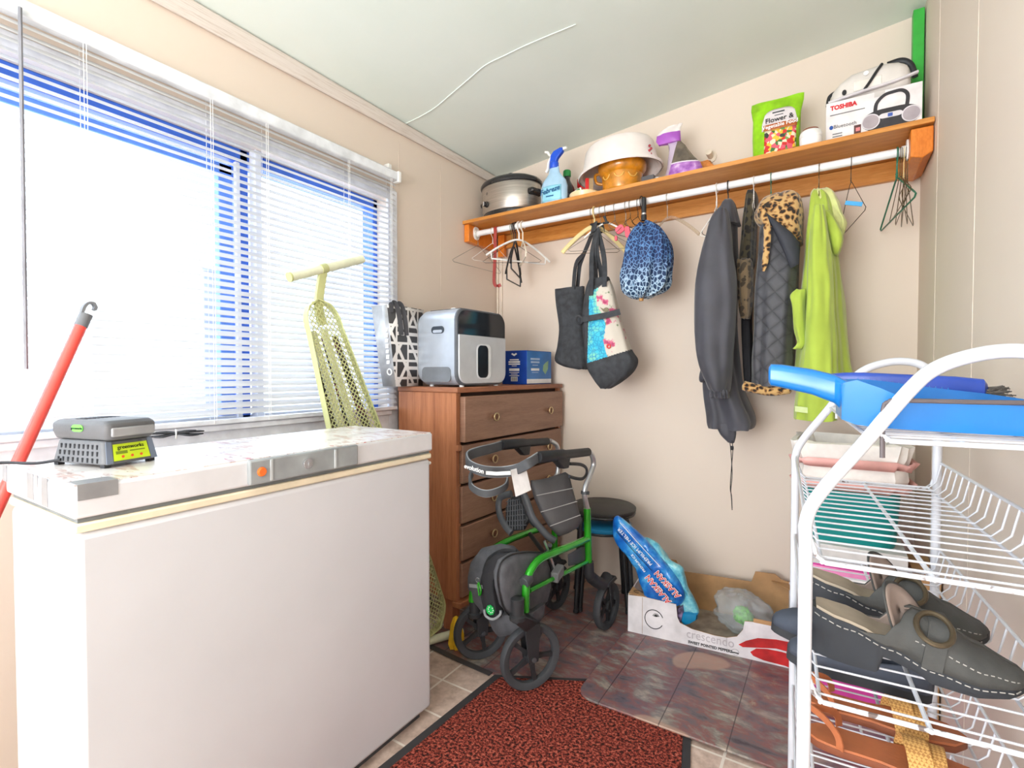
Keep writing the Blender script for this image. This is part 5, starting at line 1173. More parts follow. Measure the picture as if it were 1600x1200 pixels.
def rounded(poly, radii, k=7):
    out = []; n = len(poly)
    for i in range(n):
        p = V((*poly[i], 0)); a = V((*poly[i - 1], 0)) - p; b = V((*poly[(i + 1) % n], 0)) - p; r = radii[i]
        if r <= 0: out.append(p); continue
        a.normalize(); b.normalize()
        for j in range(k + 1):
            t = j / k; out.append((p + a * r) * (1 - t) ** 2 + p * 2 * t * (1 - t) + (p + b * r) * t * t)
    return out
o = MB().prism([p + V((0, 0, .0004)) for p in rounded([(.28, -.955), (.72, -.985), (.945, -.96), (.945, -.012), (.28, -.012)], [0, .0, .02, 0, 0])], (0, 0, .0034)).build('floor_sheet', slate_material('slate_print', 0.0))
tag(o, 'dark slate-print vinyl sheet on the floor under the walker', 'floor sheet')
o = MB().prism([p + V((0, 0, .0088)) for p in rounded([(.952, -.945), (1.92, -.93), (1.92, -.012), (.948, -.012)], [.07, 0, 0, 0])], (0, 0, .007)).build('floor_sheet', slate_material('slate_print_patchy', .6), bevel=.002)
tag(o, 'dark patchy slate-print floor sheet with rounded corner under the white carton tray', 'floor sheet')
n_ = NT('red_black_pile'); v_ = n_.coord(); f_ = n_.noise(v_, 120, 2, .7)
n_.color(n_.ramp(f_, [(.38, (48, 36, 34)), (.47, (116, 52, 46)), (.56, (182, 84, 70)), (.68, (212, 124, 102))])); n_.bump(n_.noise(v_, 260, 2), 1.0, .01); RED = n_.pbr(.95, 0, .1)
mp = [(.690, -1.0), (.928, -.975), (1.30, -.985), (1.36, -2.0), (.655, -2.0)]
dm = thing('doormat', 'red and black speckled doormat with dark rubber border', 'doormat', (1.0, -1.4, 0))
MB().prism([V((x, y, .0040)) for x, y in ((.658, -.985), (.700, -.962), (1.262, -.662), (1.52, -1.84), (.60, -2.04))], (0, 0, .0020)).build('rubber_border', M('rubber_dark', (58, 56, 58), .8), dm)
rings = []
MB().prism([V((x, y, .0061)) for x, y in ((.684, -.990), (1.246, -.690), (1.49, -1.83), (.632, -2.01))], (0, 0, .0022)).build('pile', RED, dm, bevel=.0008)
o = MB().strap([(.30, -.962, .0054), (.50, -.98, .0054), (.645, -.988, .0054)], .022, .003, (0, 1, 0)).build('edge_strip', M('edge_dark', (66, 62, 62), .6)); tag(o, 'dark edging strip along the front of the slate-print sheet', 'edging strip')

# ------------------------------------------------------------------ rollator walker
GRN = M('metallic_green', (42, 162, 34), .22, .45, coat=.7, var=.08); RUB = M('rubber_tyre', (62, 64, 68), .75); WHB = M('wheel_black', (44, 45, 48), .5); SIL = M('silver_tube', (190, 192, 196), .28, .75)
RA, RB = (.822, -.985), (.868, -.476); LA, LB = (.556, -.925), (.604, -.42)
def c3(x, y): return 660 + x * .35, 670 + y * .35
def c4(x, y): return 720 + x * .15839, 670 + y * .15839
def PR_(p, off=0.0, cf=c3): x, y = cf(*p); return pV(x, y, (RA[0] + off, RA[1]), (RB[0] + off, RB[1]))
def PL_(p, off=0.0, cf=c3): x, y = cf(*p); return pV(x, y, (LA[0] + off, LA[1]), (LB[0] + off, LB[1]))
wk = thing('walker', 'bright green four wheeled walker with black seat and bag', 'walker', (.70, -.72, 0))
# right side frame
P_ = [PR_(p) for p in ((460, 815), (461, 740), (466, 680), (485, 628), (525, 582), (600, 548), (670, 520), (735, 492))]
MB().tube(smooth_path(P_, 5), .0135, 14).build('side_tube', GRN, wk)
pt_, pb_ = PR_((735, 355)), PR_((742, 615))
MB().tube([pb_, pt_], .0145, 14).build('rear_post', GRN, wk)
up = [pt_, PR_((724, 300)), PR_((727, 262)), PR_((748, 205)), PR_((764, 160)), PR_((757, 118)), PR_((738, 100))]
MB().tube(smooth_path(up, 6), .0105, 14).build('handle_tube', SIL, wk)
MB().cyl(PR_((726, 292)), PR_((727, 278)), .0165, 16).build('collar', DARK, wk)
MB().tube([PR_((478, 722)), PR_((738, 592))], .0085, 12).build('lower_rail', GRN, wk)
MB().cyl(PR_((452, 690)), PR_((476, 664)), .0185, 18).build('clamp', DARK, wk, bevel=.002)
q = [PR_(p, -.012) for p in ((648, 560), (700, 530), (732, 522), (734, 570), (700, 600), (650, 612))]
MB().prism(q, (.006, 0, 0)).build('side_panel', DARK, wk, bevel=.002)
q = PR_((603, 645), .004); MB().obox(q, (.03, .05, .035), (1, 0, 0), (0, 1, .35)).build('hinge_block', M('hinge_grey', (104, 104, 106), .5), wk, bevel=.004)
def grip(a, b, hb):   # rear end a, front end b
    a, b = V(a), V(b); d = (b - a).normalized(); L = (b - a).length; m = MB()
    m.tube([a, a + d * .006, a + d * L * .5, a + d * L * .55, b - d * .01, b], [.010, .0165, .017, .020, .021, .017], 16, flat=1.0)
    g = m.build('hand_grip', BLACK, wk)
    q = a + d * L * .58; MB().loft([[q + d * x + V((y, 0, z)) for x, y, z in ((-.04, -.016, -.01), (.055, -.016, -.01), (.055, .016, -.01), (-.04, .016, -.01))], [q + d * x + V((y, 0, z)) for x, y, z in ((-.036, -.012, -.05), (.0, -.012, -.05), (.0, .012, -.05), (-.036, .012, -.05))]]).build('brake_housing', BLACK, wk, bevel=.004)
    return g
gR = grip(PR_((742, 103)), PR_((516, 128)), 0)
gL0, gL1 = PL_((560, 56)), PL_((352, 72))
gL = grip(gL0, gL1, 0)
MB().tube(smooth_path([PR_(p, 0, c4) for p in ((1075, 345), (1180, 352), (1235, 385), (1240, 440), (1205, 490), (1140, 490), (1070, 470))], 5), .0065, 10, flat=.7).build('brake_lever', BLACK, wk)
# left side frame
Pl = [PL_(p) for p in ((222, 770), (228, 700), (250, 620), (300, 550), (380, 500), (470, 465), (530, 445))]
MB().tube(smooth_path(Pl, 5), .0135, 14).build('side_tube', GRN, wk)
rp = PL_((590, 470)); 
MB().tube([V((rp.x, rp.y, .24)), V((rp.x, rp.y, .60))], .0145, 14).build('rear_post', GRN, wk)
MB().tube(smooth_path([V((rp.x, rp.y, .60)), PL_((604, 190)), PL_((606, 110)), PL_((598, 72)), PL_((570, 54))], 6), .0105, 14).build('handle_tube', SIL, wk)
# cross links under the seat
MB().tube([PR_((570, 520), -.02), PL_((520, 620), .03)], .008, 10).build('cross_link', BLACK, wk)
MB().tube([PL_((480, 470), .02), PR_((585, 610), -.03)], .009, 10).build('cross_link', BLACK, wk)
MB().tube([PR_((545, 500), -.03), PR_((592, 632), -.012)], .0055, 8).build('link_rod', CHROME, wk)
# wheels
def wheel(c, n, R_=.106):
    c = V(c); n = V(n).normalized(); w = MB().lathe([(R_ - .018, -.014), (R_ - .005, -.015), (R_, -.008), (R_, .008), (R_ - .005, .015), (R_ - .018, .014), (R_ - .026, .009), (R_ - .028, 0), (R_ - .026, -.009), (R_ - .018, -.014)], 44, c, n, cap=False).build('wheel', RUB, wk)
    e1 = n.cross(V((0, 0, 1))).normalized(); e2 = n.cross(e1)
    MB().lathe([(.016, -.016), (.020, -.012), (.020, .012), (.016, .016)], 22, c, n).build('hub', WHB, w)
    for k in range(5):
        a = 2 * math.pi * k / 5 + .5; d = e1 * math.cos(a) + e2 * math.sin(a); s = n.cross(d)
        MB().loft([[c + d * r + s * x * h + n * y * .006 for x, y in ((-1, -1), (1, -1), (1, 1), (-1, 1))] for r, h in ((.017, .010), (.05, .006), (R_ - .024, .008))]).build('spoke', WHB, w)
    return w
def caster(head, c, n, R_=.106, top=None):
    head, c, n = V(head), V(c), V(n).normalized()
    m = MB().lathe([(.016, .034), (.022, .031), (.021, -.02), (.027, -.024), (.027, -.036), (.020, -.042)], 20, head); cs = m.build('caster_stem', WHB, wk)
    f0 = head + V((0, 0, -.035)); side = n * .022
    m = MB().loft([[f0 + n * x * .024 + (c - f0).cross(n).normalized() * y * .020 + V((0, 0, .004)) for x, y in ((-1, -1), (1, -1), (1, 1), (-1, 1))],
                   [f0.lerp(c + V((0, 0, R_ + .004)), .9) + n * x * .027 + (c - f0).cross(n).normalized() * y * .028 + V((0, 0, -.006)) for x, y in ((-1, -1), (1, -1), (1, 1), (-1, 1))]]); m.build('fork_crown', WHB, cs, bevel=.004)
    f1 = f0.lerp(c + V((0, 0, R_ + .004)), .9)
    for s_ in (-1, 1):
        q = (c - f1).cross(n).normalized()
        MB().loft([[f1 + n * s_ * .022 + n * x * .004 + q * y * .030 for x, y in ((-1, -1), (1, -1), (1, 1), (-1, 1))], [c + n * s_ * .0215 + n * x * .004 + q * y * .018 + (c - f1).normalized() * .012 for x, y in ((-1, -1), (1, -1), (1, 1), (-1, 1))]]).build('fork_blade', WHB, cs, bevel=.002)
    MB().cyl(c - n * .030, c + n * .030, .008, 14).build('axle', DARK, cs)
    return wheel(c, n, R_)
frc = pZ(*c3(482, 1170), .0); flc = pZ(*c3(262, 1028), .0); rrc = pZ(*c3(822, 893), 0); rlc = pZ(*c3(600, 803), 0)
W_R = .106
caster(PR_((425, 800)), frc + V((0, 0, .1195)), (.86, -.52, 0), .111); caster(PL_((235, 790)), flc + V((.0, 0, W_R + .0045)), (.82, -.57, 0))
def rear(c, post):
    W_R = .097; c = V((c.x, c.y, W_R + .0045)); n = V((1, -.09, 0)).normalized(); w = wheel(c, n, W_R)
    f = post; m = MB().tube(smooth_path([f + V((0, 0, .02)), f + V((0, .006, -.03)), f + V((0, .03, -.055)), c + V((0, -.055, W_R + .012)), c + V((0, .005, W_R + .022))], 5), [.020] * 10 + [.024] * 11, 14); a = m.build('wheel_arm', WHB, wk)
    m = MB().loft([[c + V((x, y, z)) for x, y, z in ((-.03, -.05, W_R + .0), (.03, -.05, W_R), (.03, .05, W_R + .004), (-.03, .05, W_R + .004))], [c + V((x, y, z)) for x, y, z in ((-.026, -.04, W_R + .018), (.026, -.04, W_R + .018), (.026, .04, W_R + .02), (-.026, .04, W_R + .02))]]); m.build('mudguard', WHB, a, bevel=.004)
    for s_ in (-1, 1): MB().strap([c + n * s_ * .026 + V((0, -.02, W_R + .01)), c + n * s_ * .026], .022, .005, (0, 1, 0)).build('fork_blade', WHB, a)
rear(rrc, pb_); rear(rlc, V((rp.x, rp.y, .25)))
# seat pad folded up, and the grid panel behind
SEAT = M('seat_vinyl', (62, 60, 62), .5, bump=.12, bscale=250, var=.06); SEAMC = M('seat_stitch', (150, 148, 146), .6)
sN = V((.62, -.72, .25)).normalized(); sC = PR_((590, 400), -.05)
def SP(p, off=0.0): x, y = c4(*p); return pN(x, y, sC + sN * off, sN)
ol = [SP(p) for p in ((688, 508), (780, 500), (870, 480), (960, 448), (1030, 425), (1068, 450), (1105, 600), (1150, 760), (1190, 895), (1160, 975), (1060, 1030), (965, 1062), (870, 970), (785, 830), (725, 690), (690, 570))]
def pillow(m, ol, nrm, th, k=4, back=True, rough=0.0):
    c = sum(ol, V((0, 0, 0))) / len(ol); rings = []
    seq = list(range(-k, k + 1)) if back else list(range(0, k + 1))
    for j in seq:
        a = j / k * math.pi / 2; s_ = math.cos(a) * .28 + .72 if abs(j) < k else .35
        rings.append([c + (p - c) * s_ + V(nrm) * (th * math.sin(a) + rough * (noise.noise((c + (p - c) * s_) * 26) + .6 * noise.noise((c + (p - c) * s_) * 55))) for p in ol])
    return m.loft(rings)
sp_ = pillow(MB(), ol, sN, .02).build('seat', SEAT, wk, angle=60)
for a_, b_ in (((748, 658), (1112, 585)), ((788, 822), (1150, 715)), ((880, 960), (1180, 850))):
    p0, p1 = SP(a_, .0215), SP(b_, .0215); MB().tube([p0, p0.lerp(p1, .5) + sN * .001, p1], .0016, 6).build('stitching', SEAMC, sp_)
rim = [SP(p, -.025) for p in ((620, 640), (660, 740), (705, 870), (770, 960), (860, 1060), (930, 1105))]
MB().tube(smooth_path(rim, 5), .014, 12, flat=.7).build('seat_rim', DARK, wk)
rim = [SP(p, -.055) for p in ((590, 620), (640, 760), (690, 890), (740, 950))]
MB().tube(smooth_path(rim, 5), .012, 12).build('seat_rim', BLACK, wk)
gN = V((-.2, -.95, .2)).normalized(); gC = PL_((430, 420), .08)
def GP(p, off=0): x, y = c4(*p); return pN(x, y, gC + gN * off, gN)
gp_ = MB().prism([GP(p) for p in ((475, 690), (560, 640), (600, 660), (660, 900), (600, 1000), (490, 1010), (440, 900), (440, 780))], -gN * .02).build('grid_panel', BLACK, wk, bevel=.003)
m = MB()
for k in range(7):
    a_, b_ = GP((470 + k * 22, 690 + k * 3), .003), GP((455 + k * 27, 990 + k * 1), .003); m.tube([a_, b_], .0022, 6)
for k in range(6): m.tube([GP((450, 720 + k * 48), .003), GP((610 + k * 8, 690 + k * 52), .003)], .0022, 6)
m.build('grid', DARK, gp_)
MB().tube(smooth_path([GP(p, .006) for p in ((500, 640), (400, 670), (372, 740), (385, 850), (440, 960), (500, 1030))], 5), .014, 12, flat=.6).build('panel_edge', DARK, wk)
# padded backrest loop and the lower loop
STR = M('strap_charcoal_pad', (78, 80, 84), .7, var=.06); PIPE = M('strap_piping', (150, 154, 158), .6)
def loop(name, pts, width, parent=wk, mat=STR):
    P = smooth_path([pY(*c4(x, y), yy) for x, y, yy in pts], 6); o = MB().strap(P, width, .010, (0, 0, 1)).build(name, mat, parent, bevel=.002)
    for s_ in (-1, 1): MB().tube([p + V((0, 0, s_ * width / 2)) for p in P], .0022, 6).build('piping', PIPE, o)
    return o, P
yl, yr = gL1.y, PR_((516, 128)).y
bs, BP = loop('back_strap', ((400, 165, yl), (300, 195, yl - .08), (180, 225, yl - .17), (85, 258, yl - .23), (60, 300, yl - .26), (90, 360, yl - .285), (180, 405, yl - .29), (290, 425, yl - .27), (420, 425, yl - .23), (550, 400, (yl + yr) / 2 - .13), (660, 345, yr - .05), (755, 285, yr - .005)), .034)
lo_, _p = loop('lower_loop', ((110, 440, yl - .24), (90, 500, yl - .26), (105, 570, yl - .275), (170, 620, yl - .28), (260, 640, yl - .27), (360, 615, yl - .24), (440, 570, yl - .20), (460, 510, yl - .16)), .022)
q = [pY(*c4(x, y), yl - .297) for x, y in ((82, 385), (225, 428))]
text('lettering', 'evolution', (q[0] + q[1]) / 2 + V((-.006, -.004, .004)), q[1] - q[0], (0, 0, 1), .0215, WINK, bs, bold=.0004)
q = [pY(*c4(x, y), yl - .275) for x, y in ((250, 430), (485, 440))]
MB().strap([q[0] + V((0, -.008, 0)), q[0].lerp(q[1], .5) + V((0, -.008, -.001)), q[1] + V((0, .004, .001))], .012, .002, (0, 0, 1)).build('reflective_bar', M('reflective_light', (206, 208, 208), .4), bs)
q = [pY(*c4(x, y), yy) for x, y, yy in ((490, 405, yl - .235), (630, 370, yl - .19), (685, 605, yl - .18), (540, 670, yl - .225))]
MB().prism(q, (.002, .003, 0)).build('paper_tag', M('paper_tag', (214, 212, 212), .8, bump=.2, bscale=80), wk)
# folded bag hung in front
BAG = M('bag_fabric', (82, 83, 88), .85, var=.10, vscale=30, bump=.2, bscale=200)
ol = [PR_(p, -.045) for p in ((325, 640), (345, 585), (400, 553), (480, 545), (540, 558), (562, 620), (566, 700), (548, 770), (500, 800), (430, 816), (385, 830), (350, 790), (330, 710))]
lobe = pillow(MB(), ol, (1, -.3, 0), .028).build('bag_side', BAG, wk, angle=60)
MB().tube(smooth_path([p + V((.012, -.004, 0)) for p in ol], 4, True), .0028, 6, closed=True).build('zip', BLACK, lobe)
yb = PL_((300, 640), .04).y - .02
def bp(p, y): return pY(*c3(*p), y)
ol = [bp(p, yb) for p in ((215, 650), (228, 585), (270, 530), (340, 514), (400, 525), (425, 550), (380, 600), (345, 640), (340, 720), (345, 800), (310, 850), (270, 800), (235, 760), (216, 700))]
pillow(MB(), ol, (0, -1, 0), .04).build('bag_side', BAG, wk, angle=60)
ol = [bp(p, yb - .05) for p in ((268, 660), (290, 590), (340, 550), (385, 556), (345, 610), (332, 700), (345, 790), (352, 840), (320, 852), (285, 820), (270, 750))]
mid = pillow(MB(), ol, (0, -1, 0), .025).build('bag_front', M('bag_fabric_shaded', (44, 44, 48), .8, bump=.2, bscale=200), wk, angle=60)  # bag fabric darkened: shading between the lobes is put in its colour
ol = [bp(p, yb + .0) for p in ((300, 810), (400, 800), (480, 790), (535, 790), (530, 850), (500, 890), (430, 905), (360, 915), (330, 880))]
pillow(MB(), ol, (0, -1, 0), .05).build('bag_base', BAG, wk, angle=60)
MB().tube(smooth_path([bp(p, yb - .082) for p in ((276, 806), (284, 836), (315, 850), (345, 832), (350, 812))], 5), .0045, 8).build('reflective_trim', PIPE, mid)
bdg = MB().lathe([(.017, 0), (.018, .002), (.016, .006), (.012, .007)], 8, bp((305, 808), yb - .077), (0, -1, 0)).build('green_badge', M('badge_green', (40, 190, 90), .35), mid)
m = MB(); q0 = bp((305, 808), yb - .0855)
for k in range(8):
    if k == 2: continue
    m.obox(q0 + V((math.cos(k * math.pi / 4) * .010, 0, math.sin(k * math.pi / 4) * .010)), (.0035, .001, .0035))
m.build('badge_mark', WINK, bdg)
MB().strap([bp((210, 700), yb - .05), bp((268, 706), yb - .08)], .012, .002, (0, 0, 1)).build('reflective_strip', PIPE, wk)
cbn = MB().torus(bp((247, 676), yb - .085), .008, .0015, (0, 1, 0), 18, 6).build('clip_ring', CHROME, wk)
MB().tube(smooth_path([bp(p, yb - .09) for p in ((250, 684), (258, 705), (262, 728), (254, 744), (250, 715), (246, 690))], 5), .003, 8).build('carabiner', GRN, cbn)
m = MB().tube(smooth_path([bp(p, yb - .045) for p in ((275, 640), (300, 580), (360, 545), (420, 548))], 5), .008, 10, flat=.5); m.build('bag_fold', BLACK, wk)

# ------------------------------------------------------------------ two stacked stools
SC = V((.765, -.245, 0)); BTUBE = M('black_tube', (34, 35, 38), .35, coat=.2)
def stool(label, z, seat_mat, tw, r=.150, dl=0.0):
    o = thing('stool', label, 'stool', (SC.x, SC.y, 0), 'round stools stacked by the back wall')
    MB().lathe([(.02, z - .022), (r - .004, z - .022), (r, z - .016), (r, z - .006), (r - .008, z), (.02, z + .001)], 44, (SC.x, SC.y, 0)).build('seat', seat_mat, o)
    MB().torus((SC.x, SC.y, z - .028), r - .008, .007, (0, 0, 1), 40, 8).build('seat_ring', BTUBE, o)
    for k in range(4):
        a = R(tw + 90 * k); d = V((math.cos(a), math.sin(a), 0)); c = V((SC.x, SC.y, 0))
        lg = MB().tube(smooth_path([c + d * .05 + V((0, 0, z - .03)), c + d * (.125 - dl) + V((0, 0, z - .03)), c + d * (.143 - dl) + V((0, 0, z - .05)), c + d * (.150 - dl) + V((0, 0, z - .12)), c + d * (.176 - dl) + V((0, 0, .014))], 5), .0105, 12).build('leg', BTUBE, o)
        MB().cyl(c + d * (.1765 - dl) + V((0, 0, .0088)), c + d * (.175 - dl) + V((0, 0, .022)), .0125, 14).build('foot_cap', BLACK, lg)
    return o
stool('black topped round stool, upper one of two stacked behind the walker', .464, M('stool_black', (58, 56, 54), .55, bump=.1, bscale=200), -20)
stool('blue topped round stool, lower one of two stacked behind the walker', .386, M('stool_blue', (34, 122, 168), .45), -20, .130, .026)

# ------------------------------------------------------------------ carton tray with bag and plastic bag
TO = pZ(981, 992, .0); TR = pZ(1240, 1053, .0); tu = V((TR.x - TO.x, TR.y - TO.y, 0)).normalized(); tv = V((-tu.y, tu.x, 0)); TL, TDp = .595, .335
TO.z = .0163
def tp_(a, b, z): return TO + tu * a + tv * b + V((0, 0, z))
CW = M('carton_print_white', (216, 212, 216), .6); CB = M('carton_brown', (178, 138, 96), .75, bump=.1, bscale=150)
ty = thing('carton_tray', 'open white produce carton with red pepper print on the floor', 'carton', tp_(TL / 2, TDp / 2, 0))
fo = [(0, 0), (TL, 0), (TL, .155), (TL - .11, .145), (TL - .16, .138), (TL - .165, .105), (TL - .185, .075), (TL - .22, .062), (.33, .060), (.25, .066), (.205, .080), (.195, .10), (.19, .150), (.06, .155), (0, .150)]
MB().prism([tp_(a, .0, z) for a, z in fo], tv * .004).build('front_panel', CW, ty, mats=[CB])
fp = ty.children[-1]
for p in fp.data.polygons:
    if abs(p.normal.dot(tu)) > .3 or p.normal.z > .3 or p.normal.dot(tv) > .5: p.material_index = 1
bo = [(0, 0), (TL, 0), (TL, .19), (TL - .03, .195), (TL - .055, .215), (TL - .13, .212), (TL - .145, .165), (.16, .160), (.14, .205), (.085, .205), (0, .19)]
MB().prism([tp_(a, TDp - .004, z) for a, z in bo], tv * .004).build('back_panel', CB, ty)
MB().prism([tp_(0, b, z) for b, z in ((.004, 0), (TDp - .004, 0), (TDp - .004, .19), (TDp - .08, .15), (.08, .15), (.004, .155))], tu * .004).build('end_panel', CW, ty)
MB().prism([tp_(TL - .004, b, z) for b, z in ((.004, 0), (TDp - .004, 0), (TDp - .004, .19), (TDp - .08, .155), (.08, .155), (.004, .158))], tu * .004).build('end_panel', CW, ty)
MB().prism([tp_(.004, .004, 0), tp_(TL - .004, .004, 0), tp_(TL - .004, TDp - .004, 0), tp_(.004, TDp - .004, 0)], (0, 0, .004)).build('bottom', M('tray_liner', (150, 140, 128), .5, var=.2), ty)
for a, b, z in ((0, 0, .154), (0, TDp - .075, .182), (TL - .075, TDp - .075, .182)):
    MB().prism([tp_(a + .002, b + .002, z), tp_(a + .075, b + .002, z), tp_(a + .002, b + .075, z)] if b == 0 else [tp_(a + .002, b + .073, z), tp_(a + .073, b + .073, z), tp_(a + (.002 if a == 0 else .073), b + .002, z)], (0, 0, .003)).build('corner_gusset', CB, ty)
m = MB().obox(tp_(TL - .10, .004, .147), (.062, .010, .014), tu, tv); m.build('hand_slot_lip', CB, ty, bevel=.003)
TXT = M('faint_grey_ink', (186, 180, 186), .6)
MB().box(tp_(.058, -.0006, .0), tp_(.0595, -.0002, .152)).build('crease', M('crease_brown', (160, 130, 100), .7), ty) if False else MB().obox(tp_(.0585, -.0004, .077), (.0014, .0006, .150), tu, tv).build('crease', M('crease_brown', (160, 130, 100), .7), ty)
text('lettering', 'crescendo', tp_(.315, 0, .044), tu, (0, 0, 1), .048, TXT, ty, stretch=.86)
text('lettering', 'SWEET POINTED PEPPERS', tp_(.315, 0, .013), tu, (0, 0, 1), .0145, INK, ty, stretch=.95, bold=.0004)
MB().tube([tp_(.105 + math.cos(a) * .036, -.0008, .072 + math.sin(a) * .038) for a in [R(k) for k in range(20, 340, 12)]], .0016, 5).build('emblem_ring', INK, ty)
m = MB()
for k in range(7): a = R(20 + k * 25); m.tube([tp_(.113, -.0008, .085), tp_(.113 + .014 * math.cos(a), -.0008, .085 + .013 * math.sin(a))], .0012, 4)
m.build('emblem_leaves', INK, ty)
MB().tube([tp_(.035 + math.cos(a) * .018, .03 + math.sin(a) * .012, .1585) for a in [R(k) for k in range(0, 300, 15)]], .001, 5).build('emblem_ring', INK, ty)
PEP = M('pepper_red', (186, 40, 42), .5, var=.15)
for pts in (((.415, .046), (.44, .066), (.48, .086), (.54, .095), (TL - .002, .096), (TL - .002, .058), (.54, .062), (.48, .05), (.43, .040)), ((.455, .028), (.475, .046), (.51, .053), (.56, .054), (TL - .002, .05), (TL - .002, .0), (.57, .006), (.50, .008), (.465, .016))):
    MB().prism([tp_(a, -.0001, z) for a, z in pts], tv * -.0008).build('printed_pepper', PEP, ty)
m = MB().obox(tp_(.405, -.0005, .012), (.022, .0006, .004), tu, tv); m.build('small_print', INK, ty); MB().tube([tp_(.405 + math.cos(a) * .012, -.0008, .015 + math.sin(a) * .011) for a in [R(k) for k in range(0, 361, 24)]], .0006, 4).build('emblem_ring', GREY, ty)
# clear plastic bag with greens in it
def b5(x, y): return 930 + x * .25, 760 + y * .25
PLB = clear('plastic_bag_clear', (236, 241, 245), .24, .25)
ybg = tp_(.40, .17, 0).y
def rough_blob(rows, yc, n, seg, amp, seed):
    rings = []
    for j, (py, l, r, hd) in enumerate(lerp_rows(rows, n)):
        a, b = pY(l, py, yc), pY(r, py, yc); c = (a + b) / 2; hw = (b - a).length / 2; ring = []
        for i in range(seg):
            th = 2 * math.pi * i / seg; d = V((math.cos(th) * hw, math.sin(th) * hd, 0)); k = 1 + amp * noise.noise(V((math.cos(th) * 2.3 + seed, math.sin(th) * 2.3, j * .45)))
            ring.append(c + d * k + V((0, 0, .012 * noise.noise(V((math.cos(th) * 3, math.sin(th) * 3 + seed, j * .7))))))
        rings.append(ring)
    return MB().loft(rings)
pbg = thing('plastic_bag', 'clear plastic bag with something green inside, lying in the carton tray', 'bag', pY(1166, 985, ybg))
rough_blob([(924, 1146, 1164, .03), (930, 1126, 1186, .06), (945, 1119, 1204, .075), (965, 1122, 1216, .08), (978, 1128, 1212, .07), (985, 1138, 1196, .05)], ybg, 18, 34, .28, 3).build('bag', PLB, pbg, angle=25)
rough_blob([(950, 1150, 1168, .02), (960, 1146, 1176, .035), (970, 1150, 1180, .035), (977, 1160, 1178, .02)], ybg, 10, 20, .35, 7).build('greens', M('lettuce_green', (104, 196, 56), .6, var=.2, vscale=60), pbg, angle=25)
# long blue bag leaning from the stool into the tray
def b6(x, y): return 940 + x * .15, 800 + y * .15
i0 = V((0, 0, 0))
def bagpt(p, off=0.0):
    x, y = b6(*p); t = min(1, max(0, p[1] / 1170)); return pN(x, y, V((1.02, -.430 - off, .3)), V((.0, 1, .10)))
BBL = NT('blue_film'); _v = BBL.coord(); _f = BBL.noise(_v, 16, 4, .6); BBL.color(BBL.ramp(_f, [(.32, (10, 78, 168)), (.5, (24, 116, 200)), (.68, (86, 176, 226))])); BBL.bump(BBL.noise(_v, 28, 3), .6, .006); BBL.b.inputs['Coat Weight'].default_value = .4; BBL = BBL.pbr(.28)
TEAL = NT('teal_film'); _v = TEAL.coord(); _f = TEAL.noise(TEAL.coord((1, 1, 1), (0, R(40), 0)), 34, 5, .7); TEAL.color(TEAL.ramp(_f, [(.35, (70, 158, 188)), (.55, (120, 196, 210)), (.7, (168, 218, 222))])); TEAL.bump(TEAL.noise(_v, 30, 3), .5, .006); TEAL = TEAL.pbr(.3)
ib_ = thing('salt_bag', 'long blue plastic bag with red lettering slumped between stool and carton tray', 'bag', bagpt((600, 1000)))
ol = [bagpt(p) for p in ((122, 84), (172, 36), (260, 100), (420, 250), (520, 350), (640, 500), (740, 620), (820, 740), (865, 860), (840, 950), (760, 990), (690, 1000), (590, 960), (490, 920), (435, 800), (380, 660), (330, 540), (220, 390), (130, 250))]
bgm = pillow(MB(), smooth_path(ol, 4, True), (0, -1, 0), .026, 9, rough=.010).build('bag_body', BBL, ib_, angle=40)
ol = [bagpt(p, -.028) for p in ((400, 265), (580, 325), (690, 480), (840, 570), (865, 660), (900, 780), (960, 900), (1015, 1050), (930, 1060), (850, 1040), (800, 860), (700, 640), (560, 450))]
pillow(MB(), smooth_path(ol, 4, True), (0, -1, 0), .022, 7, rough=.010).build('back_fold', TEAL, ib_, angle=40)
ol = [bagpt(p, -.02) for p in ((850, 1030), (1010, 1050), (1000, 1110), (930, 1150), (855, 1165), (835, 1120))]
pillow(MB(), ol, (0, -1, 0), .022, 3).build('bag_end', M('bag_end_blue', (20, 124, 172), .3), ib_)
ol = [bagpt(p, -.01) for p in ((785, 1000), (850, 960), (860, 1030), (830, 1160), (790, 1110), (775, 1050))]
pillow(MB(), ol, (0, -1, 0), .016, 3).build('bag_corner', M('bag_corner_print', (110, 96, 128), .4, var=.4, vscale=60), ib_)
for (xa_, ya_), (xb_2, yb_2), sz in (((775, 848), (600, 655), .046), ((675, 905), (505, 700), .046)):
    A_, B_ = bagpt((xa_, ya_), .040), bagpt((xb_2, yb_2), .040); d = (B_ - A_); upv = V((-d.z, 0, d.x)) * 1.0
    n0 = V((0, -1, 0)); upv = n0.cross(d).normalized(); c_ = (A_ + B_) / 2; sc_k = d.length / (.0295 * 7)
    text('lettering', 'ALASKAN', c_ + V((0, -.0005, 0)), d, upv, .058 * min(1.2, sc_k * 1.35), WINK, bgm, bold=.0022, lift=.001, stretch=.82)
    text('lettering', 'ALASKAN', c_ + V((0, -.0020, 0)), d, upv, .058 * min(1.2, sc_k * 1.35), RINK, bgm, bold=.0002, lift=.001, stretch=.82)
for (xa_, ya_), (xb_2, yb_2), s in (((560, 590), (140, 130), 'PREMIUM ICE MELTER'), ((470, 640), (300, 420), 'PREMIUM ICE')):
    A_, B_ = bagpt((xa_, ya_), .039), bagpt((xb_2, yb_2), .039); d = B_ - A_; upv = V((0, -1, 0)).cross(d).normalized()
    text('lettering', s, (A_ + B_) / 2 + V((0, -.0015, 0)), d, upv, d.length / len(s) * 1.55, WINK, bgm, lift=.001)
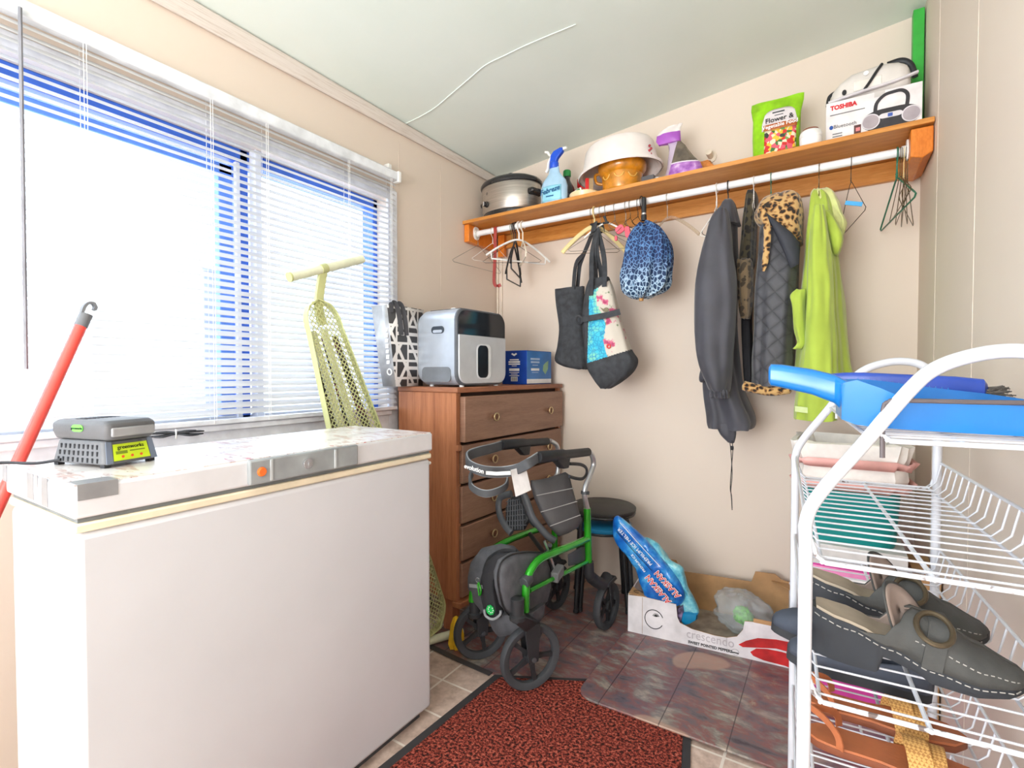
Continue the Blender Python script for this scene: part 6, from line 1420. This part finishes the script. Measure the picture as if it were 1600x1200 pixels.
for k_, ((x0_, y0_), (x1_, y1_), mt_) in enumerate((((600, 560), (190, 110), WINK), ((520, 610), (150, 200), INK), ((770, 905), (540, 640), INK))):
    A_, B_ = bagpt((x0_, y0_), .037), bagpt((x1_, y1_), .037); MB().tube([A_, A_.lerp(B_, .5) - V((0, .002, 0)), B_], .0012, 5).build('printed_line', mt_, bgm)
# ------------------------------------------------------------------ behind the shoe rack: cartons and teal bin
y0 = -.57
MAG = M('magenta_carton', (196, 62, 146), .5); MAGL = M('pink_carton', (232, 140, 190), .5)
xA = pY(1262, 900, y0).x; xB = 1.865
mgz = pY(1300, 884, y0).z
mb_ = thing('carton', 'magenta and white printed carton at the bottom of the pile behind the shoe rack', 'carton', ((xA + xB) / 2, y0 + .15, 0.0163))
c_ = MB().box((xA, y0, .0163), (xB, y0 + .31, mgz)).build('box', MAG, mb_, bevel=.002)
MB().box((xA + .001, y0 - .0008, mgz - .034), (xB - .001, y0, mgz - .006)).build('pink_band', MAGL, mb_)
MB().prism([(xA + .02, y0 - .0014, mgz - .042), (xB - .001, y0 - .0014, mgz - .078), (xB - .001, y0 - .0014, mgz - .004), (xA + .19, y0 - .0014, mgz - .004), (xA + .18, y0 - .0014, mgz - .026)], (0, .0008, 0)).build('white_flash', WINK, mb_)
text('lettering', 'Co', V((pY(1391, 898, y0).x, y0 - .0015, pY(1391, 897, y0).z)), (1, 0, 0), (0, 0, 1), .040, M('plum_ink', (110, 30, 90), .5), mb_, bold=.002)
wz = pY(1300, 852, y0).z
o = MB().box((xA + .0, y0 + .0, mgz + .0015), (xB - .01, y0 + .29, wz)).build('carton', M('carton_off_white', (206, 202, 200), .6), bevel=.003); tag(o, 'flat off white carton between magenta carton and teal bin', 'carton')
bz = wz + .0015; TEALB = M('teal_plastic', (10, 128, 126), .4, var=.04)
bn = thing('waste_bin', 'teal plastic bin with white and pink liner on the pile behind the shoe rack', 'bin', (1.71, y0 + .15, bz))
bx0, bx1 = pY(1245, 800, y0 + .02).x + .005, 1.845; bt_ = pY(1300, 735, y0).z
def brr(z, e): return [V(((bx0 + bx1) / 2 + x, y0 + .15 + y, z)) for x, y in rrect(bx1 - bx0 - e, .26 - e, .05, 6)]
MB().loft([brr(bz, .03), brr(bz + .02, .022), brr(bt_, .0), brr(bt_ + .012, -.008), brr(bt_ + .014, .01), brr(bt_ - .005, .016), brr(bz + .03, .04)]).build('body', TEALB, bn)
LIN = M('liner_white', (226, 220, 214), .45, bump=.5, bscale=25); LP = M('liner_pink', (236, 178, 172), .4, bump=.4, bscale=25); rnd = random.Random(4)
def lrr(z, e, wob, ph): 
    r = brr(z, e); c = V(((bx0 + bx1) / 2, y0 + .15, z)); return [c + (p - c) * (1 + wob * math.sin(i * 1.7 + ph) * .5 + wob * math.sin(i * 3.1 + ph)) + V((0, 0, wob * .12 * math.sin(i * 1.3 + ph * 2))) for i, p in enumerate(r)]
MB().loft([lrr(bt_ - .045, -.012, .015, 1), lrr(bt_ - .02, -.022, .02, 2), lrr(bt_ + .016, -.018, .02, 1), lrr(bt_ + .05, -.030, .03, 3), lrr(bt_ + .085, -.040, .035, 2), lrr(bt_ + .088, -.010, .03, 2), lrr(bt_ + .03, .03, .02, 1), lrr(bz + .12, .05, .02, 1)], cap=False).build('liner', LIN, bn, solid=.001)
MB().loft([lrr(bt_ - .062, -.02, .02, 5), lrr(bt_ - .030, -.055, .03, 5)], cap=False).build('pink_hem', LP, bn, solid=.001)
MB().loft([lrr(bt_ + .012, -.040, .03, 5), lrr(bt_ + .036, -.055, .04, 6)], cap=False).build('pink_drawstring', LP, bn, solid=.001)
o = MB().box((1.868, y0 - .04, .0163), (1.925, y0 + .2, mgz + .02)).build('carton', CB, bevel=.002); tag(o, 'plain brown cardboard carton squeezed between the magenta carton and right wall', 'carton')
# ------------------------------------------------------------------ white wire shoe rack
RO = V((1.588, -1.086, 0)); ra = V((.0735, -.9973, 0)); rc = V((.9973, .0735, 0)); RLEN, RWID = .596, .26
def rk(c, b, z): return RO + rc * c + ra * b + V((0, 0, z))
RKW = M('rack_white', (208, 210, 217), .3, var=.03, coat=.2)
n_ = NT('worn_white_wire'); v_ = n_.coord(); f_ = n_.noise(v_, 55, 3); n_.color(n_.ramp(f_, [(.56, (206, 208, 214)), (.62, (110, 96, 92))])); WORN = n_.pbr(.4)
RUST = M('bare_dark_wire', (92, 84, 86), .5, .2)
rk_ = thing('shoe_rack', 'white wire shoe rack of stacked baskets by the right wall', 'shoe rack', rk(RWID / 2, RLEN / 2, 0))
prof = [(0, .012), (0, .4), (0, .82), (.0, .885), (.016, .925), (.06, .99), (.105, 1.058), (.13, 1.085), (.165, 1.100), (.20, 1.104), (.232, 1.095), (.252, 1.07), (.26, 1.03), (.26, .9), (.26, .4), (.26, .012)]
for b in (0, RLEN):
    fr_ = MB().tube(smooth_path([rk(c, b, z) for c, z in prof], 5), .0083, 14).build('end_frame', RKW, rk_)
    for c in (0, .26): MB().cyl(rk(c, b, .0075), rk(c, b, .03), .013, 14).build('foot_cap', WHITE, fr_)
def tier(z, c0=.012, c1=.251, g0=.045, g1=.052, nw=17, worn=True):
    e = .014
    m = MB()
    for k in range(nw):
        b = .012 + (RLEN - .024) * k / (nw - 1)
        m.tube([rk(c0 - e + .002, b, z + g0), rk(c0 - e * .3, b, z + min(.010, g0)), rk(c0 + .006, b, z), rk(c1 - .006, b, z), rk(c1 + e * .4, b, z + min(.012, g1)), rk(c1 + e, b, z + g1)], .0015, 6)
    bk = m.build('basket', RKW, rk_)
    for c, dz, r, mt in ((c0 + .006, -.003, .0024, RKW), ((c0 + c1) / 2, -.0035, .0030, RKW), (c1 - .006, -.003, .0024, RKW), (c0 - e + .002, g0, .0026, RKW), (c1 + e, g1, .0026, RKW)):
        MB().tube([rk(c, -.004, z + dz), rk(c, RLEN + .004, z + dz)], r, 8).build('rail', mt, bk)
    for b in (.0, RLEN):
        MB().tube([rk(c0 - e, b, z + g0), rk(c0, b, z + .004), rk(c0 + .01, b, z - .004), rk(c1 - .01, b, z - .004), rk(c1, b, z + .004), rk(c1 + e, b, z + g1)], .0032, 8).build('end_rail', WORN if worn else RKW, bk)
    return bk
for z in (.838, .655, .475, .295, .115): tier(z, g0=.018 if z == .475 else .045)
t1 = tier(1.000, .078, .236, .0, .0, 20, False)
# guard wires of the top tier
for b, mt in ((RLEN, RUST), (0.0, RKW)):
    MB().tube(smooth_path([rk(.080, b, .975), rk(.080, b, 1.034), rk(.086, b, 1.044), rk(.096, b, 1.046), rk(.17, b, 1.046), rk(.235, b, 1.046), rk(.244, b, 1.040), rk(.246, b, .980)], 3), .0028, 8).build('guard_wire', mt, t1)

# ------------------------------------------------------------------ shoes
def sect(m, secs, k=5):
    """rings along a shoe: (u, half width, bottom z, top z, side shift) in shoe space; returned as lofted rings"""
    return secs
class Shoe:
    def __init__(s, base, dirv, k=.92):
        s.o = V(base); s.d = V(dirv).normalized(); s.s = V((0, 0, 1)).cross(s.d).normalized(); s.u = s.d.cross(s.s).normalized(); s.k = k
    def p(s, u, w, z): return s.o + s.d * (u * s.k) + s.s * (w * s.k) + s.u * (z * s.k)
def smootherp(tab, u):
    for a, b in zip(tab, tab[1:]):
        if a[0] <= u <= b[0]:
            t = (u - a[0]) / (b[0] - a[0]); t = t * t * (3 - 2 * t); return [x + (y - x) * t for x, y in zip(a, b)]
    return tab[-1]
SOLE = M('clog_sole', (46, 49, 54), .7, var=.1); UPP = M('clog_leather', (70, 70, 68), .7, var=.10, vscale=30, bump=.2, bscale=200); FOOTB = M('clog_footbed', (166, 152, 134), .8, var=.08); LININ = M('clog_lining', (150, 132, 122), .85); STITCH = M('pale_stitch', (170, 166, 160), .7); BUCK = M('bronze_buckle', (96, 84, 66), .4, .6)
def clog(base, dirv, label, side):
    S = Shoe(base, dirv); L = .262
    t = thing('clog', label, 'shoe', base, 'grey leather clogs on the rack')
    # outline half widths and heights
    W = [(0, .012), (.012, .026), (.04, .034), (.10, .033), (.16, .041), (.20, .044), (.235, .036), (.255, .020), (L, .006)]
    TOP = [(0, .078), (.05, .068), (.10, .050), (.15, .034), (.20, .026), (.24, .027), (L, .032)]
    BOT = [(0, .004), (.085, .0), (.0861, .0), (.093, .026), (.125, .018), (.155, .004), (.20, .002), (.24, .008), (L, .018)]
    us = [0, .006, .015, .03, .05, .07, .084, .088, .093, .105, .12, .135, .15, .165, .18, .2, .22, .235, .248, .256, .262]
    def w(u): return smootherp(W, u)[1]
    def zt(u): return smootherp(TOP, u)[1]
    def zb(u): return smootherp(BOT, u)[1]
    rings = []
    for u in us:
        a, b, c = w(u), zb(u), zt(u); rings.append([S.p(u, x * a, z) for x, z in ((-.86, b), (-.3, b - .0), (.3, b), (.86, b), (.96, b + .3 * (c - b)), (1, c - .006), (.97, c), (.3, c - .001), (-.3, c - .001), (-.97, c), (-1, c - .006), (-.96, b + .3 * (c - b)))])
    so = MB().loft(rings).build('sole', SOLE, t, angle=50)
    for s_ in (-1, 1):
        m = MB(); uu = .004
        while uu < .25:
            m.tube([S.p(uu, s_ * (w(uu) * 1.0 + .0008), zt(uu) - .0085), S.p(uu + .006, s_ * (w(uu + .006) * 1.0 + .0008), zt(uu + .006) - .0085)], .0008, 5); uu += .0095
        m.build('stitching', STITCH, so)
    rings = [[S.p(u, x * w(u), zt(u) + z) for x, z in ((-.9, -.001), (-.88, .0045), (-.4, .003), (.4, .003), (.88, .0045), (.9, -.001))] for u in us[1:18]]
    MB().loft(rings).build('footbed', FOOTB, t)
    # upper: side flares from u=.07, closes over the instep at u=.125 and runs to the toe
    H = [(.06, .012), (.09, .030), (.118, .054), (.135, .066), (.155, .063), (.18, .052), (.21, .039), (.235, .027), (.25, .016), (.26, .006)]
    CLOSE = [(.06, .03), (.09, .22), (.112, .50), (.122, .85), (.130, 1.0), (.27, 1.0)]     # how far round the arch the leather reaches
    def arch(u, th, inset=0.0):
        a, h = w(u) * 1.02 - inset, smootherp(H, u)[1] - inset; zb_ = zt(u) - .004
        return S.p(u, a * math.copysign(abs(math.cos(th)) ** .75, math.cos(th)), zb_ + h * abs(math.sin(th)) ** .8)
    uu_ = [.06, .07, .085, .095, .105, .113, .120, .126, .131, .14, .155, .17, .185, .2, .215, .23, .243, .252, .2595]
    for inset, mt, nm, last in ((0, UPP, 'upper', 19), (.0028, LININ, 'lining', 14)):
        for s_ in (-1, 1):
            rings = []
            for u in uu_[:last]:
                cl = smootherp(CLOSE, u)[1]; n = 11
                rings.append([arch(u, (math.pi / 2 * cl * i / (n - 1)) if s_ > 0 else math.pi - math.pi / 2 * cl * i / (n - 1), inset) for i in range(n)])
            MB().loft(rings, cap=False, closed=False).build(nm, mt, t, angle=70, solid=.0024)
    pw = (S.d * .72 + S.s * .70).normalized(); pu = (S.u * .94 - S.d * .34).normalized(); pn = pw.cross(pu).normalized()
    if pn.dot(S.s) > 0: pn = -pn
    pc = S.p(.120, .006, .076); tn = []
    for k in range(21):
        a_ = math.pi * k / 20; tn.append(pc + pw * (-.033 * math.cos(a_)) + pu * (.056 * math.sin(a_) ** .7))
    tn += [pc + pw * .03 - pu * .022, pc - pw * .03 - pu * .022]
    cup = lambda p: p + pn * (.9 * abs((p - pc).dot(pw)) ** 2 / .10)
    pc2 = pc + pu * .012
    for off, k_, mt_, nm_ in ((0, 1.0, UPP, 'tongue'), (.0024, .90, LININ, 'tongue_lining')):
        rg = [[cup(pc2 + (p - pc2) * f * k_) + pn * off for p in tn] for f in (.05, .35, .7, 1.0)]
        MB().loft(rg, cap=False).build(nm_, mt_, t, solid=.002, angle=80)
    st = [arch(.148 + .012 * math.sin(th), th) for th in [math.pi * k / 18 for k in range(19)]]
    cmid = S.p(.15, 0, .03)
    MB().strap([p + (p - cmid).normalized() * .0028 for p in st], .022, .003, S.d).build('strap', UPP, t)
    th = R(50) if side > 0 else R(130); q = arch(.152, th); nn = (q - cmid).normalized()
    MB().torus(q + nn * .006, .0225, .0036, nn, 30, 8, sx=.85, sy=1.1).build('buckle', BUCK, t)
    for s_ in (-1, 1):
        m = MB()
        for k in range(16):
            u = .13 + k * .0075
            if u < .25: m.tube([arch(u, R(22) if s_ > 0 else R(158)) + S.s * s_ * .0012, arch(u + .004, R(22) if s_ > 0 else R(158)) + S.s * s_ * .0012], .0008, 5)
        m.build('stitching', STITCH, t)
    return t
TZ = .655 + .0022
clog(rk(.014, .468, TZ), (rc + ra * .02), 'grey leather clog with bronze ring buckle, nearer of the pair on the rack', -1)
clog(rk(.012, .335, TZ), (rc + ra * .02), 'grey leather clog farther from camera, half hidden behind its mate', -1)
LEA = M('tan_leather', (168, 98, 62), .5, var=.10, bump=.1, bscale=200); LEAD = M('tan_leather_edge', (128, 72, 48), .6)
n_ = NT('woven_straw'); v_ = n_.coord(); ck = n_.n('ShaderNodeTexChecker'); ck.inputs['Scale'].default_value = 260; n_.l(n_.coord((1, 1, 1), (0, 0, R(45))), ck.inputs['Vector']); n_.color(n_.mix(ck.outputs['Fac'], (216, 168, 98), (176, 124, 66))); n_.bump(ck.outputs['Fac'], .6, .002); STRAW = n_.pbr(.8)
def sandal(base, dirv, label):
    S = Shoe(base, dirv, .88); t = thing('sandal', label, 'shoe', base, 'tan woven strap sandals on the rack')
    W = [(0, .010), (.012, .026), (.045, .033), (.10, .031), (.16, .040), (.20, .043), (.235, .034), (.25, .018), (.258, .005)]
    us = [0, .006, .015, .03, .05, .08, .11, .14, .17, .2, .22, .235, .247, .254, .258]
    w = lambda u: smootherp(W, u)[1]
    MB().loft([[S.p(u, x * w(u), z) for x, z in ((-.95, 0), (.95, 0), (1, .006), (.97, .012), (-.97, .012), (-1, .006))] for u in us]).build('sole', LEAD, t)
    MB().loft([[S.p(u, x * w(u), z) for x, z in ((-.95, .0122), (.95, .0122), (.93, .0165), (0, .0150), (-.93, .0165))] for u in us]).build('footbed', LEA, t)
    for u0, u1, h, wd_ in ((.15, .165, .042, .030), (.185, .178, .036, .030)):
        st = [S.p(u0 + (u1 - u0) * k / 14 , math.cos(math.pi * k / 14) * (w(u0) + .003), .010 + h * math.sin(math.pi * k / 14)) for k in range(15)]
        MB().strap(st, wd_, .003, S.d).build('woven_strap', STRAW, t)
    st = [S.p(.05 + .045 * (1 - abs(math.cos(a))) * -1, math.cos(a) * .036, .016 + .040 * math.sin(a) ** .7) for a in [math.pi * k / 20 for k in range(21)]]
    MB().strap(st, .011, .0025, (0, 0, 1)).build('heel_strap', LEA, t)
    return t
Z4 = .475 + .0022
sandal(rk(.014, .40, Z4), rc + ra * .06, 'tan leather sandal with woven straw straps, nearer of the pair on the lower tier')
sandal(rk(.012, .30, Z4), rc + ra * .03, 'tan leather sandal behind its mate on the lower tier')
def slip_on(base, dirv, label):
    S = Shoe(base, dirv); t = thing('slip_on_shoe', label, 'shoe', base, 'dark slip-on shoes on the lower tier'); NV = M('slate_suede', (70, 76, 88), .85, bump=.2, bscale=220)
    W = [(0, .012), (.012, .026), (.05, .034), (.10, .032), (.17, .042), (.21, .041), (.24, .028), (.252, .008)]; w = lambda u: smootherp(W, u)[1]
    us = [0, .006, .015, .03, .06, .1, .14, .18, .21, .232, .245, .252]
    MB().loft([[S.p(u, x * w(u) * 1.04, z) for x, z in ((-.95, 0), (.95, 0), (1, .010), (1, .020), (-1, .020), (-1, .010))] for u in us]).build('sole', M('sole_dark', (52, 54, 58), .8), t)
    H = [(0, .050), (.05, .046), (.10, .034), (.13, .050), (.17, .050), (.21, .038), (.24, .026), (.252, .006)]; rings = []
    for u in us[:-1] + [.251]:
        h = smootherp(H, u)[1]; a = w(u); op = u < .115; n = 13
        rings.append([S.p(u, a * math.cos(math.pi * k / (n - 1)), .019 + (h * math.sin(math.pi * k / (n - 1)) ** .5 if not op else (h if 0 < k < n - 1 else 0) * (1 if k < 3 or k > n - 4 else .12))) for k in range(n)])
    MB().loft(rings, cap=False, closed=False).build('upper', NV, t, solid=.0025, angle=60)
    return t
slip_on(rk(.185, .085, Z4 + .004), -rc + ra * .0 + V((0, 0, .09)), 'dark slate slip-on shoe poking out left of the rack on the lower tier')
slip_on(rk(.215, .195, Z4 + .004), -rc + V((0, 0, .085)), 'dark slate slip-on shoe beside its mate, behind the sandals')

# ------------------------------------------------------------------ dustpan and hand brush on the top tier
DPB = M('bright_blue_plastic', (8, 112, 188), .3, coat=.5, var=.04); DPD = M('dark_blue_plastic', (32, 70, 168), .35, coat=.3)
dz0 = .992; db_ = .472
dp_ = thing('dustpan', 'bright blue plastic dustpan lying on the top of the shoe rack', 'dustpan', rk(.15, db_, dz0))
dd = (rc + ra * .03).normalized(); ds_ = V((-dd.y, dd.x, 0))       # dd toward the wall, ds away from the camera
DO = rk(-.040, db_, 0)
def D(s, w, z): return DO + dd * s + ds_ * w + V((0, 0, z))
# tray: floor, two side walls, back wall; opens toward the wall side
def tray_w(s): return .072 + (.104 - .072) * min(1, max(0, (s - .09) / .23))
rings = []
for s, zn_, zf_, zb_ in ((.085, 1.066, 1.066, 1.016), (.10, 1.070, 1.070, 1.010), (.125, 1.060, 1.069, 1.0075), (.15, 1.047, 1.066, 1.0068), (.20, 1.043, 1.058, 1.0065), (.27, 1.041, 1.049, 1.0065), (.335, 1.038, 1.038, 1.0065)):
    w_ = tray_w(s); th = .003
    rings.append([D(s, -w_, zn_), D(s, -w_ + .006, zb_), D(s, w_ - .006, zb_), D(s, w_, zf_), D(s, w_ - th, zf_), D(s, w_ - .006 - th, zb_ + th), D(s, -w_ + .006 + th, zb_ + th), D(s, -w_ + th, zn_)])
MB().loft(rings).build('pan', DPB, dp_, angle=40)
MB().prism([D(.084, w_, z_) for w_, z_ in ((-.072, 1.064), (-.066, 1.016), (.066, 1.016), (.072, 1.064))], dd * .004).build('back_wall', DPB, dp_)
m = MB()
for k in range(16):
    s = .11 + k * .0075; w_ = tray_w(s) - .002; zt_ = 1.0685 - (s - .10) * .13; m.prism([D(s, w_, zt_ - .006), D(s + .006, w_, zt_ - .006), D(s + .003, w_, zt_ + .005)], ds_ * .003)
m.build('comb_teeth', DPB, dp_)
rings = []
for s, hw_, zc_, hh in ((-.008, .014, 1.0765, .012), (-.005, .018, 1.0765, .0165), (.01, .019, 1.0745, .0178), (.05, .018, 1.066, .019), (.078, .020, 1.056, .021), (.09, .036, 1.045, .024), (.098, .060, 1.037, .026)):
    rings.append([D(s, a, zc_ + b) for a, b in rrect(2 * hw_, 2 * hh, min(hh, hw_) * .6, 4)])
MB().loft(rings).build('handle', DPB, dp_)
br_ = thing('hand_brush', 'dark blue hand brush lying behind the bright blue dustpan on the rack', 'brush', D(.17, .134, 1.006))
bw = .134; rings = []
for s, hw_, z0_, z1_ in ((.055, .010, 1.060, 1.070), (.06, .014, 1.056, 1.076), (.10, .016, 1.052, 1.080), (.125, .020, 1.044, 1.080), (.24, .021, 1.038, 1.074), (.272, .020, 1.038, 1.070), (.277, .014, 1.044, 1.064)):
    rings.append([D(s, bw + a, (z0_ + z1_) / 2 + b) for a, b in rrect(2 * hw_, z1_ - z0_, .007, 4)])
MB().loft(rings).build('handle', DPD, br_)
m = MB(); rnd = random.Random(8)
for k in range(150):
    s = rnd.uniform(.13, .27); a = rnd.uniform(-.016, .016); m.cyl(D(s, bw + a, 1.044), D(s + rnd.uniform(-.004, .012) + (s > .25) * rnd.uniform(0, .02), bw + a * 1.1, 1.006 + rnd.uniform(0, .006)), .0009, 4)
for k in range(90):
    a = rnd.uniform(-.017, .017); m.cyl(D(.270, bw + a, 1.050 + rnd.uniform(-.008, .008)), D(.27 + rnd.uniform(.022, .040), bw + a * 1.4, 1.05 + rnd.uniform(-.022, .012)), .0009, 4)
m.build('bristles', M('bristle_dark', (96, 90, 84), .9), br_)
